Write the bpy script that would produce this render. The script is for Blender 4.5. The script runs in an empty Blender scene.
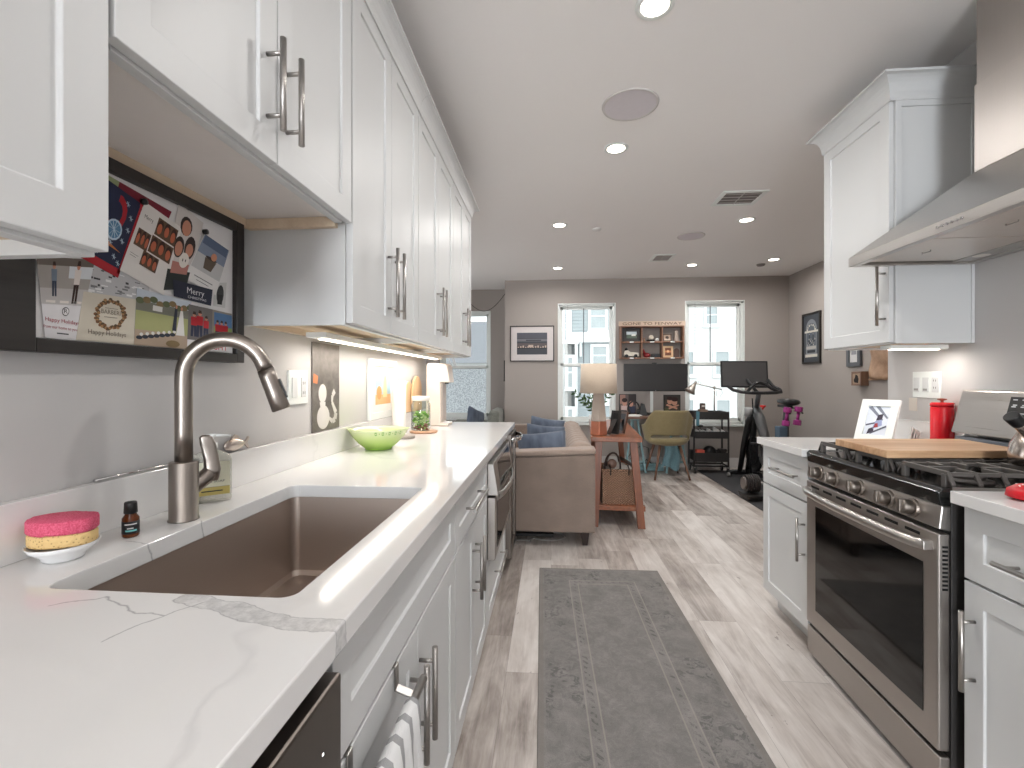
import bpy, bmesh, math, random
from mathutils import Vector, Matrix
R = math.radians
random.seed(7)
SC = bpy.context.scene
COL = SC.collection

# ------------------------------------------------------------------ camera, sky, exposure
cam_d = bpy.data.cameras.new('camera'); cam = bpy.data.objects.new('camera', cam_d); COL.objects.link(cam)
cam.location = (0, 0, 1.21); cam.rotation_euler = (R(90), 0, math.atan(39/468))
cam_d.sensor_width = 36; cam_d.lens = 468/1024*36; cam_d.shift_y = -4/1024
cam_d.clip_start = 0.02; cam_d.clip_end = 200
SC.camera = cam
SC.view_settings.view_transform = 'Standard'; SC.view_settings.look = 'None'
SC.view_settings.gamma = 1; SC.view_settings.use_curve_mapping = False
SC.view_settings.exposure = 0.15
w = bpy.data.worlds.new('sky'); SC.world = w; w.use_nodes = True
bg = w.node_tree.nodes['Background']; bg.inputs[0].default_value = (0.93, 0.97, 1.0, 1); bg.inputs[1].default_value = 2.6
SC.cycles.max_bounces = 8; SC.cycles.diffuse_bounces = 5; SC.cycles.glossy_bounces = 4
SC.cycles.transmission_bounces = 6; SC.cycles.transparent_max_bounces = 12
SC.cycles.sample_clamp_indirect = 6; SC.cycles.caustics_reflective = False; SC.cycles.caustics_refractive = False
SC.cycles.use_denoising = True

def area(name, loc, rot, sx, sy, power, color=(1, 1, 1), shape='RECTANGLE', spread=180):
    d = bpy.data.lights.new(name, 'AREA'); d.shape = shape; d.size = sx; d.size_y = sy
    d.energy = power; d.color = color; d.spread = R(spread)
    o = bpy.data.objects.new(name, d); COL.objects.link(o); o.location = loc; o.rotation_euler = rot
    return o
# daylight through the visible windows and two unseen added ones (outside each opening, pointing in)
for _x, _y in ((0.5, 6.98), (2.26, 6.98), (-1.35, 7.62)):   # portals only guide the sky light through the openings
    area('window_portal', (_x, _y, 1.45), (R(-90), 0, 0), 0.85, 1.8, 1).data.cycles.is_portal = True
area('unseen_window_daylight', (-0.22, -5.25, 1.35), (R(115), 0, R(-4)), 1.2, 2.0, 245, (0.90, 0.95, 1))  # unseen rear source, tilted up to brighten the near ceiling
area('unseen_window_daylight', (-3.45, 5.1, 1.45), (0, R(-90), 0), 1.7, 2.0, 16, (0.92, 0.96, 1))  # added fill from the left, brightens the living room ceiling and right wall

# ------------------------------------------------------------------ helpers
class B:
    """collects geometry in world coordinates; build() links it as one mesh object"""
    def __init__(s, o=(0, 0, 0)):
        s.v = []; s.f = []; s.m = []; s.sm = []; s.o = Vector(o)
    def add(s, vs, fs, m=0, smooth=False):
        n = len(s.v); s.v += [Vector(v) for v in vs]
        for f in fs: s.f.append([i+n for i in f]); s.m.append(m); s.sm.append(smooth)
        return s
    def box(s, x0, y0, z0, x1, y1, z1, m=0):
        if x0 > x1: x0, x1 = x1, x0
        if y0 > y1: y0, y1 = y1, y0
        if z0 > z1: z0, z1 = z1, z0
        vs = [(x, y, z) for z in (z0, z1) for y in (y0, y1) for x in (x0, x1)]
        return s.add(vs, [(0, 2, 3, 1), (4, 5, 7, 6), (0, 1, 5, 4), (2, 6, 7, 3), (0, 4, 6, 2), (1, 3, 7, 5)], m)
    def hexa(s, b, t, m=0):
        """b, t: four bottom and four top points, counter-clockwise from above"""
        return s.add(list(b)+list(t), [(3, 2, 1, 0), (4, 5, 6, 7), (0, 1, 5, 4), (1, 2, 6, 5), (2, 3, 7, 6), (3, 0, 4, 7)], m)
    def poly(s, pts, m=0): return s.add(pts, [tuple(range(len(pts)))], m)
    def cyl(s, p0, p1, r0, r1=None, n=16, m=0, caps=True, smooth=True):
        p0 = Vector(p0); p1 = Vector(p1); r1 = r0 if r1 is None else r1
        d = (p1-p0).normalized(); a = d.orthogonal().normalized(); b = d.cross(a)
        vs = []
        for p, r in ((p0, r0), (p1, r1)):
            for i in range(n):
                t = 2*math.pi*i/n; vs.append(p+a*r*math.cos(t)+b*r*math.sin(t))
        s.add(vs, [(i, (i+1) % n, n+(i+1) % n, n+i) for i in range(n)], m, smooth)
        if caps:
            k = len(s.v)-2*n
            s.f.append([k+i for i in range(n)][::-1]); s.m.append(m); s.sm.append(False)
            s.f.append([k+n+i for i in range(n)]); s.m.append(m); s.sm.append(False)
        return s
    def tube(s, pts, r, n=10, m=0, closed=False, flat=1.0, up=None):
        pts = [Vector(p) for p in pts]; N = len(pts)
        rr = r if hasattr(r, '__len__') else [r]*N
        k = len(s.v); prev = None
        for i, p in enumerate(pts):
            if closed: d = pts[(i+1) % N]-pts[i-1]
            else: d = pts[min(i+1, N-1)]-pts[max(i-1, 0)]
            d.normalize()
            if up is not None:
                a = Vector(up)-d*d.dot(Vector(up)); a.normalize()
            elif prev is None: a = d.orthogonal().normalized()
            else: a = (prev-d*d.dot(prev)).normalized()
            prev = a; b = d.cross(a)
            for j in range(n):
                t = 2*math.pi*j/n; s.v.append(p+a*rr[i]*math.cos(t)+b*rr[i]*flat*math.sin(t))
        for i in range(N if closed else N-1):
            i2 = (i+1) % N
            for j in range(n):
                s.f.append([k+i*n+j, k+i*n+(j+1) % n, k+i2*n+(j+1) % n, k+i2*n+j]); s.m.append(m); s.sm.append(True)
        if not closed:
            s.f.append([k+j for j in range(n)][::-1]); s.m.append(m); s.sm.append(False)
            s.f.append([k+(N-1)*n+j for j in range(n)]); s.m.append(m); s.sm.append(False)
        return s
    def lathe(s, prof, c=(0, 0, 0), n=32, m=0, sx=1, sy=1, axis=None):
        """prof: (r, z) pairs from bottom to top; axis: matrix for other directions"""
        k = len(s.v); c = Vector(c); ms = m if hasattr(m, '__len__') else None
        for r, z in prof:
            for j in range(n):
                t = 2*math.pi*j/n; p = Vector((r*math.cos(t)*sx, r*math.sin(t)*sy, z))
                if axis: p = axis @ p
                s.v.append(c+p)
        for i in range(len(prof)-1):
            for j in range(n):
                s.f.append([k+i*n+j, k+i*n+(j+1) % n, k+(i+1)*n+(j+1) % n, k+(i+1)*n+j])
                s.m.append(ms[i] if ms else m); s.sm.append(True)
        L = len(prof)-1
        if prof[0][0] > 1e-5:
            s.f.append([k+j for j in range(n)][::-1]); s.m.append(ms[0] if ms else m); s.sm.append(False)
        if prof[L][0] > 1e-5 and abs(prof[0][1]-prof[L][1]) > 1e-9:
            s.f.append([k+L*n+j for j in range(n)]); s.m.append(ms[-1] if ms else m); s.sm.append(False)
        return s
    def ball(s, c, r, m=0, n=14, k=8, sx=1, sy=1, sz=1):
        prof = [(max(r*math.sin(math.pi*i/k), 1e-6), -r*math.cos(math.pi*i/k)*sz) for i in range(k+1)]
        return s.lathe(prof, c, n, m, sx, sy)
    def prism(s, pts, d, m=0):
        """closed planar outline extruded by vector d"""
        pts = [Vector(p) for p in pts]; d = Vector(d); n = len(pts); k = len(s.v)
        s.v += pts+[p+d for p in pts]
        s.f.append(list(range(k, k+n))[::-1]); s.f.append(list(range(k+n, k+2*n)))
        for i in range(n): s.f.append([k+i, k+(i+1) % n, k+n+(i+1) % n, k+n+i])
        s.m += [m]*(n+2); s.sm += [False]*(n+2)
        return s
    def text(s, txt, loc, xdir, ydir, h, m=0, depth=0.0006, align='CENTER', width=None):
        cu = bpy.data.curves.new('t', 'FONT'); cu.body = txt; cu.size = 1; cu.align_x = align; cu.resolution_u = 2
        ob = bpy.data.objects.new('t', cu); COL.objects.link(ob)
        bpy.context.view_layer.update()
        me = bpy.data.meshes.new_from_object(ob.evaluated_get(bpy.context.evaluated_depsgraph_get()))
        X = Vector(xdir).normalized(); Y = Vector(ydir).normalized(); Z = X.cross(Y)
        ys = [v.co.y for v in me.vertices]; xs = [v.co.x for v in me.vertices]
        k = h/max(max(ys)-min(0, min(ys)), 1e-3); kx = k if width is None else width/max(max(xs)-min(xs), 1e-3)
        vs = [Vector(loc)+X*v.co.x*kx+Y*v.co.y*k+Z*depth for v in me.vertices]
        s.add(vs, [tuple(p.vertices) for p in me.polygons], m)
        bpy.data.objects.remove(ob); bpy.data.curves.remove(cu); bpy.data.meshes.remove(me)
        return s
    def build(s, name, mats, parent=None, bevel=0, seg=2, sub=0, fix=False, angle=35):
        me = bpy.data.meshes.new(name)
        me.from_pydata([tuple(v-s.o) for v in s.v], [], s.f)
        if not isinstance(mats, (list, tuple)): mats = [mats]
        for mt in mats: me.materials.append(mt)
        for p, m, sm in zip(me.polygons, s.m, s.sm): p.material_index = min(m, len(mats)-1); p.use_smooth = sm
        if fix:
            bm = bmesh.new(); bm.from_mesh(me); bmesh.ops.recalc_face_normals(bm, faces=bm.faces); bm.to_mesh(me); bm.free()
        me.validate(clean_customdata=False); me.update()
        o = bpy.data.objects.new(name, me); COL.objects.link(o)
        if parent: o.parent = parent
        else: o.location = s.o
        if bevel:
            md = o.modifiers.new('bevel', 'BEVEL'); md.width = bevel; md.segments = seg; md.limit_method = 'ANGLE'; md.angle_limit = R(angle)
            md.harden_normals = False
        if sub:
            md = o.modifiers.new('sub', 'SUBSURF'); md.levels = sub; md.render_levels = sub
        return o

def tag(o, label=None, cat=None, group=None, kind=None):
    if label: o['label'] = label
    if cat: o['category'] = cat
    if group: o['group'] = group
    if kind: o['kind'] = kind
    return o
def thing(name, label, cat, loc=(0, 0, 0), group=None):
    o = bpy.data.objects.new(name, None); COL.objects.link(o); o.location = loc; o.empty_display_size = 0.05
    return tag(o, label, cat, group)
def struct(o): o['kind'] = 'structure'; return o
def copy_tree(o, parent=None):
    c = o.copy(); COL.objects.link(c); c.parent = parent
    for ch in list(o.children): copy_tree(ch, c)
    return c

# ------------------------------------------------------------------ materials
def lin(c):
    return tuple(((x/255)/12.92 if x/255 <= .04045 else ((x/255+.055)/1.055)**2.4) for x in c[:3])+(1,)
class NT:
    def __init__(s, name):
        s.mat = bpy.data.materials.new(name); s.mat.use_nodes = True; s.t = s.mat.node_tree
        s.p = s.t.nodes['Principled BSDF']
    def n(s, typ, **kw):
        nd = s.t.nodes.new(typ)
        for k, v in kw.items(): setattr(nd, k, v)
        return nd
    def l(s, a, b): s.t.links.new(a, b)
    def val(s, x, sock):
        if isinstance(x, (int, float)): sock.default_value = x
        else: s.l(x, sock)
    def math(s, op, a, b=0.0, c=None, clamp=False):
        nd = s.n('ShaderNodeMath', operation=op, use_clamp=clamp)
        s.val(a, nd.inputs[0]); s.val(b, nd.inputs[1])
        if c is not None: s.val(c, nd.inputs[2])
        return nd.outputs[0]
    def mix(s, fac, a, b):
        nd = s.n('ShaderNodeMix', data_type='RGBA'); s.val(fac, nd.inputs[0])
        for x, i in ((a, 6), (b, 7)):
            if isinstance(x, tuple): nd.inputs[i].default_value = x
            else: s.l(x, nd.inputs[i])
        return nd.outputs[2]
    def noise(s, vec, scale, detail=3, rough=.55, dist=0, out='Fac'):
        nd = s.n('ShaderNodeTexNoise'); s.l(vec, nd.inputs['Vector'])
        nd.inputs['Scale'].default_value = scale; nd.inputs['Detail'].default_value = detail
        nd.inputs['Roughness'].default_value = rough; nd.inputs['Distortion'].default_value = dist
        return nd.outputs[out]
    def coords(s, kind='Object'): return s.n('ShaderNodeTexCoord').outputs[kind]
    def mapv(s, vec, scale=(1, 1, 1), loc=(0, 0, 0), rot=(0, 0, 0)):
        nd = s.n('ShaderNodeMapping'); s.l(vec, nd.inputs[0]); nd.inputs['Scale'].default_value = scale
        nd.inputs['Location'].default_value = loc; nd.inputs['Rotation'].default_value = rot
        return nd.outputs[0]
    def ramp(s, fac, stops):
        nd = s.n('ShaderNodeValToRGB'); s.l(fac, nd.inputs[0]); e = nd.color_ramp.elements
        while len(e) < len(stops): e.new(.5)
        for i, (p, c) in enumerate(stops): e[i].position = p; e[i].color = c
        return nd.outputs[0]
    def bump(s, h, strength=.2, dist=.002):
        nd = s.n('ShaderNodeBump'); nd.inputs['Strength'].default_value = strength; nd.inputs['Distance'].default_value = dist
        s.l(h, nd.inputs['Height']); s.l(nd.outputs[0], s.p.inputs['Normal'])
    def sep(s, vec):
        nd = s.n('ShaderNodeSeparateXYZ'); s.l(vec, nd.inputs[0]); return nd.outputs
    def comb(s, x, y, z=0.0):
        nd = s.n('ShaderNodeCombineXYZ')
        for v, i in ((x, 0), (y, 1), (z, 2)): s.val(v, nd.inputs[i])
        return nd.outputs[0]
_mc = {}
def mat(name, rgb, rough=.5, metal=0, spec=.5, coat=0, var=.04, nscale=40, bump=0, emit=None, es=1, trans=0, sheen=0, alpha=1, ior=1.45):
    if name in _mc: return _mc[name]
    N = NT(name); c = lin(rgb); p = N.p
    if var or bump:
        co = N.coords(); nz = N.noise(co, nscale, 4)
        if var:
            f = N.math('MULTIPLY_ADD', nz, 2*var, 1-var)
            vm = N.n('ShaderNodeVectorMath', operation='SCALE'); vm.inputs[0].default_value = c[:3]; N.l(f, vm.inputs['Scale'])
            N.l(vm.outputs[0], p.inputs['Base Color'])
        if bump: N.bump(nz, bump, .003)
    if not var: p.inputs['Base Color'].default_value = c
    p.inputs['Roughness'].default_value = rough; p.inputs['Metallic'].default_value = metal
    p.inputs['Specular IOR Level'].default_value = spec; p.inputs['Coat Weight'].default_value = coat
    p.inputs['Transmission Weight'].default_value = trans; p.inputs['Sheen Weight'].default_value = sheen
    p.inputs['Alpha'].default_value = alpha; p.inputs['IOR'].default_value = ior
    if emit: p.inputs['Emission Color'].default_value = lin(emit); p.inputs['Emission Strength'].default_value = es
    _mc[name] = N.mat
    return N.mat

def brushed(name, rgb, rough=.3, axis=1, stretch=60, amt=.12):
    N = NT(name); co = N.coords(); sc = [stretch*6]*3; sc[axis] = 3
    nz = N.noise(N.mapv(co, tuple(sc)), 1, 4, .6)
    big = N.noise(co, 3, 2)
    f = N.math('ADD', N.math('MULTIPLY', nz, amt), N.math('MULTIPLY', big, .10))
    f = N.math('ADD', f, 1-amt/2-.05)
    vm = N.n('ShaderNodeVectorMath', operation='SCALE'); vm.inputs[0].default_value = lin(rgb)[:3]; N.l(f, vm.inputs['Scale'])
    N.l(vm.outputs[0], N.p.inputs['Base Color']); N.p.inputs['Metallic'].default_value = 1
    N.l(N.math('MULTIPLY_ADD', nz, .14, rough-.07), N.p.inputs['Roughness'])
    N.bump(nz, .05, .0005)
    return N.mat
def wood(name, c1, c2, axis=1, rough=.45, scale=1.0, coat=0, streak=9):
    N = NT(name); co = N.coords(); sc = [streak*scale]*3; sc[axis] = .9*scale
    n1 = N.noise(N.mapv(co, tuple(sc)), 2.2, 5, .6, .6)
    sc2 = [streak*9*scale]*3; sc2[axis] = 3*scale
    n2 = N.noise(N.mapv(co, tuple(sc2)), 2, 3, .6)
    f = N.math('ADD', N.math('MULTIPLY', n1, .75), N.math('MULTIPLY', n2, .3))
    N.l(N.ramp(f, [(.3, lin(c1)), (.7, lin(c2))]), N.p.inputs['Base Color'])
    N.p.inputs['Roughness'].default_value = rough; N.p.inputs['Coat Weight'].default_value = coat
    N.bump(n2, .08, .001)
    return N.mat
def fabric(name, c1, c2, scale=500, rough=.95, bump=.3):
    N = NT(name); co = N.coords()
    nz = N.noise(N.mapv(co, (scale, scale, scale*.35)), 1, 2, .6); n2 = N.noise(co, 7, 3)
    f = N.math('ADD', N.math('MULTIPLY', nz, .8), N.math('MULTIPLY', n2, .3))
    N.l(N.ramp(f, [(.3, lin(c1)), (.75, lin(c2))]), N.p.inputs['Base Color'])
    N.p.inputs['Roughness'].default_value = rough; N.p.inputs['Sheen Weight'].default_value = .2
    N.p.inputs['Specular IOR Level'].default_value = .2
    N.bump(nz, bump, .002)
    return N.mat

WHITE = mat('white_cabinet_paint', (210, 211, 211), .42, var=.012, nscale=6)
WHITE2 = mat('white_trim_paint', (232, 235, 232), .4, var=.01)
WALLP = mat('kitchen_wall_paint', (198, 196, 195), .75, var=.015, nscale=3, spec=.3)
GREIGE = mat('living_wall_paint', (165, 157, 151), .8, var=.015, nscale=3, spec=.3)
CEILP = mat('ceiling_paint', (244, 241, 239), .85, var=.012, nscale=2, spec=.2)
BASEP = mat('baseboard_paint', (196, 193, 191), .5, var=.01)
RAWWOOD = wood('raw_birch_plywood', (206, 184, 158), (226, 208, 184), 1, .6)
GREYUNDER = mat('cabinet_underside', (232, 226, 222), .5, var=.02)
STEEL = brushed('brushed_steel', (190, 186, 182), .3, 1)
STEELZ = brushed('brushed_steel_vertical', (178, 172, 167), .42, 2)
STEELX = brushed('brushed_steel_across', (188, 184, 180), .32, 0)
SINKM = brushed('sink_steel', (184, 172, 163), .48, 1)
FAUCET = brushed('brushed_nickel', (146, 138, 131), .36, 2, 40, .1)
NICKEL = brushed('handle_nickel', (172, 168, 164), .34, 2, 40, .1)
CHROME = mat('chrome', (205, 205, 205), .12, 1, var=0)
DARKSTEEL = brushed('dark_stainless', (122, 114, 108), .32, 2)
BLACK = mat('black_plastic', (22, 22, 23), .4, var=.02)
BLACKM = mat('matte_black_metal', (54, 52, 51), .5, .2, var=.03)
BLACKGL = mat('black_glass', (10, 9, 9), .06, 0, .6, var=0)
CASTIRON = mat('cast_iron', (92, 88, 85), .5, .35, bump=.25, nscale=400)
ENAMEL = mat('black_enamel', (24, 25, 25), .18, 0, .6, var=0)
DARKGAP = mat('dark_gap', (12, 11, 11), .8, var=0)
BLACKWOOD = wood('black_stained_wood', (26, 23, 22), (46, 41, 38), 1, .45)
LEDM = mat('led_diffuser', (255, 250, 240), .5, emit=(255, 240, 222), es=6, var=0)
LAMPM = mat('downlight_lens', (255, 250, 240), .5, emit=(255, 240, 222), es=14, var=0)
PAPER = mat('white_paper', (232, 230, 226), .7, var=.01)
def glassmat(name='window_glass', tint=(.97, .99, .985, 1), gloss=.07):
    N = NT(name); t = N.t; t.nodes.remove(N.p)
    a = N.n('ShaderNodeBsdfTransparent'); a.inputs[0].default_value = tint
    g = N.n('ShaderNodeBsdfGlossy'); g.inputs['Roughness'].default_value = .02
    mx = N.n('ShaderNodeMixShader'); lw = N.n('ShaderNodeLayerWeight'); lw.inputs[0].default_value = .25
    f = N.math('MULTIPLY_ADD', lw.outputs['Fresnel'], .6, gloss*.3)
    N.l(f, mx.inputs[0]); N.l(a.outputs[0], mx.inputs[1]); N.l(g.outputs[0], mx.inputs[2])
    N.l(mx.outputs[0], t.nodes['Material Output'].inputs[0])
    return N.mat
GLASS = glassmat()
JARGLASS = glassmat('jar_glass', (.93, .97, .95, 1), .2)

def marble():
    N = NT('white_quartz_grey_veins'); co = N.n('ShaderNodeNewGeometry').outputs['Position']
    x, y, z = N.sep(co)
    # warp used by every vein
    wn = N.n('ShaderNodeTexNoise'); N.l(co, wn.inputs['Vector']); wn.inputs['Scale'].default_value = 14; wn.inputs['Detail'].default_value = 5
    wv = N.n('ShaderNodeVectorMath', operation='MULTIPLY_ADD'); N.l(wn.outputs['Color'], wv.inputs[0])
    wv.inputs[1].default_value = (.045,)*3; N.l(co, wv.inputs[2])
    wc = N.n('ShaderNodeVectorMath', operation='SUBTRACT'); N.l(wv.outputs[0], wc.inputs[0]); wc.inputs[1].default_value = (.0225,)*3
    wx, wy, wz = N.sep(wc.outputs[0])
    def seg(ax, ay, bx, by, width):
        dx, dy = bx-ax, by-ay; L2 = dx*dx+dy*dy
        px = N.math('SUBTRACT', wx, ax); py = N.math('SUBTRACT', wy, ay)
        t = N.math('MULTIPLY', N.math('ADD', N.math('MULTIPLY', px, dx), N.math('MULTIPLY', py, dy)), 1/L2, clamp=True)
        ex = N.math('SUBTRACT', px, N.math('MULTIPLY', t, dx)); ey = N.math('SUBTRACT', py, N.math('MULTIPLY', t, dy))
        d = N.math('SQRT', N.math('ADD', N.math('MULTIPLY', ex, ex), N.math('MULTIPLY', ey, ey)))
        return N.math('SUBTRACT', 1, N.math('MULTIPLY', d, 1/width), clamp=True)
    out = None
    thin = [[(-.655, .558), (-.606, .593), (-.56, .566), (-.487, .546), (-.47, .59)], [(-.505, .492), (-.487, .546)],
            [(-.8, .2), (-.79, .21)], [(-.78, .80), (-.70, .79), (-.63, .74)], [(-.73, .93), (-.66, .87)]]
    for L in thin:
        for a, b in zip(L, L[1:]):
            s_ = N.math('MULTIPLY', seg(*a, *b, .0022), .55); out = s_ if out is None else N.math('MAXIMUM', out, s_)
    band = [[(-.49, .60), (-.43, .578), (-.37, .558), (-.30, .548), (-.235, .545)]]
    bb = None
    for L in band:
        for a, b in zip(L, L[1:]):
            s_ = seg(*a, *b, .017); bb = s_ if bb is None else N.math('MAXIMUM', bb, s_)
    # band: grey fill with darker rim
    fill = N.math('MULTIPLY', N.math('MULTIPLY', bb, 8, clamp=True), N.math('MULTIPLY_ADD', N.noise(co, 55, 4, .7), 1.1, -.32, clamp=True))
    rim = N.math('MULTIPLY', N.math('SUBTRACT', 1, N.math('MULTIPLY', N.math('ABSOLUTE', N.math('SUBTRACT', bb, .12)), 11), clamp=True), .55)
    out = N.math('MAXIMUM', out, N.math('MAXIMUM', fill, rim))
    # soft all-over veining
    n1 = N.noise(N.mapv(wc.outputs[0], (1.0, .55, 1.0), (3.1, .4, .7), (0, 0, .5)), 1.7, 4, .5, .8)
    v1 = N.math('SUBTRACT', 1, N.math('MULTIPLY', N.math('ABSOLUTE', N.math('SUBTRACT', n1, .5)), 60), clamp=True)
    n2 = N.noise(co, 2.3, 2)
    v1 = N.math('MULTIPLY', N.math('MULTIPLY', v1, N.math('MULTIPLY_ADD', n2, 3, -1.2, clamp=True)), .18)
    out = N.math('MAXIMUM', out, v1)
    cl = N.noise(co, 1.6, 4, .6)
    base = N.mix(cl, lin((229, 228, 227)), lin((220, 219, 218)))
    N.l(N.mix(out, base, lin((92, 94, 100))), N.p.inputs['Base Color'])
    N.p.inputs['Roughness'].default_value = .08; N.p.inputs['Specular IOR Level'].default_value = .34
    return N.mat
MARBLE = marble()

def floor_mat():
    N = NT('weathered_greige_planks'); co = N.coords(); x, y, z = N.sep(co)
    W, L = .185, 1.22
    r = N.math('FLOOR', N.math('DIVIDE', x, W)); wn = N.n('ShaderNodeTexWhiteNoise', noise_dimensions='1D'); N.l(r, wn.inputs['W'])
    yo = N.math('ADD', y, N.math('MULTIPLY', wn.outputs[0], 3.1)); c = N.math('FLOOR', N.math('DIVIDE', yo, L))
    wid = N.n('ShaderNodeTexWhiteNoise', noise_dimensions='2D'); N.l(N.comb(r, c), wid.inputs['Vector'])
    fx = N.math('ABSOLUTE', N.math('SUBTRACT', N.math('FRACT', N.math('DIVIDE', x, W)), .5))
    fy = N.math('ABSOLUTE', N.math('SUBTRACT', N.math('FRACT', N.math('DIVIDE', yo, L)), .5))
    gap = N.math('MAXIMUM', N.math('GREATER_THAN', fx, .5-.004), N.math('GREATER_THAN', fy, .5-.0008))
    z_ = N.math('MULTIPLY', wid.outputs[0], 37)
    g1 = N.noise(N.comb(N.math('MULTIPLY', x, 16), N.math('MULTIPLY', y, 2.2), z_), 1, 6, .62, .9)
    g2 = N.noise(N.comb(N.math('MULTIPLY', x, 95), N.math('MULTIPLY', y, 5), z_), 1, 4, .65, .4)
    g3 = N.noise(N.comb(N.math('MULTIPLY', x, 5), N.math('MULTIPLY', y, 2.6), z_), 1, 4, .6, .5)
    f = N.math('ADD', N.math('MULTIPLY', g1, .5), N.math('ADD', N.math('MULTIPLY', g2, .18), N.math('MULTIPLY', g3, .42)))
    f = N.math('ADD', f, N.math('MULTIPLY_ADD', wid.outputs[0], .26, -.18))
    col = N.ramp(f, [(.30, lin((124, 114, 108))), (.43, lin((166, 156, 149))), (.55, lin((194, 186, 180))), (.70, lin((215, 209, 204)))])
    spot = N.noise(N.comb(N.math('MULTIPLY', x, 22), N.math('MULTIPLY', y, 9), z_), 1, 3, .7)
    col = N.mix(N.math('MULTIPLY', N.math('GREATER_THAN', spot, .70), .5), col, lin((104, 92, 85)))
    col = N.mix(N.math('MULTIPLY', gap, .45), col, lin((70, 62, 57)))
    N.l(col, N.p.inputs['Base Color']); N.l(N.math('MULTIPLY_ADD', g2, .15, .33), N.p.inputs['Roughness'])
    N.p.inputs['Specular IOR Level'].default_value = .4
    N.bump(N.math('SUBTRACT', g2, gap), .08, .001)
    return N.mat
FLOORM = floor_mat()

def rug_mat(w, l):
    N = NT('distressed_grey_rug'); co = N.coords(); x, y, z = N.sep(co)
    dx = N.math('SUBTRACT', w/2, N.math('ABSOLUTE', x)); dy = N.math('SUBTRACT', l/2, N.math('ABSOLUTE', y))
    d = N.math('MINIMUM', dx, dy)
    def bandf(a, b): return N.math('MULTIPLY', N.math('GREATER_THAN', d, a), N.math('LESS_THAN', d, b))
    n1 = N.noise(co, 9, 6, .7, .5); n2 = N.noise(co, 260, 2, .6); n3 = N.noise(co, 28, 5, .72, 1.2)
    base = N.ramp(N.math('ADD', N.math('MULTIPLY', n1, .6), N.math('MULTIPLY', n2, .4)), [(.3, lin((112, 109, 106))), (.7, lin((148, 144, 141)))])
    dk = N.math('MULTIPLY_ADD', n3, 12, -5.6, clamp=True)
    pat = N.n('ShaderNodeTexVoronoi'); N.l(N.mapv(co, (1, 1, 0)), pat.inputs['Vector']); pat.inputs['Scale'].default_value = 11
    p2 = N.math('LESS_THAN', pat.outputs['Distance'], .48)
    big = N.noise(co, 3.2, 3, .6); msk = N.math('MULTIPLY_ADD', big, 6, -2.2, clamp=True)
    fl = N.math('MULTIPLY', N.math('MULTIPLY', dk, msk), N.math('MULTIPLY_ADD', p2, .5, .45))
    c = N.mix(N.math('MULTIPLY', N.math('MULTIPLY', fl, bandf(.03, .175)), .5), base, lin((66, 66, 68)))
    c = N.mix(N.math('MULTIPLY', bandf(0, .022), .5), c, lin((128, 122, 116)))
    c = N.mix(N.math('MULTIPLY', bandf(.176, .182), .5), c, lin((160, 153, 146)))
    zz = N.math('GREATER_THAN', N.math('FRACT', N.math('MULTIPLY', N.math('ADD', x, y), 26)), .55)
    c = N.mix(N.math('MULTIPLY', N.math('MULTIPLY', N.math('MULTIPLY', bandf(.190, .212), zz), dk), .55), c, lin((82, 80, 80)))
    c = N.mix(N.math('MULTIPLY', bandf(.224, .230), .55), c, lin((158, 151, 143)))
    c = N.mix(N.math('MULTIPLY', N.math('MULTIPLY', N.math('GREATER_THAN', d, .23), dk), .22), c, lin((96, 93, 92)))
    N.l(c, N.p.inputs['Base Color']); N.p.inputs['Roughness'].default_value = .95; N.p.inputs['Specular IOR Level'].default_value = .1
    N.bump(n2, .4, .003)
    return N.mat
# ------------------------------------------------------------------ the room shell
H = 2.64
struct(B().box(-3.3, -5.2, -.06, 3.45, 7.6, 0).build('floor', FLOORM))
struct(B().box(-3.3, -5.2, H, 3.45, 7.6, H+.1).build('ceiling', CEILP))
struct(B().box(-.995, -5.1, 0, -.885, 3.27, H).build('wall_left', WALLP))
struct(B().box(-3.2, 3.15, 0, -.996, 3.27, H).build('wall_left_return', GREIGE))
b = B()
for q in ((-3.3, 3.15, 0, -3.2, 4.1, H), (-3.3, 6.1, 0, -3.2, 7.5, H), (-3.3, 4.1, 0, -3.2, 6.1, .6), (-3.3, 4.1, 2.3, -3.2, 6.1, H)): b.box(*q)
struct(b.build('wall_far_left', GREIGE))
b = B((-3.25, 4.1, .6))
for y in (4.1, 5.07, 6.04): b.box(-3.28, y, .6, -3.22, y+.06, 2.3)
b.box(-3.28, 4.16, .6, -3.22, 6.04, .66); b.box(-3.28, 4.16, 2.24, -3.22, 6.04, 2.3)
struct(b.build('window_5', WHITE2))  # added window, out of view, opening for the left fill light
struct(B().box(1.785, -5.1, 0, 1.9, 2.645, H).build('wall_right', WALLP))
struct(B().box(1.9, 2.53, 0, 3.25, 2.645, H).build('wall_right_return', GREIGE))
struct(B().box(3.25, 2.53, 0, 3.35, 6.85, H).build('wall_far_right', GREIGE))
def wall_x(name, x0, x1, y0, y1, holes, m):
    b = B(); x = x0
    for hx0, hx1, hz0, hz1 in holes:
        b.box(x, y0, 0, hx0, y1, H); b.box(hx0, y0, 0, hx1, y1, hz0); b.box(hx0, y0, hz1, hx1, y1, H); x = hx1
    b.box(x, y0, 0, x1, y1, H)
    return struct(b.build(name, m))
WIN = [(.10, .905, .60, 2.295), (1.865, 2.66, .60, 2.31)]
wall_x('wall_back', -.66, 3.25, 6.7, 6.85, WIN, GREIGE)
struct(B().box(-.66, 6.85, 0, -.56, 7.5, H).build('wall_alcove_side', GREIGE))
wall_x('wall_alcove_back', -3.2, -.66, 7.35, 7.5, [(-1.76, -.955, .60, 2.30)], GREIGE)
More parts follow.
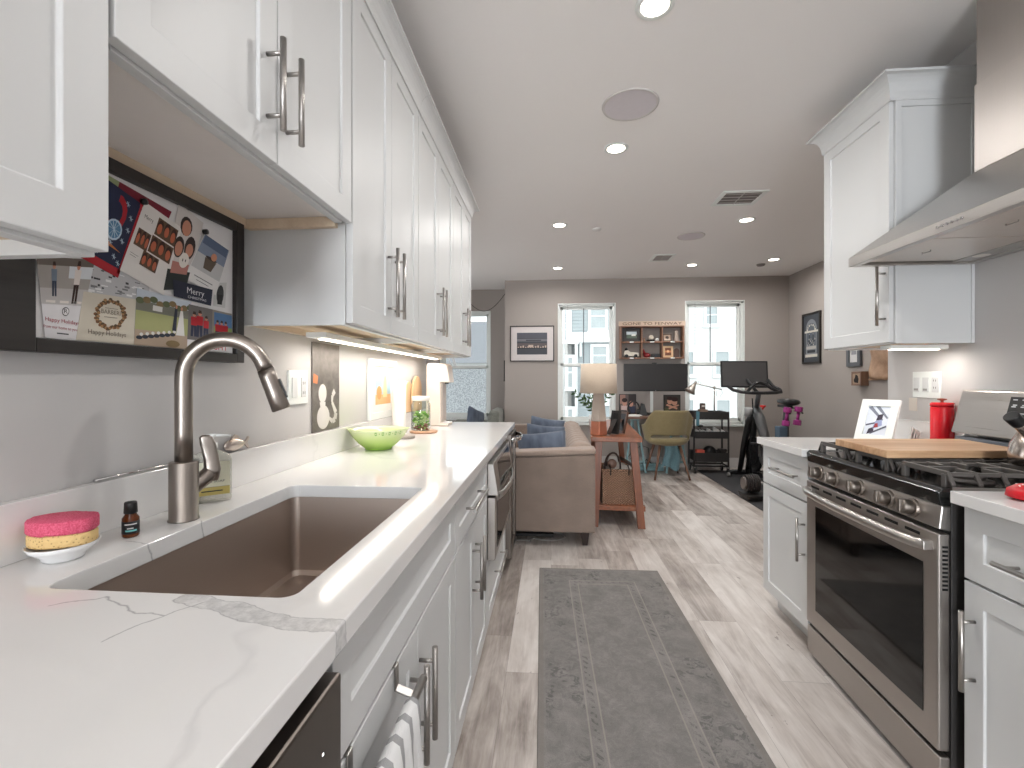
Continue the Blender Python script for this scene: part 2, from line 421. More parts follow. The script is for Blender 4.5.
wall_x('wall_rear', -.885, 1.785, -5.2, -5.1, [(-.84, .4, .35, 2.35)], WALLP)

def baseb(name, x0, y0, x1, y1):
    struct(B().box(x0, y0, 0, x1, y1, .135).build(name, BASEP, bevel=.004))
baseb('baseboard_back', -.66, 6.685, 3.25, 6.70)
baseb('baseboard_alcove', -3.2, 7.335, -.66, 7.35)
baseb('baseboard_right', 3.235, 2.645, 3.25, 6.685)
baseb('baseboard_bump', -.675, 6.685, -.66, 7.335)

def window(idx, x0, x1, z0, z1, y, mid, screen=False, cord=True):
    """double-hung window set in a wall whose room face is at y"""
    r = thing('window_%d' % idx, None, None, (x0, y, z0)); struct(r); o = r.location
    fr = B(o); t = .035
    fr.box(x0-.002, y+.03, z0, x0+t, y+.14, z1); fr.box(x1-t, y+.03, z0, x1+.002, y+.14, z1)
    fr.box(x0, y+.03, z1-t, x1, y+.14, z1); fr.box(x0, y+.03, z0, x1, y+.14, z0+t)
    # drywall return cased in white
    fr.box(x0-.003, y-.004, z0-.003, x0+.008, y+.03, z1+.003); fr.box(x1-.008, y-.004, z0-.003, x1+.003, y+.03, z1+.003)
    fr.box(x0, y-.004, z1-.012, x1, y+.03, z1+.003)
    fr.build('window_frame', WHITE2, r, .003)
    B(o).box(x0-.03, y-.03, z0-.03, x1+.03, y+.03, z0).build('window_sill', WHITE2, r, .004)
    def sash(za, zb, ya, nm):
        s = .038; b = B(o)
        b.box(x0+t, ya, za, x0+t+s, ya+.035, zb); b.box(x1-t-s, ya, za, x1-t, ya+.035, zb)
        b.box(x0+t, ya, zb-s, x1-t, ya+.035, zb); b.box(x0+t, ya, za, x1-t, ya+.035, za+s*1.3)
        b.build(nm, WHITE2, r, .002)
    sash(mid-.02, z1-t, y+.085, 'upper_sash'); sash(z0+t, mid+.03, y+.045, 'lower_sash')
    B(o).box(x0+t+.03, y+.10, z0+t+.03, x1-t-.03, y+.104, z1-t-.03).build('pane', GLASS, r)
    if cord:
        b = B(o); xm = (x0+x1)/2-.035
        b.box(xm-.006, y+.078, mid+.03, xm+.006, y+.084, z1-.06)
        b.build('sash_bar', mat('sash_bar_grey', (95, 97, 100), .5), r)  # thin dark upright bar in front of the upper sash
        B(o).cyl((x0+.14, y+.03, z1-.02), (x0+.14, y+.03, mid+.25), .0025, n=6).build('blind_cord', mat('cord_grey', (150, 146, 144), .7), r)
    if screen:
        N = NT('insect_screen'); N.p.inputs['Base Color'].default_value = lin((190, 194, 196)); co = N.coords()
        nz = N.noise(N.mapv(co, (1, 1, 1)), 75, 4, .75)
        N.p.inputs['Roughness'].default_value = .9; N.p.inputs['Transmission Weight'].default_value = 0
        tr = N.n('ShaderNodeBsdfTranslucent'); N.l(N.ramp(nz, [(.42, lin((150, 152, 154))), (.58, lin((206, 208, 210)))]), tr.inputs[0])
        tp = N.n('ShaderNodeBsdfTransparent'); m1 = N.n('ShaderNodeMixShader'); m1.inputs[0].default_value = .2
        N.l(tr.outputs[0], m1.inputs[1]); N.l(tp.outputs[0], m1.inputs[2]); N.l(m1.outputs[0], N.t.nodes['Material Output'].inputs[0])
        B(o).box(x0+t+.03, y+.115, z0+t+.03, x1-t-.03, y+.118, mid).build('privacy_pane', N.mat, r)
    return r
window(1, .10, .905, .60, 2.295, 6.7, 1.42)
window(2, 1.865, 2.66, .60, 2.31, 6.7, 1.43)
window(3, -1.76, -.955, .60, 2.30, 7.35, 1.41, screen=True, cord=False)
r4 = thing('window_4', None, None, (-.84, -5.1, .35)); struct(r4)  # unseen rear window, built to let light in behind the camera
b = B(r4.location)
for x in (-.84, -.25, .34): b.box(x, -5.19, .35, x+.06, -5.12, 2.35)
b.box(-.84, -5.19, .35, .4, -5.12, .41); b.box(-.84, -5.19, 2.29, .4, -5.12, 2.35)
b.build('window_frame', WHITE2, r4, .003)

# ------------------------------------------------------------------ outside
SIDE_W = mat('white_clapboard', (214, 214, 212), .7, var=.02)
SIDE_G = mat('grey_shingle_siding', (160, 167, 169), .8, var=.06, nscale=3)
SIDE_B = mat('taupe_shingle_siding', (176, 174, 171), .8, var=.06, nscale=3)
TRIMW = mat('house_white_trim', (228, 229, 228), .6, var=0)
HGLASS = mat('house_window_glass', (164, 171, 172), .2, var=.1, nscale=3)
ROOFM = mat('asphalt_roof', (120, 122, 126), .9, var=.1, nscale=8)
struct(B().box(-40, 8, -3.3, 40, 60, -3.2).build('ground_outside', mat('street_asphalt', (160, 160, 160), .9)))
def house(label, x0, x1, y, z0, z1, side, wins, extra=None, lap=.16, roof=True, deep=5):
    r = thing('house', label, 'house', (x0, y, z0)); o = r.location
    b = B(o); b.box(x0, y+.03, z0, x1, y+deep, z1)
    z = z0
    while z < z1-.01:   # overlapping boards, each a wedge standing off the wall
        zt = min(z+lap, z1)
        b.add([(x0, y+.03, z), (x1, y+.03, z), (x1, y, z), (x0, y, z), (x0, y+.028, zt), (x1, y+.028, zt)],
              [(0, 1, 2, 3), (3, 2, 5, 4), (0, 3, 4), (1, 5, 2)])
        z += lap
    b.build('siding', side, r)
    if roof: B(o).hexa([(x0-.3, y-.4, z1), (x1+.3, y-.4, z1), (x1+.3, y+5.3, z1), (x0-.3, y+5.3, z1)],
                [(x0-.3, y+2.3, z1+2), (x1+.3, y+2.3, z1+2), (x1+.3, y+2.6, z1+2), (x0-.3, y+2.6, z1+2)]).build('roof', ROOFM, r)
    for (a, c, d, e) in wins:
        t = .13
        f = B(o); f.box(a-t, y-.06, d-t, c+t, y+.02, d); f.box(a-t, y-.06, e, c+t, y+.02, e+t)
        f.box(a-t, y-.06, d, a, y+.02, e); f.box(c, y-.06, d, c+t, y+.02, e); f.box(a, y-.04, (d+e)/2-.03, c, y+.02, (d+e)/2+.03)
        f.box(a-t-.05, y-.1, d-t-.05, c+t+.05, y+.02, d-t)
        wf = f.build('window', TRIMW, r)
        B(o).box(a, y-.012, d, c, y+.01, e).build('pane', HGLASS, wf)
    if extra:
        b = B(o)
        for q in extra: b.box(*q)
        b.build('trim', TRIMW, r)
    return r
house('grey-blue shingled house with white trim outside the window behind the table lamp', .75, 4.2, 22, -3.2, 7.6, SIDE_G,
      [(1.85, 2.5, 3.62, 4.75), (1.95, 2.55, 1.95, 2.75), (1.95, 2.55, .2, 1.0)],
      [(.7, 21.9, -3.2, .95, 22, 7.6), (.95, 21.7, 2.95, 4.2, 22, 3.4), (.4, 21.3, 2.85, 1.25, 22.0, 3.0), (.45, 21.35, -3.2, .62, 22, 2.85), (1.08, 21.35, -3.2, 1.2, 22, 2.85), (1.32, 21.85, 2.3, 1.42, 21.98, 3.3)])
house('taupe shingled bay below the white band outside the window behind the table lamp', .62, .74, 21.0, -3.2, 2.84, SIDE_B,
      [(.76, .94, .9, 2.2), (.76, .94, -1.4, -.1)], roof=False, deep=.95)
house('white clapboard house with small square windows outside the window behind the exercise bike', 5.6, 11.5, 24, -3.2, 9.5, SIDE_W,
      [(7.7, 8.2, 4.0, 4.9), (8.15, 8.75, 1.5, 2.6), (6.6, 7.05, 1.5, 2.6), (8.2, 8.8, -1.0, .2), (6.6, 7.05, -1.0, .2), (9.6, 10.2, 1.5, 2.6)])
house('grey house with dark roof outside the alcove window', -6.5, -2.2, 19, -3.2, 1.9, SIDE_W, [(-3.6, -3.0, .6, 1.5), (-5.2, -4.6, .6, 1.5)])
def tree(x, y, z0, label):
    r = thing('bare_tree', label, 'tree', (x, y, z0)); b = B(r.location); rnd = random.Random(3)
    def br(p, d, l, rad, k):
        q = p+d*l; b.cyl(p, q, rad, rad*.7, n=5)
        if k:
            for _ in range(3):
                e = (d+Vector((rnd.uniform(-.7, .7), rnd.uniform(-.5, .5), rnd.uniform(-.1, .5)))).normalized(); br(q, e, l*.72, rad*.6, k-1)
    br(Vector((x, y, z0)), Vector((0, 0, 1)), 4.2, .05, 6)
    b.build('branches', mat('bark', (150, 146, 144), .9), r)
tree(-3.3, 17.0, -3.2, 'bare tree with thin branches outside the alcove window')

# ------------------------------------------------------------------ ceiling fittings
def downlight(x, y, label, power=14):
    r = thing('recessed_light', label, 'ceiling light', (x, y, H), 'recessed lights in the ceiling'); o = r.location
    B(o).lathe([(.052, H-.003), (.055, H-.006), (.072, H-.005), (.074, H-.0005)], (x, y, 0), 40).build('trim_ring', WHITE2, r)
    B(o).lathe([(.001, H-.004), (.053, H-.004)], (x, y, 0), 40).build('lens', LAMPM, r)
    d = bpy.data.lights.new('recessed_light_lamp', 'AREA'); d.shape = 'DISK'; d.size = .1; d.energy = power; d.spread = R(170); d.color = (1, .98, .955)
    l = bpy.data.objects.new('recessed_light_lamp', d); COL.objects.link(l); l.parent = r; l.location = (0, 0, -.012)
DL = [(.395, 1.824, 'large recessed light at the top edge, nearest the camera', 8.5), (.40, 2.93, 'recessed light just beyond the round kitchen ceiling speaker', 11),
      (.077, 4.339, 'recessed light left of the small white sprinkler disc', 11), (1.738, 4.334, 'recessed light just beyond the open square vent', 11),
      (.085, 6.0, 'recessed light above the first window, farthest on the left side', 8), (1.744, 5.975, 'recessed light over the desk, beside the small vent', 8),
      (2.629, 5.78, 'recessed light beside the smoke detector, nearest the far right corner', 9),
      (.40, .55, 'added recessed light over the kitchen aisle, out of view', 1.6), (.40, -.9, 'added recessed light by the rear window behind the camera', 7), (.40, -2.4, 'added recessed light farthest behind the camera', 9)]  # unseen lights added to brighten the kitchen
for x, y, lb, pw in DL: downlight(x, y, lb, pw)
def speaker(x, y, rad, label):
    r = thing('ceiling_speaker', label, 'speaker', (x, y, H), 'round flush speakers in the ceiling'); o = r.location
    B(o).lathe([(rad-.012, H-.004), (rad-.008, H-.007), (rad, H-.006), (rad+.002, H-.0005)], (x, y, 0), 48).build('rim', mat('speaker_rim', (205, 200, 198), .6), r)
    B(o).lathe([(.001, H-.005), (rad-.012, H-.005)], (x, y, 0), 48).build('grille', mat('speaker_grille', (212, 206, 210), .9), r)
speaker(.41, 2.475, .143, 'round white ceiling speaker over the kitchen rug')
speaker(1.385, 4.779, .13, 'round white ceiling speaker beyond the square vent, over the living area')
def vent(x0, y0, x1, y1, label, slats):
    r = thing('ceiling_vent', label, 'vent', ((x0+x1)/2, (y0+y1)/2, H)); o = r.location
    f = B(o); t = .035
    f.box(x0, y0, H-.008, x0+t, y1, H-.0005); f.box(x1-t, y0, H-.008, x1, y1, H-.0005)
    f.box(x0+t, y0, H-.008, x1-t, y0+t, H-.0005); f.box(x0+t, y1-t, H-.008, x1-t, y1, H-.0005)
    f.build('frame', WHITE2, r, .002)
    B(o).box(x0+t, y0+t, H-.003, x1-t, y1-t, H-.001).build('duct', mat('duct_grey', (120, 112, 108), .8), r)
    s = B(o); n = slats
    for i in range(n):
        yy = y0+t+(y1-y0-2*t)*(i+.5)/n
        s.box(x0+t, yy-.004, H-.007, x1-t, yy+.004, H-.0035)
    s.box((x0+x1)/2-.004, y0+t, H-.0075, (x0+x1)/2+.004, y1-t, H-.003)
    s.build('slats', mat('vent_slat', (176, 170, 166), .6), r)
vent(1.30, 3.66, 1.64, 3.96, 'square white ceiling vent with open grey duct in front of the recessed light', 4)
vent(1.17, 5.44, 1.42, 5.75, 'small white ceiling vent with dark louvres near the back wall', 8)
r = thing('sprinkler_cover', 'small white sprinkler disc in the ceiling between the two light rows', 'sprinkler', (.434, 4.481, H))
B(r.location).lathe([(.001, H-.012), (.038, H-.012), (.042, H-.004), (.042, H-.0005)], (.434, 4.481, 0), 28).build('disc', mat('disc_white', (228, 226, 224), .4), r)
r = thing('smoke_detector', 'small flat grey detector on the ceiling near the far right corner', 'detector', (2.584, 6.02, H))
B(r.location).lathe([(.001, H-.022), (.04, H-.02), (.05, H-.006), (.052, H-.0005)], (2.584, 6.02, 0), 28).build('cover', mat('detector_grey', (150, 142, 138), .6), r)

# ------------------------------------------------------------------ cabinets
def shaker(x_back, sgn, y0, y1, z0, z1, o, rail=.057, t=.02, rec=.0065):
    """shaker front facing +x (sgn 1) or -x (sgn -1)"""
    b = B(o); X0 = x_back; X1 = x_back+sgn*t; XR = X1-sgn*rec
    b.add([(X1, y0, z0), (X1, y1, z0), (X1, y1, z1), (X1, y0, z1),
           (X1, y0+rail, z0+rail), (X1, y1-rail, z0+rail), (X1, y1-rail, z1-rail), (X1, y0+rail, z1-rail),
           (XR, y0+rail+.0015, z0+rail+.0015), (XR, y1-rail-.0015, z0+rail+.0015), (XR, y1-rail-.0015, z1-rail-.0015), (XR, y0+rail+.0015, z1-rail-.0015),
           (X0, y0, z0), (X0, y1, z0), (X0, y1, z1), (X0, y0, z1)],
          [(0, 1, 5, 4), (1, 2, 6, 5), (2, 3, 7, 6), (3, 0, 4, 7), (4, 5, 9, 8), (5, 6, 10, 9), (6, 7, 11, 10), (7, 4, 8, 11), (8, 9, 10, 11),
           (0, 12, 13, 1), (1, 13, 14, 2), (2, 14, 15, 3), (3, 15, 12, 0), (12, 15, 14, 13)])
    return b
def bar_handle(x_face, sgn, p, q, o, parent, r=.0062, off=.034, inset=.03):
    """bar between (y,z) points p and q, standing off the face on two posts"""
    b = B(o); X = x_face+sgn*off
    P0 = Vector((X, p[0], p[1])); P1 = Vector((X, q[0], q[1])); d = (P1-P0).normalized()
    b.cyl(P0, P1, r, n=14)
    for c in (P0+d*inset, P1-d*inset): b.cyl((x_face, c.y, c.z), c, .0045, n=10)
    return b.build('handle', NICKEL, parent)
def front(name, root, x_back, sgn, y0, y1, z0, z1, handle=None, rail=.057):
    g = .0015
    d = shaker(x_back, sgn, y0+g, y1-g, z0+g, z1-g, root.location, rail).build(name, WHITE, root, .0015, 2, fix=True)
    if handle: bar_handle(x_back+sgn*.02, sgn, handle[0], handle[1], root.location, d)
    return d
def crown(x_face, sgn, y0, y1, z0, z1, o, parent, out=.06, ends=(True, True), wallx=None):
    """cove crown along y with mitred returns to the wall"""
    prof = [(0, 0), (.004, .0), (.008, .012)]
    for i in range(7):
        t = i/6*math.pi/2; prof.append((.008+(out-.012)*(1-math.cos(t)), .012+(z1-z0-.022)*math.sin(t)))
    prof += [(out, z1-z0-.010), (out, z1-z0), (0, z1-z0)]
    b = B(o)
    path = []
    if ends[0]: path.append(lambda d: (wallx, y0-d))
    path.append((lambda d: (x_face+sgn*d, y0-d)) if ends[0] else (lambda d: (x_face+sgn*d, y0)))
    path.append((lambda d: (x_face+sgn*d, y1+d)) if ends[1] else (lambda d: (x_face+sgn*d, y1)))
    if ends[1]: path.append(lambda d: (wallx, y1+d))
    n = len(prof); vs = []; fs = []
    for f in path:
        for d, z in prof: x, y = f(d); vs.append((x, y, z0+z))
    for k in range(len(path)-1):
        for i in range(n-1): fs.append((k*n+i, k*n+i+1, (k+1)*n+i+1, (k+1)*n+i))
    fs.append(tuple(range(n))); fs.append(tuple(range((len(path)-1)*n, len(path)*n)))
    b.add(vs, fs, 0, False)
    return b.build('crown', WHITE, parent, fix=True)

XW = -.884
# ---- left uppers
def upper_left(label, y0, y1, z0, doors, grp=None, top=2.385, ct=2.425, ends=(False, False), handles=()):
    r = thing('upper_cabinet', label, 'cabinet', (XW, y0, z0), grp); o = r.location
    b = B(o); t = .018; xf = -.582
    zs = z0+.02 if z0 > 1.5 else z0
    b.box(XW, y0, zs, xf, y0+t, top); b.box(XW, y1-t, zs, xf, y1, top); b.box(XW, y0+t, top-t, xf, y1-t, top)
    b.box(XW, y0+t, z0+.02, XW+.006, y1-t, top-t)
    b.box(xf-.02, y0+t, z0, xf, y1-t, z0+.02)
    b.build('body', WHITE, r, .001)
    B(o).box(XW+.006, y0+t, z0+.02, xf-.02, y1-t, z0+.032).build('bottom_panel', GREYUNDER if z0 > 1.5 else RAWWOOD, r)
    B(o).box(XW+.0005, y0+t, z0-.008 if z0 > 1.5 else z0+.001, XW+.02, y1-t, z0+.02).build('hanging_rail', RAWWOOD, r)
    if z0 > 1.5: B(o).box(XW+.02, y1-t, z0-.008, xf-.0205, y1-.0005, z0+.0195).build('side_rail', RAWWOOD, r)
    for (a, c), hd in zip(doors, handles):
        front('door', r, xf+.001, 1, a, c, z0+.004, 2.36, hd)
    crown(-.56, 1, y0, y1, 2.352, ct, o, r, .05, ends, XW)
    return r
hz0, hz1 = 1.428, 1.665
upper_left('white upper cabinet at the top left corner, nearest the camera', -.35, .553, 1.367, [(-.35, .10), (.10, .553)], handles=[((.06, hz0), (.06, hz1)), ((.14, hz0), (.14, hz1))])
upper_left('short white two-door upper cabinet above the sink and photo board', .556, 1.281, 1.648, [(.558, .92), (.92, 1.28)],
           handles=[((.884, 1.703), (.884, 1.886)), ((.952, 1.706), (.952, 1.889))])
upper_left('tall white two-door upper cabinet hanging over the steel ampersand plate', 1.284, 1.947, 1.367, [(1.286, 1.613), (1.613, 1.946)],
           'tall white uppers over the lit counter', handles=[((1.578, hz0), (1.578, hz1)), ((1.650, hz0), (1.650, hz1))])
upper_left('tall white two-door upper cabinet, middle of the tall run over the lit counter', 1.949, 2.66, 1.367, [(1.95, 2.307), (2.307, 2.66)],
           'tall white uppers over the lit counter', handles=[((2.272, hz0), (2.272, hz1)), ((2.342, hz0), (2.342, hz1))])
upper_left('tall white two-door upper cabinet at the far end of the run, above the coffee maker', 2.662, 3.268, 1.367, [(2.664, 2.985), (2.985, 3.267)],
           'tall white uppers over the lit counter', ends=(False, True), handles=[((2.95, hz0), (2.95, hz1)), ((3.03, hz0), (3.03, hz1))])
# applied panel on the side of the first tall cabinet
def light_bar(p0, p1, z, label, emit_w=6):
    r = thing('under_cabinet_light', label, 'light', p0+(z,)); o = r.location
    (x0, y0), (x1, y1) = p0, p1
    along_y = abs(y1-y0) > abs(x1-x0)
    wv = .035; hh = .018
    if along_y:
        B(o).box(x0-wv, y0, z, x0+wv, y1, z+hh).build('housing', WHITE2, r, .003)
        B(o).box(x0-.012, y0+.04, z-.004, x0+.014, y1-.04, z-.0002).build('diffuser', LEDM, r)
    else:
        B(o).box(x0, y0-wv, z, x1, y0+wv, z+hh).build('housing', WHITE2, r, .003)
        B(o).box(x0+.02, y0-.012, z-.004, x1-.02, y0+.012, z-.0002).build('diffuser', LEDM, r)
    d = bpy.data.lights.new('under_cabinet_lamp', 'AREA'); d.shape = 'RECTANGLE'; L = max(abs(x1-x0), abs(y1-y0))-.1
    d.size = .03 if along_y else L; d.size_y = L if along_y else .03; d.energy = emit_w; d.color = (1, .935, .86)
    l = bpy.data.objects.new('under_cabinet_lamp', d); COL.objects.link(l); l.parent = r
    l.location = ((x1-x0)/2, (y1-y0)/2, -.006)
    return r
light_bar((-.76, 1.46), (-.76, 3.08), 1.348, 'long white light bar under the tall upper cabinets, lighting the wall over the green bowl', 3.8)

# ---- right upper
r = thing('upper_cabinet', 'white single-door upper cabinet between the range hood and the living room wall', 'cabinet', (1.784, 2.137, 1.367)); o = r.location
b = B(o); y0, y1, z0, z1 = 2.137, 2.622, 1.367, 2.43
b.box(1.470, y0, z0, 1.784, y0+.018, z1); b.box(1.470, y1-.018, z0, 1.784, y1, z1); b.box(1.470, y0+.018, z1-.018, 1.784, y1-.018, z1)
b.box(1.470, y0+.018, z0, 1.490, y1-.018, z0+.02); b.box(1.470, y0-.006, z0, 1.494, y0, z1-.02); b.box(1.772, y0-.006, z0, 1.784, y0, z1-.02); b.box(1.494, y0-.006, z1-.05, 1.772, y0, z1-.02)
b.build('body', WHITE, r, .001)
B(o).box(1.490, y0+.018, z0+.012, 1.784, y1-.018, z0+.026).build('bottom_panel', RAWWOOD, r)
front('door', r, 1.468, -1, y0+.002, y1, z0+.004, 2.415, ((2.163, 1.446), (2.163, 1.703)))
crown(1.448, -1, y0-.006, y1, 2.405, 2.505, o, r, .06, (True, True), 1.784)
light_bar((1.50, 2.24), (1.74, 2.24), 1.348, 'short lit light bar under the right upper cabinet', .85)

# ---- left base run
XF = -.30   # carcass front; fronts end at -.28
def base_cab(label, y0, y1, x_wall, sgn, xf, tp=.876):
    r = thing('base_cabinet', label, 'cabinet', (x_wall, y0, 0)); o = r.location
    b = B(o); t = .018
    b.box(x_wall, y0, .10, xf, y0+t, tp); b.box(x_wall, y1-t, .10, xf, y1, tp)
    b.box(x_wall, y0+t, .10, xf, y1-t, .118)
    b.box(x_wall, y0+t, .118, x_wall+sgn*.012, y1-t, tp)
    b.box(xf-sgn*.02, y0+t, tp-.03, xf, y1-t, tp)
    b.build('body', WHITE, r, .001)
    B(o).box(xf-sgn*.07, y0, .0, xf-sgn*.055, y1, .10).build('toe_kick', WHITE, r)
    return r
r = base_cab('white sink base cabinet with blank panel over two doors, a towel bar hooked on it', .577, 1.352, XW, 1, XF)
front('false_front', r, XF+.0005, 1, .579, 1.351, .700, .868)
front('door', r, XF+.0005, 1, .579, .964, .106, .696, ((.912, .448), (.912, .643)))
front('door', r, XF+.0005, 1, .964, 1.351, .106, .696, ((.978, .448), (.978, .643)))
r = base_cab('white base cabinet with a drawer over two doors, between sink cabinet and oven', 1.354, 2.036, XW, 1, XF)
front('drawer', r, XF+.0005, 1, 1.356, 2.034, .700, .868, ((1.50, .785), (1.80, .785)))
front('door', r, XF+.0005, 1, 1.356, 1.695, .106, .696, ((1.652, .43), (1.652, .63)))
front('door', r, XF+.0005, 1, 1.695, 2.034, .106, .696, ((1.722, .43), (1.722, .63)))
# oven cabinet with the built-in microwave drawer
r = base_cab('white base cabinet holding the built-in microwave over a wide drawer', 2.038, 2.87, XW, 1, XF); o = r.location
b = B(o); b.box(XF, 2.038, .38, XF+.0195, 2.045, .868); b.box(XF, 2.82, .38, XF+.02, 2.87, .868); b.box(XF, 2.045, .850, XF+.0195, 2.82, .868); b.box(XF, 2.045, .38, XF+.0195, 2.82, .404)
b.build('face_frame', WHITE, r, .001)
front('drawer', r, XF+.0005, 1, 2.040, 2.868, .106, .376, ((2.28, .26), (2.60, .26)))
r = thing('built_in_microwave', 'stainless built-in microwave with curved handle set in the left base run', 'microwave', (XF, 2.046, .41)); o = r.location
B(o).box(-.80, 2.046, .408, XF+.020, 2.815, .846).build('body', STEELZ, r, .002)
B(o).prism([(XF+.021, 2.05, .70), (XF+.068, 2.05, .70), (XF+.046, 2.05, .840), (XF+.021, 2.05, .840)], (0, .76, 0)).build('control_panel', STEEL, r, .002)
B(o).poly([(XF+.0665, 2.18, .715), (XF+.0665, 2.74, .715), (XF+.0493, 2.74, .825), (XF+.0493, 2.18, .825)]).build('display', BLACKGL, r)
d = B(o).box(XF+.021, 2.05, .415, XF+.055, 2.81, .69).build('door', STEELZ, r, .003)
B(o).box(XF+.0553, 2.12, .45, XF+.057, 2.74, .655).build('glass', BLACKGL, d)
pts = [(XF+.058+.038*math.sin(math.pi*i/16)**.55, 2.075+.66*i/16, .690) for i in range(17)]
B(o).tube(pts, .017, 10, flat=.35, up=(0, 0, 1)).build('handle', STEEL, r)
# narrow beverage fridge at the far end
r = thing('beverage_fridge', 'narrow stainless-framed beverage fridge with loop handle at the far end of the left counter', 'fridge', (XF, 2.88, 0)); o = r.location
B(o).box(-.84, 2.885, .04, XF, 3.262, .872).build('body', BLACKM, r, .002)
d = B(o); d.box(XF+.004, 2.885, .10, XF+.055, 2.935, .87); d.box(XF+.004, 3.215, .10, XF+.055, 3.262, .87); d.box(XF+.004, 2.935, .80, XF+.055, 3.215, .87); d.box(XF+.004, 2.935, .10, XF+.055, 3.215, .15)
d = d.build('door', DARKSTEEL, r, .003)
B(o).box(XF+.02, 2.93, .15, XF+.045, 3.22, .80).build('glass', BLACKGL, d)
pts = [(XF+.055+.055*math.sin(math.pi*i/14)**.5, 2.90+.35*i/14, .838) for i in range(15)]
B(o).tube(pts, .014, 10, flat=.5, up=(0, 0, 1)).build('handle', CHROME, d)
b = B(o)
for yy in (2.92, 3.22): b.cyl((XF-.05, yy, 0), (XF-.05, yy, .04), .018)
b.box(XF-.04, 2.885, .012, XF-.03, 3.262, .10)
b.build('base_grille', BLACKM, r)
# dishwasher
r = thing('dishwasher', 'dark stainless dishwasher under the counter corner nearest the camera', 'dishwasher', (XF, -.03, 0)); o = r.location
B(o).box(-.84, -.03, .09, XF-.01, .571, .858).build('body', DARKGAP, r)
B(o).box(XF-.008, -.028, .11, XF+.038, .569, .844).build('door', DARKSTEEL, r, .004)
B(o).box(XF-.05, -.028, .846, XF+.004, .569, .872).build('dark_gap_strip', DARKGAP, r)  # near-black strip filling the gap between worktop and door
B(o).box(XF-.07, -.028, 0, XF-.055, .569, .085).build('toe_kick', BLACKM, r)
B(o).box(XF+.0381, .518, .777, XF+.0385, .521, .7795).build('indicator_light', mat('indicator', (255, 255, 255), .5, emit=(255, 255, 255), es=2, var=0), r)
struct(B().box(XW, -.06, 0, -.285, -.034, .876).build('trim_1', WHITE, bevel=.002))

# ---- left worktop with sink cut-out
ZC = .914; TH = .034
SX0, SX1, SY0, SY1 = -.725, -.350, .610, 1.266
def rounded(x0, x1, y0, y1, rad, n=6):
    pts = []
    for cx, cy, a0 in ((x1-rad, y1-rad, 0), (x0+rad, y1-rad, 90), (x0+rad, y0+rad, 180), (x1-rad, y0+rad, 270)):
        for i in range(n+1):
            a = R(a0+90*i/n); pts.append((cx+rad*math.cos(a), cy+rad*math.sin(a)))
    return pts
def slab_hole(x0, x1, y0, y1, z0, z1, hole, name, m):
    bm = bmesh.new()
    o4 = [(x1, y1), (x0, y1), (x0, y0), (x1, y0)]; n = len(hole)//4; k = len(hole)
    for z, up in ((z1, 1), (z0, 0)):
        ov = [bm.verts.new((*p, z)) for p in o4]; hv = [bm.verts.new((*p, z)) for p in hole]
        for q in range(4):
            seg = hv[q*n:(q+1)*n]
            for i in range(n-1): bm.faces.new([ov[q], seg[i], seg[i+1]])
            bm.faces.new([ov[q], seg[-1], hv[((q+1)*n) % k], ov[(q+1) % 4]])
        if up: OT, HT = ov, hv
    for i in range(4): bm.faces.new([OT[i], OT[(i+1) % 4], ov[(i+1) % 4], ov[i]])
    for i in range(k): bm.faces.new([HT[i], HT[(i+1) % k], hv[(i+1) % k], hv[i]])
    bmesh.ops.recalc_face_normals(bm, faces=bm.faces)
    me = bpy.data.meshes.new(name); bm.to_mesh(me); bm.free(); me.materials.append(m)
    o = bpy.data.objects.new(name, me); COL.objects.link(o)
    md = o.modifiers.new('b', 'BEVEL'); md.width = .0025; md.segments = 2; md.limit_method = 'ANGLE'
    return o
wt = slab_hole(-.884, -.253, -.062, 3.27, ZC-TH, ZC, rounded(SX0, SX1, SY0, SY1, .022), 'worktop', MARBLE)
tag(wt, 'long white quartz worktop with grey veins along the left wall, around the sink', 'countertop')
tag(B((-.884, -.06, ZC)).box(-.884, -.062, ZC+.0002, -.864, 3.27, 1.012).build('backsplash', MARBLE, bevel=.0015), 'low white quartz backsplash strip behind the sink', 'backsplash')
# sink
r = thing('sink', 'large rectangular stainless undermount sink in the left worktop', 'sink', ((SX0+SX1)/2, (SY0+SY1)/2, ZC-TH)); o = r.location
zt = ZC-TH-.0005; zb = zt-.215; b = B(o)
op = rounded(SX0-.004, SX1+.004, SY0-.004, SY1+.004, .020); ib = rounded(SX0+.004, SX1-.004, SY0+.004, SY1-.004, .020)
fl = rounded(SX0-.03, SX1+.012, SY0-.012, SY1+.012, .022)
k = len(op); cx, cy = (SX0+SX1)/2, (SY0+SY1)/2
vs = [(*p, zt) for p in fl]+[(*p, zt) for p in op]+[(*p, zb+.012) for p in ib]+[(cx+(p[0]-cx)*.965, cy+(p[1]-cy)*.975, zb) for p in ib]+[(cx, cy, zb-.004)]
fs = []
for L in range(3):
    for i in range(k): fs.append((L*k+i, L*k+(i+1) % k, (L+1)*k+(i+1) % k, (L+1)*k+i))
for i in range(k): fs.append((3*k+i, 3*k+(i+1) % k, 4*k))
b.add(vs, fs, 0, False); b.build('basin', SINKM, r, fix=True)
b = B(o); b.lathe([(.001, zb+.001), (.03, zb+.001), (.036, zb+.004), (.044, zb+.003), (.046, zb-.002)], (cx-.08, cy, 0), 28); b.build('drain', CHROME, r)
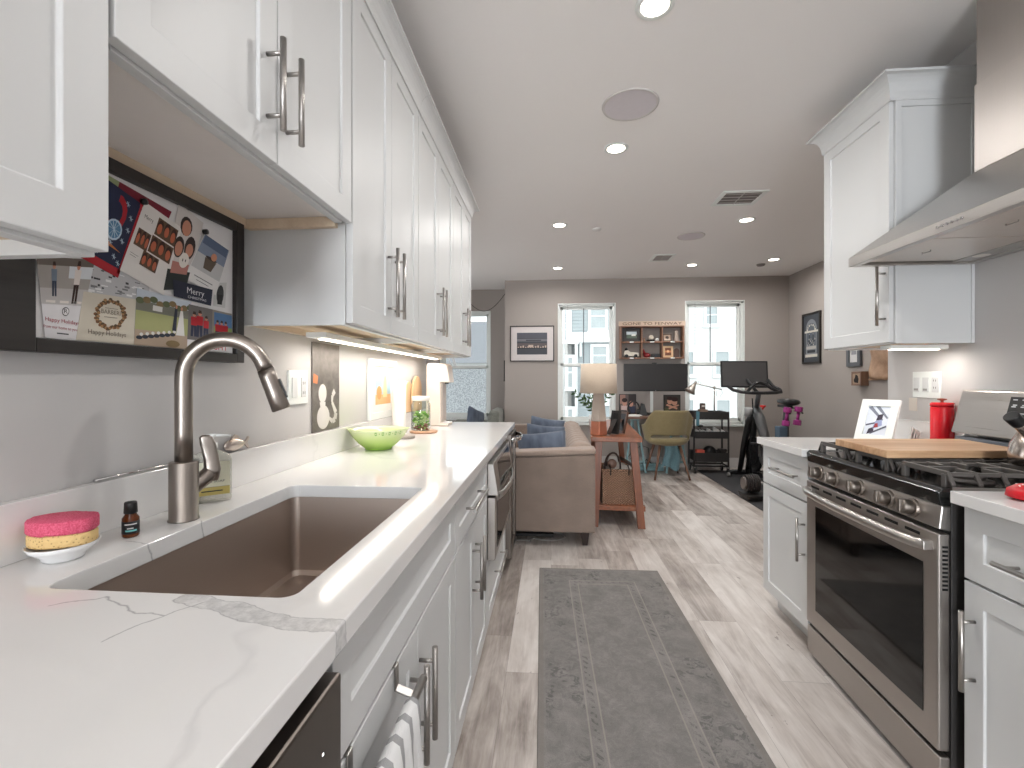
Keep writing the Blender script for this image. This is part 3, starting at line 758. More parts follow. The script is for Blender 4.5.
def beam(b, p, q, wd, h, m=0):
    """square bar from p to q (centres), width wd across, height h"""
    p = Vector(p); q = Vector(q); d = (q-p).normalized(); up = Vector((0, 0, 1))
    if abs(d.z) > .95: up = Vector((1, 0, 0))
    s = d.cross(up).normalized()*wd/2; u = s.cross(d).normalized()*h/2
    if u.z < 0: u = -u
    return b.hexa([p-s-u, q-s-u, q+s-u, p+s-u], [p-s+u, q-s+u, q+s+u, p+s+u], m)

# ------------------------------------------------------------------ right base run
XR = 1.15; ZC = .905
def base_right(label, y0, y1, dz, doors, dh):
    r = base_cab(label, y0, y1, 1.784, -1, XR, .870)
    front('drawer', r, XR-.0005, -1, y0+.002, y1-.002, .668, .864, dh)
    for a, c, h in doors: front('door', r, XR-.0005, -1, a, c, .104, .664, h)
    return r
base_right('white base cabinet beyond the range at the end of the right counter', 2.163, 2.606, 0, [(2.165, 2.604, ((2.192, .40), (2.192, .594)))], ((2.225, .768), (2.46, .768)))
base_right('white base cabinet in the bottom right corner on the near side of the range', .45, 1.386, 0, [(.452, .918, ((.95, .376), (.95, .592)),), (.918, 1.384, ((1.35, .376), (1.35, .592)))], ((.60, .753), (1.262, .753)))
def slab(name, x0, x1, y0, y1, label):
    return tag(B((x0, y0, ZC-TH)).box(x0, y0, ZC-TH, x1, y1, ZC).build(name, MARBLE, bevel=.0025), label, 'countertop')
slab('worktop', 1.100, 1.784, 2.160, 2.612, 'white quartz worktop at the far side of the range, holding the white picture frame')
slab('worktop', 1.098, 1.784, .40, 1.389, 'white quartz worktop in the lower right corner, holding the red spoon rest')
tag(B((1.765, 2.16, ZC)).box(1.765, 2.16, ZC+.0002, 1.784, 2.622, 1.012).build('backsplash', MARBLE, bevel=.0015), 'short quartz backsplash behind the red canister', 'backsplash')

# ------------------------------------------------------------------ range
Y0, Y1 = 1.405, 2.146
r = thing('gas_range', 'stainless gas range with black oven window, five knobs and cast iron grates', 'stove', (1.45, 1.775, 0)); o = r.location
B(o).box(1.118, Y0, .02, 1.74, Y1, .885).build('body', BLACKM, r, .002)
b = B(o); b.box(1.088, Y0, .888, 1.70, Y1, .908); b.box(1.70, Y0, .888, 1.745, Y1, .985)
b.build('cooktop', ENAMEL, r, .006, 3)
B(o).prism([(1.090, Y0+.001, .862), (1.118, Y0+.001, .862), (1.118, Y0+.001, .912), (1.096, Y0+.001, .912), (1.084, Y0+.001, .900)], (0, Y1-Y0-.002, 0)).build('front_rail', ENAMEL, r, .004, 3, fix=True)
B(o).box(1.12, Y0-.003, .904, 1.70, Y0-.0005, .9155).build('edge_trim', STEELX, r)
B(o).prism([(1.086, Y0, .796), (1.118, Y0, .790), (1.118, Y0, .861), (1.094, Y0, .861)], (0, Y1-Y0, 0)).build('control_panel', STEEL, r, .003, fix=True)
for ky in (2.04, 1.93, 1.775, 1.62, 1.51):
    b = B(o); c = Vector((1.089, ky, .829)); ax = Vector((-.985, 0, .17)).normalized()
    b.cyl(c+ax*-.004, c+ax*.008, .029, .027, 28); b.cyl(c+ax*.008, c+ax*.034, .0225, .021, 28); b.cyl(c+ax*.034, c+ax*.037, .021, .018, 28)
    u = Vector((0, 0, 1)); b.hexa([c+ax*.010+Vector((0, -.007, -.021)), c+ax*.042+Vector((0, -.006, -.019)), c+ax*.042+Vector((0, .006, -.019)), c+ax*.010+Vector((0, .007, -.021))],
                                 [c+ax*.010+Vector((0, -.007, .021)), c+ax*.042+Vector((0, -.006, .019)), c+ax*.042+Vector((0, .006, .019)), c+ax*.010+Vector((0, .007, .021))])
    b.build('knob', FAUCET, r, .0012, fix=True)
d = B(o).box(1.085, Y0+.002, .166, 1.117, Y1-.002, .782).build('oven_door', STEELZ, r, .005, 3)
B(o).box(1.0835, 1.462, .243, 1.0848, 2.066, .683).build('window', BLACKGL, d)
for k in range(7):
    ys = 1.475+k*.094; B(o).box(1.0838, ys, .757, 1.0849, ys+.062, .766).build('vent_slot', DARKGAP, d)
b = B(o)
for k in range(11): b.box(1.096, Y0+.0005, .742-k*.012, 1.110, Y0+.0022, .748-k*.012)
b.build('side_vents', DARKGAP, d)
pts = [(1.072-.036*math.sin(math.pi*i/20)**.45, 1.43+.69*i/20, .742) for i in range(21)]
b = B(o).tube(pts, .0125, 14, flat=1.25, up=(1, 0, 0))
for yy in (1.437, 2.113): b.box(1.060, yy-.012, .729, 1.087, yy+.012, .755)
b.build('handle', STEEL, d, .002)
B(o).box(1.088, Y0+.002, .035, 1.118, Y1-.002, .150).build('storage_drawer', STEELZ, r, .005, 3)
B(o).prism([(1.655, Y0+.02, .998), (1.748, Y0+.02, .998), (1.748, Y0+.02, 1.176), (1.700, Y0+.02, 1.176)], (0, Y1-Y0-.025, 0)).build('backguard', STEEL, r, .006, 3, fix=True)
bgp = lambda y, t, e=.0008: (1.655+.045*t-e, y, .998+.178*t+e*.3)
B(o).poly([bgp(1.912, .40), bgp(1.62, .40), bgp(1.62, .88), bgp(1.912, .88)]).build('display', BLACK, r)
b = B(o); N_ = mat('display_print', (200, 204, 208), .5, var=0)
rnd = random.Random(5)
for row, t in enumerate((.81, .70, .665, .53, .495)):
    for c in range(7):
        yy = 1.90-c*.036-(.004 if row % 2 else 0); wd = rnd.uniform(.012, .022)
        b.poly([bgp(yy, t, .0013), bgp(yy-wd, t, .0013), bgp(yy-wd, t+.022, .0013), bgp(yy, t+.022, .0013)])
b.build('display_print', N_, r)
B(o).box(1.66, Y0+.03, .96, 1.70, Y1-.02, .985).build('rear_vent', mat('slate_vent', (110, 116, 124), .4), r, .003)
for cx, cy, rr in ((1.26, 1.53, .045), (1.55, 1.53, .038), (1.26, 2.02, .048), (1.55, 2.02, .038), (1.40, 1.775, .05)):
    B(o).lathe([(rr+.012, .9085), (rr+.010, .916), (rr*.8, .917), (rr*.8, .922), (rr*.86, .924), (rr*.86, .931), (rr*.7, .934), (.001, .934)], (cx, cy, 0), 28).build('burner', CASTIRON, r)
for gy in (1.405, 1.652, 1.899):
    b = B(o); g0, g1 = gy+.012, gy+.237; zt = .946
    xs = [1.135, 1.205, 1.275, 1.35, 1.42, 1.495, 1.57, 1.65]
    for i, x in enumerate(xs):
        edge = i in (0, len(xs)-1)
        a0, a1 = g0+.022, g1-.022
        if edge or i in (3, 4):
            beam(b, (x, a0, zt), (x, a1, zt), .011, .016)
        else:
            beam(b, (x, a0, zt), (x, a0+.062, zt), .011, .016); beam(b, (x, a1-.062, zt), (x, a1, zt), .011, .016)
        for s, e in ((a0, g0), (a1, g1)):
            b.hexa([(x-.0055, min(s, e), .909 if e == min(s, e) else zt-.008), (x+.0055, min(s, e), .909 if e == min(s, e) else zt-.008),
                    (x+.0055, max(s, e), .909 if e == max(s, e) else zt-.008), (x-.0055, max(s, e), .909 if e == max(s, e) else zt-.008)],
                   [(x-.0055, min(s, e), .920 if e == min(s, e) else zt+.008), (x+.0055, min(s, e), .920 if e == min(s, e) else zt+.008),
                    (x+.0055, max(s, e), .920 if e == max(s, e) else zt+.008), (x-.0055, max(s, e), .920 if e == max(s, e) else zt+.008)])
    for yy in (g0+.025, g1-.025):
        beam(b, (1.135, yy, zt-.001), (1.65, yy, zt-.001), .011, .012)
    for cx in (1.26, 1.55):
        yc = (g0+g1)/2; beam(b, (1.135 if cx < 1.4 else 1.42, yc, zt), (cx-.035, yc, zt), .011, .015); beam(b, (cx+.035, yc, zt), (1.35 if cx < 1.4 else 1.65, yc, zt), .011, .015)
    for xx in (1.135, 1.65):
        for yy in (g0+.03, g1-.03): b.box(xx-.008, yy-.008, .907, xx+.008, yy+.008, zt)
    b.build('grate', CASTIRON, r, .002, 2)
b = B(o)
for xx in (1.16, 1.70):
    for yy in (Y0+.04, Y1-.04): b.cyl((xx, yy, .008), (xx, yy, .03), .015)
b.build('feet', BLACK, r)
r.rotation_euler = (0, 0, R(-2.1)); r.location.x += .020; r.location.z -= .008   # the range stands a little askew

# ------------------------------------------------------------------ range hood
r = thing('range_hood', 'stainless chimney range hood with pyramid canopy hanging over the gas range', 'range hood', (1.55, 1.772, 1.70)); o = r.location
hx0, hx1, hy0, hy1 = 1.29, 1.783, 1.392, 2.152; za, zb_ = 1.70, 1.738
b = B(o); t = .03
b.box(hx0, hy0, za, hx0+t, hy1, zb_); b.box(hx1-t, hy0, za, hx1, hy1, zb_); b.box(hx0+t, hy0, za, hx1-t, hy0+t, zb_); b.box(hx0+t, hy1-t, za, hx1-t, hy1, zb_)
b.build('lip', STEEL, r, .0015)
cx0, cx1, cy0, cy1 = 1.575, 1.783, 1.655, 1.885; zc = 1.985
b = B(o)
b.add([(hx0+.001, hy0+.001, zb_+.0005), (hx1, hy0+.001, zb_+.0005), (hx1, hy1-.001, zb_+.0005), (hx0+.001, hy1-.001, zb_+.0005),
       (cx0, cy0, zc), (cx1, cy0, zc), (cx1, cy1, zc), (cx0, cy1, zc)], [(0, 1, 5, 4), (1, 2, 6, 5), (2, 3, 7, 6), (3, 0, 4, 7), (4, 5, 6, 7)])
b.build('canopy', STEEL, r, fix=True)
b = B(o); b.box(cx0, cy0, zc+.0005, cx1, cy1, 2.31); b.box(cx0+.004, cy0+.004, 2.31, cx1, cy1-.004, 2.637)
b.build('chimney', STEELZ, r, .0015)
FILT = brushed('filter_steel', (214, 206, 198), .38, 1, 40)
for fy0, fy1 in ((hy0+.045, 1.768), (1.776, hy1-.045)):
    f = B(o).box(hx0+.06, fy0, za+.010, hx1-.10, fy1, za+.018).build('grease_filter', FILT, r, .002)
    B(o).tube([(1.45, (fy0+fy1)/2-.02, za+.009), (1.45, (fy0+fy1)/2-.02, za+.004), (1.45, (fy0+fy1)/2+.02, za+.004), (1.45, (fy0+fy1)/2+.02, za+.009)], .002, 6).build('latch', NICKEL, f)
b = B(o); b.box(hx0+t, hy0+t, za+.019, hx1-t, hy1-t, za+.022); b.box(hx1-.098, hy0+t, za+.008, hx1-t, hy1-t, za+.018)
b.build('under_panel', STEEL, r)
for yy in (1.52, 2.02):
    B(o).lathe([(.001, za+.006), (.025, za+.006), (.028, za+.0075)], (1.715, yy, 0), 24).build('hood_light', mat('hood_lens', (235, 230, 222), .3, var=0), r)
for k in range(6):
    yy = 1.585+k*.0185
    B(o).cyl((hx0, yy, .5*(za+zb_)+.001), (hx0-.004, yy, .5*(za+zb_)+.001), .0045, n=16).build('button', CHROME, r)
struct(B().box(1.783, 1.64, 2.0, 1.7849, 1.9, 2.6).build('trim_2', WALLP))

# ------------------------------------------------------------------ things on the right counter and range
BUTCHER = NT('butcher_block'); _c = BUTCHER.coords(); _x, _y, _z = BUTCHER.sep(_c)
_k = BUTCHER.math('FLOOR', BUTCHER.math('DIVIDE', _y, .032)); _w = BUTCHER.n('ShaderNodeTexWhiteNoise', noise_dimensions='1D'); BUTCHER.l(_k, _w.inputs['W'])
_n = BUTCHER.noise(BUTCHER.mapv(_c, (6, 90, 90)), 1, 4, .6, .3)
_f = BUTCHER.math('ADD', BUTCHER.math('MULTIPLY', _w.outputs[0], .3), BUTCHER.math('MULTIPLY', _n, .6))
BUTCHER.l(BUTCHER.ramp(_f, [(.25, lin((176, 134, 98))), (.7, lin((214, 178, 140)))]), BUTCHER.p.inputs['Base Color']); BUTCHER.p.inputs['Roughness'].default_value = .5
BUTCHER = BUTCHER.mat
z0, z1 = .9468, .973
q = [(1.157, 1.719), (1.655, 1.760), (1.690, 2.090), (1.180, 2.055)]
q = [(x*(z1-1.21)/(.966-1.21), y*(z1-1.21)/(.966-1.21)) for x, y in q]
cb = B((1.42, 1.90, z0)).hexa([(*p, z0) for p in q], [(*p, z1) for p in q]).build('cutting_board', BUTCHER, bevel=.003)
tag(cb, 'thick butcher block cutting board lying across the range grates', 'cutting board')
r = thing('kettle', 'brushed steel kettle with black spout cap at the right edge, on the nearest grate', 'kettle', (1.515, 1.53, .955)); o = r.location; c = (1.515, 1.53, 0)
KS = brushed('kettle_steel', (180, 168, 160), .22, 2, 30, .1)
B(o).lathe([(.001, .9555), (.098, .9555), (.108, .962), (.110, .985), (.104, 1.02), (.088, 1.055), (.062, 1.080), (.035, 1.090), (.001, 1.092)], c, 40).build('body', KS, r)
B(o).lathe([(.032, 1.089), (.030, 1.098), (.008, 1.100), (.008, 1.112), (.014, 1.118), (.012, 1.128), (.001, 1.130)], c, 24).build('lid', KS, r)
B(o).cyl((1.448, 1.518, 1.045), (1.385, 1.511, 1.090), .026, .017, 20).build('spout', KS, r)
B(o).cyl((1.388, 1.5115, 1.086), (1.360, 1.508, 1.112), .0175, .020, 20).build('spout_cap', BLACK, r, .003)
pts = [(1.515+.075*math.cos(a), 1.53+.014*math.cos(a), 1.085+.11*math.sin(a)) for a in [R(180-k*15) for k in range(13)]]
B(o).tube(pts, .009, 10).build('handle', BLACK, r); r.location.z -= .0078
SR = mat('red_silicone', (196, 16, 32), .4, var=.05)
r = thing('spoon_rest', 'red silicone spoon rest with tiny white dots on the lower right worktop', 'spoon rest', (1.225, 1.29, ZC)); o = r.location
B(o).lathe([(.001, ZC+.0005), (.040, ZC+.001), (.062, ZC+.008), (.058, ZC+.026), (.040, ZC+.037), (.001, ZC+.039)], (1.225, 1.29, 0), 28, sy=.8).build('body', SR, r)
b = B(o); rnd = random.Random(2)
for k in range(26):
    a = rnd.uniform(0, 6.28); rr = rnd.uniform(.3, .9); x, y = .046*rr*math.cos(a), .046*rr*.8*math.sin(a)
    b.ball((1.225+x, 1.29+y, ZC+.0392-.004*rr*rr), .0018, n=8, k=4)
b.build('dots', PAPER, r)
# white photo frame
def leaning_frame(name, label, cx, cy, z, wd, ht, yaw, lean, border, fm, face, cat='picture frame', th=.014, group=None):
    """frame standing on its bottom edge; face(b, P) paints the picture with P(s,t) -> point"""
    r = thing(name, label, cat, (cx, cy, z), group); o = r.location
    X = Vector((math.cos(yaw), math.sin(yaw), 0)); N0 = Vector((math.sin(yaw), -math.cos(yaw), 0))
    U = Vector((0, 0, 1))*math.cos(lean)-N0*math.sin(lean); Nn = X.cross(U).normalized()
    base = Vector((cx, cy, z+.0008+th*math.sin(lean)*.0))
    P = lambda s, t, e=0: base+X*(s-.5)*wd+U*t*ht+Nn*e
    b = B(o); bs, bt = border/wd, border/ht
    def bx(s0, s1, t0, t1, e0, e1, m=0):
        b.hexa([P(s0, t0, e0), P(s1, t0, e0), P(s1, t1, e0), P(s0, t1, e0)], [P(s0, t0, e1), P(s1, t0, e1), P(s1, t1, e1), P(s0, t1, e1)], m)
    bx(0, 1, 0, bt, 0, th); bx(0, 1, 1-bt, 1, 0, th); bx(0, bs, bt, 1-bt, 0, th); bx(1-bs, 1, bt, 1-bt, 0, th)
    b.build('frame', fm, r, .001)
    b = B(o); bx(bs*.9, 1-bs*.9, bt*.9, 1-bt*.9, .002, .006); b.build('backing', PAPER, r)
    pc = B(o); face(pc, lambda s, t, e=0: P(bs+s*(1-2*bs), bt+t*(1-2*bt), .0065+e), r)
    return r, P
def flat(b, P, s0, t0, s1, t1, m, e=0): b.poly([P(s0, t0, e), P(s1, t0, e), P(s1, t1, e), P(s0, t1, e)], m)
def pal(*cols): return [mat('print_%d_%d_%d' % c, c, .6, var=.04) for c in cols]
def ski(b, P, r):
    flat(b, P, .0, .0, 1, 1, 0)
    b.poly([P(.0, .95, .0005), P(.15, 1, .0005), P(.75, .55, .0005), P(.70, .50, .0005)], 1)
    b.poly([P(.3, 1, .0005), P(.5, 1, .0005), P(.95, .62, .0005), P(.9, .58, .0005)], 1)
    b.poly([P(.45, .50, .001), P(.70, .55, .001), P(.72, .75, .001), P(.50, .70, .001)], 2)
    b.poly([P(.35, .20, .001), P(.75, .35, .001), P(.70, .55, .001), P(.42, .48, .001)], 3)
    b.poly([P(.05, .30, .001), P(.45, .40, .001), P(.43, .45, .001), P(.05, .36, .001)], 4)
    b.poly([P(.15, .02, .001), P(.45, .10, .001), P(.40, .28, .001), P(.20, .20, .001)], 2)
    b.poly([P(.40, .25, .0015), P(.6, .28, .0015), P(.55, .42, .0015), P(.44, .40, .0015)], 5)
    b.poly([P(.3, .02, .0012), P(.95, .30, .0012), P(.93, .36, .0012), P(.3, .08, .0012)], 4)
    b.build('picture', pal((214, 220, 230), (120, 126, 140), (58, 52, 66), (150, 160, 196), (88, 90, 104), (150, 50, 52)), r)
r, P = leaning_frame('picture_frame', 'white picture frame with a skier photo leaning on the far right worktop', 1.572, 2.43, ZC, .172, .215, R(-65), R(19), .034, WHITE2, ski)
B(r.location).hexa([P(.4, .02, -.001), P(.6, .02, -.001), P(.6, .02, -.004), P(.4, .02, -.004)], [P(.42, .7, -.001), P(.58, .7, -.001), P(.58, .7, -.004), P(.42, .7, -.004)]).build('easel_back', PAPER, r)
r = thing('canister', 'tall red canister with a lid and small wooden knob beside the range backguard', 'canister', (1.735, 2.235, ZC)); o = r.location; c = (1.735, 2.235, 0)
REDG = mat('red_glaze', (206, 28, 40), .22, var=.02)
B(o).lathe([(.001, ZC+.0008), (.040, ZC+.0008), (.041, ZC+.004), (.041, 1.088), (.039, 1.092)], c, 40).build('body', REDG, r)
B(o).lathe([(.0385, 1.0925), (.042, 1.095), (.042, 1.106), (.037, 1.110), (.001, 1.111)], c, 40).build('lid', REDG, r)
B(o).lathe([(.006, 1.111), (.006, 1.118), (.017, 1.122), (.017, 1.127), (.001, 1.129)], c, 24).build('knob', wood('knob_wood', (120, 60, 42), (150, 84, 60)), r)
b = B((1.70, 2.36, ZC))
for k, (a, t) in enumerate(((0, .0), (.012, .1), (.024, .22), (.034, .32))):
    b.hexa([(1.665+a, 2.33, ZC+.001), (1.670+a, 2.33, ZC+.001), (1.725+a*.5, 2.42, ZC+.001), (1.720+a*.5, 2.42, ZC+.001)],
           [(1.680+a, 2.33, ZC+.085-k*.008), (1.684+a, 2.33, ZC+.085-k*.008), (1.740+a*.4, 2.42, ZC+.08-k*.008), (1.736+a*.4, 2.42, ZC+.08-k*.008)])
tag(b.build('napkins', PAPER), 'stack of white paper napkins standing behind the white picture frame', 'napkins')
r = thing('small_dish', 'small blue rimmed dish on the worktop between picture frame and red canister', 'dish', (1.665, 2.26, ZC)); o = r.location
B(o).lathe([(.001, ZC+.001), (.018, ZC+.001), (.032, ZC+.018), (.030, ZC+.018), (.017, ZC+.004), (.001, ZC+.004)], (1.648, 2.30, 0), 24, m=0).build('bowl', mat('dish_blue', (96, 116, 140), .3), r)
B(o).tube([(1.63, 2.28, ZC+.022), (1.66, 2.29, ZC+.020), (1.70, 2.31, ZC+.026)], .004, 6).build('spoon', NICKEL, r)
def plate_right(y0, y1, z0, z1):
    r = thing('switch_plate', 'white switch plate on the right wall above the red canister', 'light switch', (1.785, (y0+y1)/2, z0)); o = r.location
    B(o).box(1.778, y0, z0, 1.7849, y1, z1).build('plate', WHITE2, r, .002)
    w3 = (y1-y0)/3
    for k in range(3):
        yc = y1-w3*(k+.5); g = B(o).box(1.7745, yc-w3*.33, z0+.028, 1.7778, yc+w3*.33, z1-.028).build('rocker' if k < 2 else 'outlet', WHITE, r, .001)
        b = B(o)
        if k < 2: b.box(1.772, yc-w3*.2, z0+.034, 1.7743, yc+w3*.2, z0+.044, 0); b.build('dimmer_tab', mat('switch_grey', (150, 148, 146), .5), g)
        else:
            for zz in (z0+.045, z0+.078):
                for dy in (-.006, .006): b.box(1.7738, yc+dy-.001, zz, 1.7744, yc+dy+.001, zz+.009)
            b.build('slots', BLACK, g)
plate_right(2.30, 2.466, 1.125, 1.25)
tag(B((1.785, 2.47, 1.06)).box(1.7815, 2.445, 1.058, 1.7849, 2.495, 1.122).build('sensor_plate', mat('ivory_plastic', (214, 206, 196), .5), bevel=.001), 'small ivory plate on the wall just below the white switch plate', 'wall plate')
ZC = .914
# ------------------------------------------------------------------ sink side
r = thing('kitchen_faucet', 'brushed nickel gooseneck pull-down faucet behind the sink', 'faucet', (-.775, .93, ZC)); o = r.location
fx, fy = -.775, .93; D = Vector((.165, .07, 0)).normalized()
B(o).lathe([(.0285, ZC+.0005), (.0285, ZC+.003), (.0268, ZC+.005), (.0268, 1.036), (.0255, 1.038), (.001, 1.038)], (fx, fy, 0), 40).build('base', FAUCET, r)
pt = lambda s, z: (fx+D.x*s, fy+D.y*s, z)
arc = [(0, 1.0385), (0, 1.10), (0, 1.16), (0, 1.21)]+[(.078-.078*math.cos(a), 1.216+.082*math.sin(a)) for a in [R(k*8) for k in range(1, 21)]]
s0, zz0 = arc[-1]; tdir = Vector((.34, -.94)).normalized()
arc += [(s0+tdir.x*.01, zz0+tdir.y*.01)]
B(o).tube([pt(*a) for a in arc], .0165, 24).build('neck', FAUCET, r)
a0 = (arc[-1][0], arc[-1][1]); 
def hp(d): return pt(a0[0]+tdir.x*d, a0[1]+tdir.y*d)
h_ = B(o).tube([hp(.001), hp(.02), hp(.06), hp(.095), hp(.097)], [.0172, .0178, .0188, .0195, .017], 24).build('spray_head', FAUCET, r)
nrm = Vector((D.x*.94, D.y*.94, .34))
b = B(o); c0 = Vector(hp(.03))+nrm*.0175; c1 = Vector(hp(.075))+nrm*.0182; s_ = Vector((-D.y, D.x, 0))*.006
b.hexa([c0-s_, c1-s_, c1+s_, c0+s_], [c0-s_+nrm*.004, c1-s_+nrm*.004, c1+s_+nrm*.004, c0+s_+nrm*.004]); b.build('spray_button', BLACK, h_, .001)
S = Vector((.42, .91, 0)).normalized(); W = Vector((.80, .60, 0)).normalized(); T = Vector((-.60, .80, 0)); c = Vector((fx, fy, .978))
b = B(o); e = c+S*.052+Vector((0, 0, .026)); b.cyl(c+S*.018, e, .0155, .0170, 28); b.build('valve_stub', FAUCET, r, .001)
b = B(o); p = e
lever = [(p+S*.004+Vector((0, 0, -.016)), .013, .014), (p+S*.006+Vector((0, 0, .008)), .0165, .014), (p+S*.003+Vector((0, 0, .034)), .0150, .010), (p-S*.004+Vector((0, 0, .066)), .0150, .007), (p-S*.008+Vector((0, 0, .080)), .0125, .006), (p-S*.009+Vector((0, 0, .085)), .007, .004)]
vs = []; fs = []; n = 16
for q, wd, th in lever:
    for j in range(n):
        t = 2*math.pi*j/n; cc, ss = math.cos(t), math.sin(t)
        sg = lambda v: math.copysign(abs(v)**.6, v)
        vs.append(q+W*wd*sg(cc)+T*th*sg(ss))
for i in range(len(lever)-1):
    for j in range(n): fs.append((i*n+j, i*n+(j+1) % n, (i+1)*n+(j+1) % n, (i+1)*n+j))
fs += [tuple(range(n))[::-1], tuple(range((len(lever)-1)*n, len(lever)*n))]
b.add(vs, fs, 0, True); b.build('lever', FAUCET, r, fix=True)

r = thing('soap_bottle', 'clear hand soap bottle with cream and gold label behind the faucet', 'soap bottle', (-.835, 1.075, ZC)); o = r.location
ang = math.atan2(.063, .073); A = Vector((math.cos(ang), math.sin(ang), 0)); Nn = Vector((A.y, -A.x, 0)); c = Vector((-.832, 1.085, 0))
if True:
    def ringpts(hw, hd, z, n=24):
        out = []
        for j in range(n):
            t = 2*math.pi*j/n; cc, ss = math.cos(t), math.sin(t)
            sg = lambda v, e: math.copysign(abs(v)**e, v)
            out.append(c+A*hw*sg(cc, .35)+Nn*hd*sg(ss, .35)+Vector((0, 0, z)))
        return out
    def loft(b, rings, m=0):
        n = len(rings[0]); vs = [v for r_ in rings for v in r_]
        fs = [(i*n+j, i*n+(j+1) % n, (i+1)*n+(j+1) % n, (i+1)*n+j) for i in range(len(rings)-1) for j in range(n)]
        fs += [tuple(range(n))[::-1], tuple(range((len(rings)-1)*n, len(rings)*n))]
        b.add(vs, fs, m, True)
    b = B(o); loft(b, [ringpts(.040, .022, ZC+.001), ringpts(.0425, .024, ZC+.006), ringpts(.0425, .024, ZC+.100), ringpts(.038, .021, ZC+.112), ringpts(.014, .013, ZC+.124), ringpts(.012, .012, ZC+.128)])
    b.build('bottle', mat('clear_plastic', (236, 236, 226), .12, trans=.75, var=0, ior=1.3), r, fix=True)
    LB = mat('label_cream', (222, 220, 196), .6, var=0); LG = mat('label_gold', (196, 178, 104), .5, var=0); TX = mat('print_dark', (60, 62, 58), .6, var=0)
    L = B(o); F = lambda s, z, e=.0246: c+A*s+Nn*e+Vector((0, 0, z))
    L.poly([F(-.037, ZC+.038), F(.037, ZC+.038), F(.037, ZC+.098), F(-.037, ZC+.098)], 0)
    L.poly([F(-.037, ZC+.018, .0247), F(.037, ZC+.018, .0247), F(.037, ZC+.037, .0247), F(-.037, ZC+.037, .0247)], 1)
    L.text('HAND SOAP', F(0, ZC+.048), A, (0, 0, 1), .0052, 2, width=.052)
    L.text('KITCHEN', F(.0, ZC+.060), A, (0, 0, 1), .0042, 2, width=.03)
    for zz, hw_ in ((.070, .016), (.080, .012)): L.poly([F(-hw_, ZC+zz), F(hw_, ZC+zz), F(hw_, ZC+zz+.003), F(-hw_, ZC+zz+.003)], 2)
    L.poly([F(-.022, ZC+.026, .0249), F(.022, ZC+.026, .0249), F(.022, ZC+.029, .0249), F(-.022, ZC+.029, .0249)], 2)
    L.build('label', [LB, LG, TX], r)
b = B(o); b.lathe([(.0125, ZC+.1285), (.0135, ZC+.130), (.0135, ZC+.141), (.005, ZC+.143), (.005, ZC+.154), (.010, ZC+.156), (.010, ZC+.163), (.001, ZC+.164)], c, 20)
b.cyl(c+Vector((0, 0, ZC+.160)), c+A*.042-Nn*.0+Vector((0, 0, ZC+.157)), .0038, .003, 10)
b.build('pump', mat('pump_white', (226, 228, 226), .35, var=0), r)

# silver fish and metal straw on the ledge of the backsplash
LZ = 1.0125
r = thing('fish_ornament', 'small silver fish ornament lying on the backsplash ledge beyond the faucet', 'ornament', (-.872, 1.235, LZ)); o = r.location
SIL = brushed('cast_silver', (196, 184, 176), .3, 1, 20, .2)
b = B(o); prof = [(-.045, .003), (-.040, .010), (-.02, .017), (0, .018), (.02, .013), (.032, .007), (.038, .005)]
vs = []; n = 14
for y, rr in prof:
    for j in range(n):
        t = 2*math.pi*j/n; vs.append((-.871+rr*.55*math.cos(t), 1.228+y, LZ+.019+rr*math.sin(t)))
fs = [(i*n+j, i*n+(j+1) % n, (i+1)*n+(j+1) % n, (i+1)*n+j) for i in range(len(prof)-1) for j in range(n)]+[tuple(range(n)), tuple(range((len(prof)-1)*n, len(prof)*n))]
b.add(vs, fs, 0, True); b.build('body', SIL, r, fix=True)
b = B(o); b.prism([(-.874, 1.262, LZ+.018), (-.874, 1.282, LZ+.036), (-.874, 1.288, LZ+.032), (-.874, 1.277, LZ+.018), (-.874, 1.288, LZ+.004), (-.874, 1.281, LZ+.001)], (.005, 0, 0)); b.build('tail', SIL, r, .001, fix=True)
b = B(o); b.prism([(-.873, 1.205, LZ+.034), (-.873, 1.225, LZ+.047), (-.873, 1.240, LZ+.042), (-.873, 1.245, LZ+.033)], (.004, 0, 0)); b.build('fin', SIL, r, .001, fix=True)
tag(B((-.875, .98, LZ)).cyl((-.8755, .83, LZ+.0035), (-.874, 1.075, LZ+.0035), .003, n=12).build('metal_straw', CHROME), 'thin metal straw lying on the backsplash ledge behind the faucet', 'straw')

# amber dropper bottle
r = thing('essential_oil_bottle', 'tiny amber glass bottle with black cap and dark label beside the sink', 'bottle', (-.792, .822, ZC)); o = r.location; c = (-.792, .822, 0)
AMB = mat('amber_glass', (92, 44, 12), .08, 0, .6, var=0)
B(o).lathe([(.001, ZC+.0008), (.012, ZC+.0008), (.0135, ZC+.003), (.0135, ZC+.036), (.009, ZC+.043), (.0085, ZC+.047)], c, 28).build('bottle', AMB, r)
B(o).lathe([(.0105, ZC+.045), (.0108, ZC+.046), (.0100, ZC+.064), (.009, ZC+.066), (.001, ZC+.066)], c, 28).build('cap', BLACK, r)
b = B(o); b.lathe([(.0137, ZC+.008), (.0137, ZC+.031)], c, 28, 0)
a0 = math.atan2(-.822, .792)
def wrap(b, cx, cy, rad, a0, a1, z0, z1, m, n=6):
    for i in range(n):
        p, q = a0+(a1-a0)*i/n, a0+(a1-a0)*(i+1)/n
        b.poly([(cx+rad*math.cos(p), cy+rad*math.sin(p), z0), (cx+rad*math.cos(q), cy+rad*math.sin(q), z0), (cx+rad*math.cos(q), cy+rad*math.sin(q), z1), (cx+rad*math.cos(p), cy+rad*math.sin(p), z1)], m)
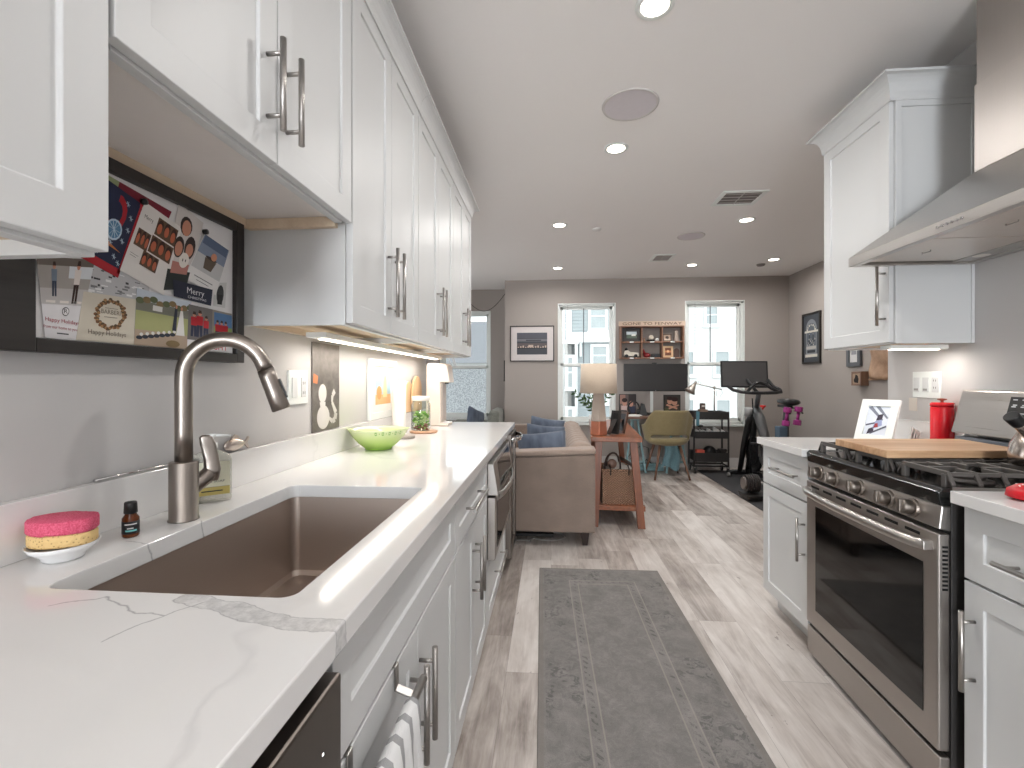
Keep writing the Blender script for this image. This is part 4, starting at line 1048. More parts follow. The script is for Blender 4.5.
wrap(b, c[0], c[1], .0139, a0-.6, a0+.7, ZC+.0125, ZC+.0155, 1); wrap(b, c[0], c[1], .0139, a0-.4, a0+.3, ZC+.0175, ZC+.0195, 2); wrap(b, c[0], c[1], .0139, a0-.7, a0+.7, ZC+.025, ZC+.027, 2)
b.build('label', [mat('label_black', (30, 30, 34), .5, var=0), mat('label_teal', (120, 200, 200), .5, var=0), mat('label_white', (225, 225, 225), .5, var=0)], r)

# sponge dish
dish_m = mat('white_porcelain', (228, 228, 228), .2, var=.01)
cx, cy = -.806, .712; sa = math.atan2(.02, .111)
rz = Matrix.Rotation(R(12), 3, 'Z')
d_ = B((cx, cy, ZC)).lathe([(.001, ZC+.0008), (.026, ZC+.0008), (.028, ZC+.004), (.030, ZC+.009), (.042, ZC+.018), (.0475, ZC+.027), (.0455, ZC+.027), (.039, ZC+.020), (.001, ZC+.016)], (cx, cy, 0), 40, axis=rz).build('soap_dish', dish_m)
tag(d_, 'small white footed dish under the pink sponge, left of the sink', 'dish')
def sponge_shape(b, z0, z1, m, hw=.049, hd=.034, bump=0):
    n = 48; rings = []
    for z, k in ((z0, .97), (z0+.003, 1), (z1-.003, 1), (z1, .965)):
        ring = []
        for j in range(n):
            t = 2*math.pi*j/n
            rr = 1-.07*max(0, math.cos(t-.1))**14-.05*max(0, math.sin(t+.2))**20
            ring.append(Vector((cx, cy, 0))+rz @ Vector((hw*k*rr*math.cos(t), hd*k*rr*math.sin(t), z+bump*random.random())))
        rings.append(ring)
    vs = [v for r_ in rings for v in r_]
    fs = [(i*n+j, i*n+(j+1) % n, (i+1)*n+(j+1) % n, (i+1)*n+j) for i in range(3) for j in range(n)]+[tuple(range(n))[::-1], tuple(range(3*n, 4*n))]
    b.add(vs, fs, m, True)
YS = NT('cellulose_sponge'); co = YS.coords(); vo = YS.n('ShaderNodeTexVoronoi'); YS.l(co, vo.inputs['Vector']); vo.inputs['Scale'].default_value = 190
hol = YS.math('LESS_THAN', vo.outputs['Distance'], .26); YS.l(YS.mix(YS.math('MULTIPLY', hol, .6), lin((222, 190, 132)), lin((150, 112, 60))), YS.p.inputs['Base Color']); YS.p.inputs['Roughness'].default_value = .9; YS.bump(vo.outputs['Distance'], .6, .002)
PK = NT('pink_scrub'); co = PK.coords(); nn = PK.noise(co, 420, 3, .7); PK.l(PK.ramp(nn, [(.35, lin((220, 60, 100))), (.7, lin((255, 130, 160)))]), PK.p.inputs['Base Color']); PK.p.inputs['Roughness'].default_value = .8; PK.bump(nn, 1.0, .004)
r = thing('sponge', 'oval sponge with pink scrubbing top and tan base in the white dish', 'sponge', (cx, cy, ZC+.028)); o = r.location
b = B(o); sponge_shape(b, ZC+.0265, ZC+.046, 0); b.build('base', YS.mat, r)
b = B(o); sponge_shape(b, ZC+.0462, ZC+.068, 0, .050, .036, .002); b.build('scrub_pad', PK.mat, r)

# ------------------------------------------------------------------ left counter, far side
BG = NT('green_glass_bowl'); co = BG.coords(); x, y, z = BG.sep(co)
BG.l(BG.ramp(BG.math('DIVIDE', z, .1), [(.05, lin((148, 186, 80))), (.45, lin((178, 200, 122))), (.85, lin((202, 212, 166)))]), BG.p.inputs['Base Color']); BG.p.inputs['Roughness'].default_value = .15
r = thing('mixing_bowl', 'pale green glass mixing bowl with pour lips on the left worktop', 'bowl', (-.738, 1.955, ZC)); o = r.location
prof_o = [(.052, .0008), (.056, .0015), (.056, .006), (.062, .010), (.085, .030), (.104, .055), (.113, .080), (.116, .088)]
prof_i = [(.112, .088), (.100, .056), (.080, .032), (.055, .014), (.001, .011)]
prof = [(.001, .0008)]+prof_o+prof_i; n = 56; vs = []; fs = []
for rr, z in prof:
    for j in range(n):
        t = 2*math.pi*j/n; lip = max(0, abs(math.cos(t-R(18))))**24*(z/.088)**3
        q = rr*(1+.14*lip); vs.append((-.738+q*math.cos(t), 1.955+q*math.sin(t), ZC+z+.002*lip))
fs = [(i*n+j, i*n+(j+1) % n, (i+1)*n+(j+1) % n, (i+1)*n+j) for i in range(len(prof)-1) for j in range(n)]
b = B(o).add(vs, fs, 0, True); b.build('bowl', [BG.mat], r, fix=True)
b = B(o); GRN = mat('pattern_green', (84, 150, 44), .4, var=0)
def on_bowl(a, z):   # point just outside the bowl wall
    zs = [p[1] for p in prof_o]
    for (r0, z0_), (r1, z1_) in zip(prof_o, prof_o[1:]):
        if z0_ <= z <= z1_: rr = r0+(r1-r0)*(z-z0_)/(z1_-z0_)
    rr += .0006; return (-.738+rr*math.cos(a), 1.955+rr*math.sin(a), ZC+z)
for k in range(12):
    a = R(-75+k*7.2)
    if k % 2 == 0:
        w_ = .036; h_ = .010; zc_ = .072
        for (a0_, a1_, z0_, z1_) in ((a-w_, a+w_, zc_+h_*.7, zc_+h_), (a-w_, a+w_, zc_-h_*.3, zc_), (a-w_, a-w_*.6, zc_, zc_+h_*.7), (a+w_*.6, a+w_, zc_, zc_+h_*.7)):
            b.poly([on_bowl(a0_, z0_), on_bowl(a1_, z0_), on_bowl(a1_, z1_), on_bowl(a0_, z1_)])
    else:
        b.poly([on_bowl(a-.016, .075), on_bowl(a, .072), on_bowl(a+.016, .075), on_bowl(a, .079)])
b.build('pattern', GRN, r)

r = thing('metal_wall_plate', 'rectangular steel sign with an ampersand cut-out leaning behind the bowl', 'wall art', (-.872, 1.775, LZ)); o = r.location
AG = NT('aged_steel'); co = AG.coords(); nn = AG.noise(co, 14, 5, .65); AG.l(AG.ramp(nn, [(.3, lin((108, 102, 98))), (.7, lin((150, 144, 139)))]), AG.p.inputs['Base Color']); AG.p.inputs['Metallic'].default_value = .7; AG.p.inputs['Roughness'].default_value = .5
rust = mat('rust_orange', (206, 128, 88), .7)
b = B(o); b.box(-.8835, 1.664, LZ+.0005, -.8795, 1.884, 1.352, 0)
for cy_, cz_, ry_, rz_ in ((1.741, 1.158, .032, .036), (1.747, 1.066, .050, .046)):
    b.poly([(-.8791, cy_+ry_*math.cos(k*math.pi/12), cz_+rz_*math.sin(k*math.pi/12)) for k in range(24)], 1)
b.poly([(-.8792, 1.718, 1.125), (-.8792, 1.764, 1.125), (-.8792, 1.762, 1.098), (-.8792, 1.726, 1.098)], 1)
crl = [(1.842, 1.166, .012), (1.822, 1.148, .010), (1.818, 1.122, .007), (1.836, 1.098, .010), (1.852, 1.076, .013), (1.845, 1.052, .013), (1.822, 1.044, .010), (1.792, 1.060, .006)]
for (ya_, za_, ra_), (yb_, zb__, rb_) in zip(crl, crl[1:]):
    dn = Vector((0, -(zb__-za_), yb_-ya_)).normalized(); pa, pb = Vector((-.8790, ya_, za_)), Vector((-.8790, yb_, zb__))
    b.poly([pa-dn*ra_, pb-dn*rb_, pb+dn*rb_, pa+dn*ra_], 1)
b.poly([(-.8790, 1.668, 1.20), (-.8790, 1.700, 1.195), (-.8790, 1.705, 1.225), (-.8790, 1.672, 1.235)], 2)
b.build('plate', [AG.mat, mat('wall_seen_through', (214, 210, 206), .7), rust], r)
r = thing('switch_plate', 'white switch and outlet plate on the left wall beside the steel ampersand sign', 'outlet', (-.885, 1.567, 1.126)); o = r.location
B(o).box(-.8848, 1.506, 1.126, -.878, 1.629, 1.243).build('plate', WHITE2, r, .002)
B(o).box(-.8778, 1.522, 1.150, -.8745, 1.554, 1.219).build('rocker', WHITE, r, .001)
g = B(o).box(-.8778, 1.582, 1.150, -.8755, 1.614, 1.219).build('outlet', WHITE, r, .001)
b = B(o)
for zz in (1.160, 1.194):
    for dy in (-.006, .006): b.box(-.8754, 1.598+dy-.0012, zz, -.8750, 1.598+dy+.0012, zz+.010)
b.build('slots', mat('slot_grey', (90, 90, 92), .6), g)

r = thing('framed_print', 'white framed print of an orange and bottle resting on the backsplash', 'picture', (-.87, 2.38, LZ)); o = r.location
b = B(o); b.box(-.8835, 2.19, LZ+.0005, -.866, 2.225, 1.315); b.box(-.8835, 2.545, LZ+.0005, -.866, 2.58, 1.315); b.box(-.8835, 2.225, 1.280, -.866, 2.545, 1.315); b.box(-.8835, 2.225, LZ+.0005, -.866, 2.545, LZ+.035)
b.build('frame', WHITE2, r, .002)
b = B(o); X = -.875
def rc(y0, z0, y1, z1, m, e=0): b.poly([(X+e, y0, z0), (X+e, y1, z0), (X+e, y1, z1), (X+e, y0, z1)], m)
rc(2.225, LZ+.035, 2.545, 1.28, 0); rc(2.275, 1.085, 2.495, 1.245, 1, .0004); rc(2.275, 1.085, 2.495, 1.135, 2, .0006)
b.poly([(X+.0008, 2.38, 1.12), (X+.0008, 2.44, 1.12), (X+.0008, 2.435, 1.21), (X+.0008, 2.42, 1.235), (X+.0008, 2.40, 1.235), (X+.0008, 2.385, 1.21)], 3)
b.poly([(X+.001, 2.325+.035*math.cos(t), 1.145+.035*math.sin(t)) for t in [k*math.pi/8 for k in range(16)]], 4)
b.build('print', pal((236, 234, 230), (168, 200, 214), (228, 180, 128), (238, 210, 160), (222, 152, 92)), r)
r = thing('ceramic_vase', 'tall plain white cylinder vase between the framed print and wooden boards', 'vase', (-.81, 2.46, ZC)); o = r.location
B(o).lathe([(.001, ZC+.001), (.036, ZC+.001), (.037, ZC+.004), (.037, 1.205), (.034, 1.205), (.034, ZC+.02), (.001, ZC+.02)], (-.815, 2.46, 0), 32).build('body', mat('vase_white', (232, 228, 222), .3), r)
for lb, y0, y1, zt, th, x in (('low wooden serving board leaning on the wall beside the glass jar', 2.72, 2.90, 1.20, .014, -.8825), ('taller rounded wooden board leaning on the wall behind the glass jar', 2.84, 3.04, 1.235, .014, -.866)):
    m = wood('board_wood_%d' % (y0*100), (206, 168, 122), (232, 200, 160), 2, .5)
    pts = [(y0, LZ), (y1, LZ), (y1, LZ+(zt-LZ)*.55)]+[((y0+y1)/2+(y1-y0)/2*math.cos(a), LZ+(zt-LZ)*.55+(zt-LZ)*.45*math.sin(a)) for a in [R(k*15) for k in range(1, 12)]]+[(y0, LZ+(zt-LZ)*.55)]
    b = B((x, (y0+y1)/2, LZ)); zoff = .0005 if x < -.87 else -.0
    if x > -.87: pts = [(y, z) for y, z in pts]
    b.prism([(x, y, z+.0006) for y, z in pts], (th, 0, 0)); tag(b.build('serving_board', m, bevel=.003, fix=True), lb, 'cutting board')
tag(B((-.70, 2.56, ZC)).lathe([(.001, ZC+.0008), (.074, ZC+.0008), (.078, ZC+.004), (.078, ZC+.009), (.074, ZC+.012), (.001, ZC+.012)], (-.715, 2.585, 0), 40).build('wooden_trivet', wood('trivet_wood', (176, 132, 104), (206, 166, 136)), None), 'round wooden trivet under the glass jar', 'trivet')
tag(B((-.72, 2.33, ZC)).lathe([(.001, ZC+.0008), (.045, ZC+.0008), (.047, ZC+.004), (.047, ZC+.013), (.044, ZC+.016), (.001, ZC+.016)], (-.735, 2.32, 0), 36).build('stone_coaster', mat('grey_stone', (150, 142, 134), .7, bump=.3)), 'small round grey coaster on the worktop behind the green bowl', 'coaster')
r = thing('glass_jar', 'clear glass storage jar half full of green and brown pods on the trivet', 'jar', (-.735, 2.60, ZC+.012)); o = r.location; c = (-.735, 2.60, 0); z = ZC+.0125
B(o).lathe([(.001, z), (.048, z), (.054, z+.006), (.054, z+.145), (.046, z+.160), (.046, z+.168)], c, 40).build('glass', JARGLASS, r)
B(o).lathe([(.0475, z+.166), (.050, z+.168), (.050, z+.188), (.046, z+.192), (.001, z+.192)], c, 40).build('lid', JARGLASS if False else mat('lid_white', (226, 222, 214), .3), r)
b = B(o); rnd = random.Random(11)
for k in range(150):
    a = rnd.uniform(0, 6.28); rr = .043*math.sqrt(rnd.random()); h_ = rnd.uniform(.008, .105); q = Vector((c[0]+rr*math.cos(a), c[1]+rr*math.sin(a), z+h_))
    m = 0 if h_ < .035 and rnd.random() < .7 else (1 if rnd.random() < .6 else 2)
    b.ball(q, rnd.uniform(.006, .010), m, 8, 5, sz=rnd.uniform(.5, 1))
b.build('contents', pal((150, 104, 78), (112, 164, 62), (178, 206, 130)), r)['kind'] = 'stuff'
# coffee maker
r = thing('coffee_maker', 'cream single-serve coffee maker at the far end of the left worktop', 'coffee maker', (-.75, 3.03, ZC)); o = r.location
CM = mat('cream_plastic', (226, 214, 204), .35)
cmx = [(-.800, 0.001), (-.655, .001), (-.655, .016), (-.705, .024), (-.705, .280), (-.645, .280), (-.660, .390), (-.675, .402), (-.788, .402), (-.798, .39)]
B(o).prism([(x, 2.95, ZC+z) for x, z in cmx], (0, .14, 0)).build('body', CM, r, .012, 4, fix=True)
B(o).box(-.7045, 2.965, ZC+.03, -.696, 3.075, ZC+.275).build('cup_bay', mat('bay_grey', (178, 166, 158), .4), r, .002)
b = B(o)
for yy in (2.96, 2.985, 3.01): b.cyl((-.672, yy, ZC+.280), (-.672, yy, ZC+.271), .008, n=12)
b.build('nozzle', BLACK, r)
B(o).box(-.695, 2.96, ZC+.0165, -.652, 3.06, ZC+.023).build('drip_tray', mat('tray_white', (236, 234, 232), .3), r, .002)

# ------------------------------------------------------------------ towel bar and towel on the sink door
r = thing('towel_bar', 'over-door towel bar hooked on the sink cabinet door', 'towel rail', (-.24, .72, .70)); o = r.location
bx, bz = -.238, .652
for yy in (.625, .822):
    b = B(o); wd = .009
    b.box(-.2820, yy-wd, .6965, -.2770, yy+wd, .6985)
    b.box(-.2785, yy-wd, .655, -.2755, yy+wd, .6985); b.hexa([(-.2785, yy-wd, .655), (bx-.004, yy-wd, bz-.010), (bx-.004, yy+wd, bz-.010), (-.2785, yy+wd, .655)],
                                                       [(-.2785, yy-wd, .659), (bx-.004, yy-wd, bz-.006), (bx-.004, yy+wd, bz-.006), (-.2785, yy+wd, .659)])
    b.build('hook', NICKEL, r, .001)
B(o).cyl((bx, .50, bz), (bx, .86, bz), .0075, n=20).build('rail', NICKEL, r)
TW = NT('striped_towel'); co = TW.coords(); x, y, z = TW.sep(co)
st = TW.math('FRACT', TW.math('MULTIPLY', TW.math('ADD', y, .002), 22)); s1 = TW.math('LESS_THAN', st, .33)
nn = TW.noise(co, 500, 2); TW.l(TW.mix(TW.math('MULTIPLY', s1, .85), lin((228, 228, 228)), lin((150, 150, 152))), TW.p.inputs['Base Color']); TW.p.inputs['Roughness'].default_value = .95; TW.bump(nn, .5, .003)
tw = B((bx, .69, bz)); ny = 40; rows = []
prof = [(-.017, -.28), (-.015, -.10), (-.0115, -.02), (-.0095, .004), (0, .0115), (.0095, .005), (.013, -.02), (.017, -.10), (.021, -.22), (.024, -.36)]
for i in range(ny+1):
    y = .585+.205*i/ny
    rows.append([(bx+dx+(.008*math.sin(i*.75)+.004*math.sin(i*1.9))*min(1, max(0, -dz)*6), y, bz+dz) for dx, dz in prof])
vs = [v for r_ in rows for v in r_]; n = len(prof)
fs = [(i*n+j, i*n+j+1, (i+1)*n+j+1, (i+1)*n+j) for i in range(ny) for j in range(n-1)]
tw.add(vs, fs, 0, True); tw = tw.build('dish_towel', TW.mat); md = tw.modifiers.new('s', 'SOLIDIFY'); md.thickness = .0025; md.offset = 1
tag(tw, 'white and grey striped dish towel hanging over the towel bar at the sink cabinet', 'towel')

# ------------------------------------------------------------------ photo board
r = thing('photo_board', 'wide black framed white board of holiday cards hanging above the sink', 'photo board', (-.884, .95, 1.45)); o = r.location
def fbox(b, y0, z0, y1, z1, x0=-.8845, x1=-.850): b.box(x0, y0, z0, x1, y1, z1)
b = B(o); fbox(b, .60, 1.257, .708, 1.642); fbox(b, 1.206, 1.257, 1.236, 1.642); fbox(b, .708, 1.257, 1.206, 1.281); fbox(b, .708, 1.616, 1.206, 1.642)
b.build('frame', BLACKWOOD, r, .002)
B(o).box(-.8835, .704, 1.275, -.8640, 1.21, 1.62).build('board', mat('board_white', (224, 222, 222), .5), r)
for y, z in ((.919, 1.586), (1.095, 1.578)):
    tag(B((-.86, y, z)).lathe([(.001, 0), (.0065, 0), (.0065, .008), (.001, .009)], (-.8585, y, z), 18, axis=Matrix(((0, 0, 1), (1, 0, 0), (0, 1, 0)))).build('round_magnet', BLACK),
        'small black round magnet at the top of the %s card' % ('four-photo' if y < 1 else 'baby photo'), 'magnet')
_cx = [-.8636]
def card(label, q, base, draw=None, cols=(), lift=None, nm='greeting_card'):
    """q: tl, tr, br, bl as (y, z) on the board"""
    _cx[0] += .00028; x = _cx[0]
    tl, tr, br, bl = [Vector((0, *p)) for p in q]
    def P(s, t, e=0):
        a = bl.lerp(br, s); c_ = tl.lerp(tr, s); p = a.lerp(c_, t); return (x+.0004+e, p.y, p.z)
    b = B((x, q[3][0], q[3][1]))
    v = [P(0, 0), P(1, 0), P(1, 1), P(0, 1)]
    b.hexa([(x, p[1], p[2]) for p in v], v, 0)
    if draw: draw(b, P)
    return tag(b.build(nm, pal(base, *cols)), label, 'card')
def F(b, P, s0, t0, s1, t1, m, e=.0002): b.poly([P(s0, t0, e), P(s1, t0, e), P(s1, t1, e), P(s0, t1, e)], m)
def blob(b, P, s, t, rs, rt, m, e=.0004, n=14): b.poly([P(s+rs*math.cos(2*math.pi*k/n), t+rt*math.sin(2*math.pi*k/n), e) for k in range(n)], m)
def person_print(b, P, s, t, h, hair, skin, top, legs, e=.0004):
    wv = h*.22; b.poly([P(s-wv*.5, t, e), P(s-wv*.1, t, e), P(s, t+h*.45, e), P(s+wv*.1, t, e), P(s+wv*.5, t, e), P(s+wv*.45, t+h*.5, e), P(s-wv*.45, t+h*.5, e)], legs)
    b.poly([P(s-wv*.5, t+h*.45, e+.0001), P(s+wv*.5, t+h*.45, e+.0001), P(s+wv*.55, t+h*.8, e+.0001), P(s-wv*.55, t+h*.8, e+.0001)], top)
    blob(b, P, s, t+h*.9, wv*.30, h*.10, skin, e+.0002); b.poly([P(s-wv*.3, t+h*.9, e+.0003), P(s+wv*.3, t+h*.9, e+.0003), P(s+wv*.2, t+h*1.02, e+.0003), P(s-wv*.2, t+h*1.02, e+.0003)], hair)
def faces(b, P, s0, t0, s1, t1, bgm, skin, hair, n=3, e=.0004):
    F(b, P, s0, t0, s1, t1, bgm, e)
    for k in range(n):
        s = s0+(s1-s0)*(k+.5)/n; rs = (s1-s0)/n*.42; rt = (t1-t0)*.36; tt = t0+(t1-t0)*(.45+.06*(k % 2))
        blob(b, P, s, tt+rt*.3, rs, rt*1.05, hair, e+.0001); blob(b, P, s, tt-rt*.1, rs*.78, rt*.85, skin, e+.0002)
SK, HR = (196, 136, 112), (56, 36, 30)
def d_green(b, P): F(b, P, .3, 0, 1, 1, 1); F(b, P, .32, .1, .9, .3, 2, .0004)
card('green and red card peeking out behind the navy snowman card', [(.815, 1.614), (1.0, 1.594), (.986, 1.562), (.809, 1.58)], (150, 160, 120), d_green, [(120, 24, 44), (226, 220, 214)])
def d_bw(b, P):
    rnd = random.Random(4)
    for k in range(60):
        s, t = rnd.uniform(.02, .9), rnd.uniform(.04, .9); F(b, P, s, t, s+rnd.uniform(.03, .1), t+rnd.uniform(.02, .06), 1+k % 3, .0002+k*.000002)
card('black and white snowy photo card behind the cream wreath card', [(.800, 1.440), (.940, 1.429), (.940, 1.36), (.800, 1.35)], (190, 190, 192), d_bw, [(60, 60, 62), (120, 120, 122), (232, 232, 232)])
def d_bw2(b, P): blob(b, P, .5, .5, .3, .4, 1); F(b, P, .3, .1, .7, .5, 2, .0006)
card('narrow black and white photo at the right edge of the photo board', [(1.137, 1.460), (1.181, 1.470), (1.175, 1.401), (1.131, 1.400)], (200, 200, 198), d_bw2, [(60, 60, 60), (30, 30, 30)])
def d_street(b, P):
    F(b, P, 0, .42, 1, 1, 1); F(b, P, 0, .42, 1, .62, 2, .0003); F(b, P, .55, .75, 1, .95, 3, .0003); F(b, P, 0, .9, 1, 1, 6, .00035)
    person_print(b, P, .28, .52, .42, 4, 5, 7, 8); person_print(b, P, .72, .44, .52, 4, 5, 9, 4)
    for k in range(3): F(b, P, .1+k*.3, .44, .3+k*.3, .47, 9, .0004)
    blob(b, P, .55, .34, .09, .055, 10, .0003); blob(b, P, .55, .34, .075, .044, 0, .0005)
    b.text('R', P(.55, .318, .0007), (0, 1, 0), (0, 0, 1), .008, 10, 0)
    b.text('Happy Holidays', P(.5, .20, .0005), (0, 1, -.02), (0, 0, 1), .009, 11, 0, width=.058)
    b.text('from our home to yours', P(.5, .12, .0005), (0, 1, -.02), (0, 0, 1), .007, 11, 0, width=.062)
    F(b, P, .35, .06, .7, .075, 10, .0004)
card('white Happy Holidays card with a couple crossing a street, leftmost on the photo board', [(.717, 1.418), (.819, 1.438), (.785, 1.281), (.731, 1.283)], (222, 220, 222), d_street,
     [(168, 162, 156), (196, 192, 190), (220, 224, 228), HR, SK, (110, 100, 92), (120, 134, 150), (56, 66, 84), (230, 222, 216), (60, 60, 64), (160, 40, 56)])
def d_navy(b, P):
    F(b, P, .0, .0, 1, .12, 1); F(b, P, .0, .05, .06, 1, 1); F(b, P, .94, .05, 1, 1, 1); F(b, P, .05, .10, .95, .96, 0, .0003)
    for rr, mm, e in ((.24, 1, .0004), (.15, 0, .0005)):
        blob(b, P, .52, .70, rr, rr*1.0, mm, e)
    F(b, P, .2, .70, .52, 1, 0, .0006); blob(b, P, .60, .50, .17, .13, 2, .0007); blob(b, P, .60, .50, .14, .105, 3, .0008)
    for k in range(6): a = k*math.pi/6; b.poly([P(.60-.13*math.cos(a)-.006, .50-.1*math.sin(a), .001), P(.60+.13*math.cos(a)-.006, .50+.1*math.sin(a), .001), P(.60+.13*math.cos(a)+.006, .50+.1*math.sin(a)+.006, .001), P(.60-.13*math.cos(a)+.006, .50-.1*math.sin(a)+.006, .001)], 2)
    b.poly([P(.45, .36, .0009), P(.88, .28, .0009), P(.45, .30, .0009)], 4)
    for s, t in ((.70, .88), (.84, .74), (.76, .20), (.86, .58), (.6, .34), (.82, .42), (.88, .15), (.4, .16)):
        for k in range(4): a = k*math.pi/4; b.poly([P(s-.05*math.cos(a), t-.035*math.sin(a), .0012), P(s+.05*math.cos(a), t+.035*math.sin(a), .0012), P(s+.05*math.cos(a)+.008, t+.035*math.sin(a)+.006, .0012), P(s-.05*math.cos(a)+.008, t-.035*math.sin(a)+.006, .0012)], 2)
card('navy Christmas card with snowflakes and red edge, top left of the photo board', [(.823, 1.606), (.924, 1.581), (.866, 1.414), (.775, 1.440)], (28, 36, 66), d_navy, [(170, 26, 40), (190, 210, 226), (84, 130, 168), (196, 120, 66)])
def d_wreath(b, P):
    rnd = random.Random(8)
    for k in range(70):
        a = k*2*math.pi/70; rr = 1+rnd.uniform(-.12, .12)
        blob(b, P, .52+.25*rr*math.cos(a), .60+.29*rr*math.sin(a), .035, .035, 1+k % 3, .0003+k*.000002, 7)
    b.text('BARBERI', P(.52, .60, .0006), (0, 1, 0), (0, 0, 1), .0085, 4, 0, width=.04)
    F(b, P, .40, .72, .64, .73, 4, .0005); F(b, P, .40, .53, .64, .54, 4, .0005)
    b.text('Happy Holidays', P(.5, .15, .0006), (0, 1, 0), (0, 0, 1), .0115, 4, 0, width=.078)
card('cream Happy Holidays card with a wreath at the bottom of the photo board', [(.797, 1.374), (.908, 1.378), (.901, 1.283), (.783, 1.283)], (208, 200, 184), d_wreath, [(122, 84, 54), (88, 70, 48), (160, 124, 84), (104, 92, 80)])
def d_wed(b, P):
    F(b, P, 0, .78, 1, 1, 1); F(b, P, 0, .62, 1, .80, 2, .0003); F(b, P, 0, .28, 1, .62, 3, .0003); F(b, P, 0, 0, 1, .28, 4, .0003)
    for k in range(9): blob(b, P, .06+k*.115, .80+.03*(k % 3), .07, .06, 5+k % 2, .0004+k*.000003)
    F(b, P, .28, .66, .45, .76, 8, .0006)
    for k in range(7):
        s = .08+k*.10; blob(b, P, s, .14+.02*k, .055, .035, 7, .0006+k*.000004); blob(b, P, s+.03, .20+.02*k, .03, .03, 8, .0008+k*.000004)
    b.poly([P(.66, .34, .001), P(.74, .34, .001), P(.73, .78, .001), P(.68, .78, .001)], 7); b.poly([P(.74, .26, .0011), P(.92, .26, .0011), P(.84, .76, .0011), P(.79, .76, .0011)], 8)
    blob(b, P, .705, .82, .02, .04, 9, .0013); blob(b, P, .81, .80, .02, .04, 9, .0013)
    blob(b, P, .7, .08, .14, .07, 6, .0009)
card('wedding photo on a lawn, bottom centre of the photo board', [(.908, 1.402), (1.057, 1.398), (1.042, 1.283), (.901, 1.283)], (150, 150, 146), d_wed, [(196, 204, 214), (120, 120, 108), (168, 170, 118), (178, 158, 138), (92, 100, 70), (130, 110, 76), (46, 50, 62), (226, 224, 220), SK])
def d_bright(b, P):
    F(b, P, 0, .22, 1, 1, 1); F(b, P, 0, .22, .52, 1, 2, .0003); F(b, P, .56, .25, 1, .95, 3, .0003); F(b, P, .56, .62, 1, .95, 4, .0004)
    for s, h in ((.12, .55), (.24, .6), (.38, .5)): person_print(b, P, s, .30, h, 5, 6, 7, 8, .0005)
    for s in (.64, .74, .84): person_print(b, P, s, .28, .48, 5, 6, 7, 8, .0005)
    F(b, P, 0, 0, 1, .22, 0, .0006)
    b.text('& BRIGHT', P(.5, .05, .0008), (0, 1, -.01), (0, 0, 1), .014, 9, 0, width=.12)
card('family photo card with people in red and the word BRIGHT, bottom right of the board', [(1.048, 1.391), (1.199, 1.389), (1.200, 1.283), (1.042, 1.283)], (228, 226, 226), d_bright, [(140, 132, 124), (110, 106, 104), (138, 160, 96), (84, 120, 160), HR, SK, (176, 28, 40), (40, 46, 70), (196, 60, 70)])
def d_couple(b, P):
    blob(b, P, .42, .80, .23, .12, 1, .0003); blob(b, P, .44, .78, .17, .10, 2, .0005); blob(b, P, .30, .52, .2, .13, 1, .0004); blob(b, P, .30, .50, .15, .09, 2, .0006)
    blob(b, P, .72, .56, .22, .16, 1, .0005); blob(b, P, .72, .53, .15, .09, 2, .0007); blob(b, P, .60, .38, .2, .1, 3, .0009); blob(b, P, .54, .38, .02, .02, 5, .0011); blob(b, P, .66, .38, .02, .02, 5, .0011)
    F(b, P, .02, .0, .98, .24, 5, .0006); F(b, P, .15, .2, .85, .34, 4, .0007)
card('photo card of a couple with two children and a white dog', [(1.018, 1.622), (1.096, 1.600), (1.039, 1.425), (.973, 1.410)], (206, 200, 196), d_couple, [(50, 38, 34), SK, (228, 222, 214), (176, 120, 110), (34, 40, 38)])
def d_four(b, P):
    for s0, t0, s1, t1 in ((.40, .68, .93, .93), (.38, .42, .93, .66), (.30, .20, .68, .40), (.06, .40, .36, .64)): faces(b, P, s0, t0, s1, t1, 1, 2, 3)
    b.text('Merry', P(.2, .80, .0006), (0, 1, -.2), (0, .2, 1), .012, 4, 0, width=.022); F(b, P, .06, .28, .24, .285, 4, .0005); F(b, P, .06, .25, .2, .255, 4, .0005)
card('white card holding four small group photos', [(.927, 1.589), (1.027, 1.566), (.975, 1.399), (.869, 1.430)], (226, 222, 218), d_four, [(92, 70, 52), (186, 100, 70), (54, 30, 24), (90, 86, 84)])
def d_baby(b, P):
    F(b, P, .02, .28, .98, .98, 1); F(b, P, .02, .28, .98, .60, 2, .0003); F(b, P, .05, .80, .95, .98, 3, .00035)
    b.poly([P(.36, .36, .0005), P(.62, .36, .0005), P(.70, .58, .0005), P(.30, .58, .0005)], 4); blob(b, P, .50, .60, .20, .03, 5, .0006); blob(b, P, .56, .66, .10, .08, 6, .0008)
    F(b, P, .2, .14, .8, .155, 7, .0005); F(b, P, .3, .08, .7, .09, 7, .0005)
card('photo card of a baby in a bucket in the snow', [(1.099, 1.577), (1.190, 1.559), (1.137, 1.428), (1.034, 1.450)], (224, 222, 220), d_baby, [(128, 140, 160), (190, 190, 190), (84, 98, 124), (98, 84, 72), (60, 52, 48), (204, 140, 110), (90, 90, 96)])
def d_merry(b, P):
    b.text('Merry', P(.55, .42, .0004), (0, 1, 0), (0, 0, 1), .019, 1, 0, width=.055); b.text('CHRISTMAS', P(.60, .14, .0004), (0, 1, 0), (0, 0, 1), .006, 1, 0, width=.06)
card('navy strip card reading Merry Christmas below the snow photos', [(1.000, 1.440), (1.126, 1.440), (1.120, 1.398), (1.003, 1.402)], (34, 38, 56), d_merry, [(214, 214, 218)])
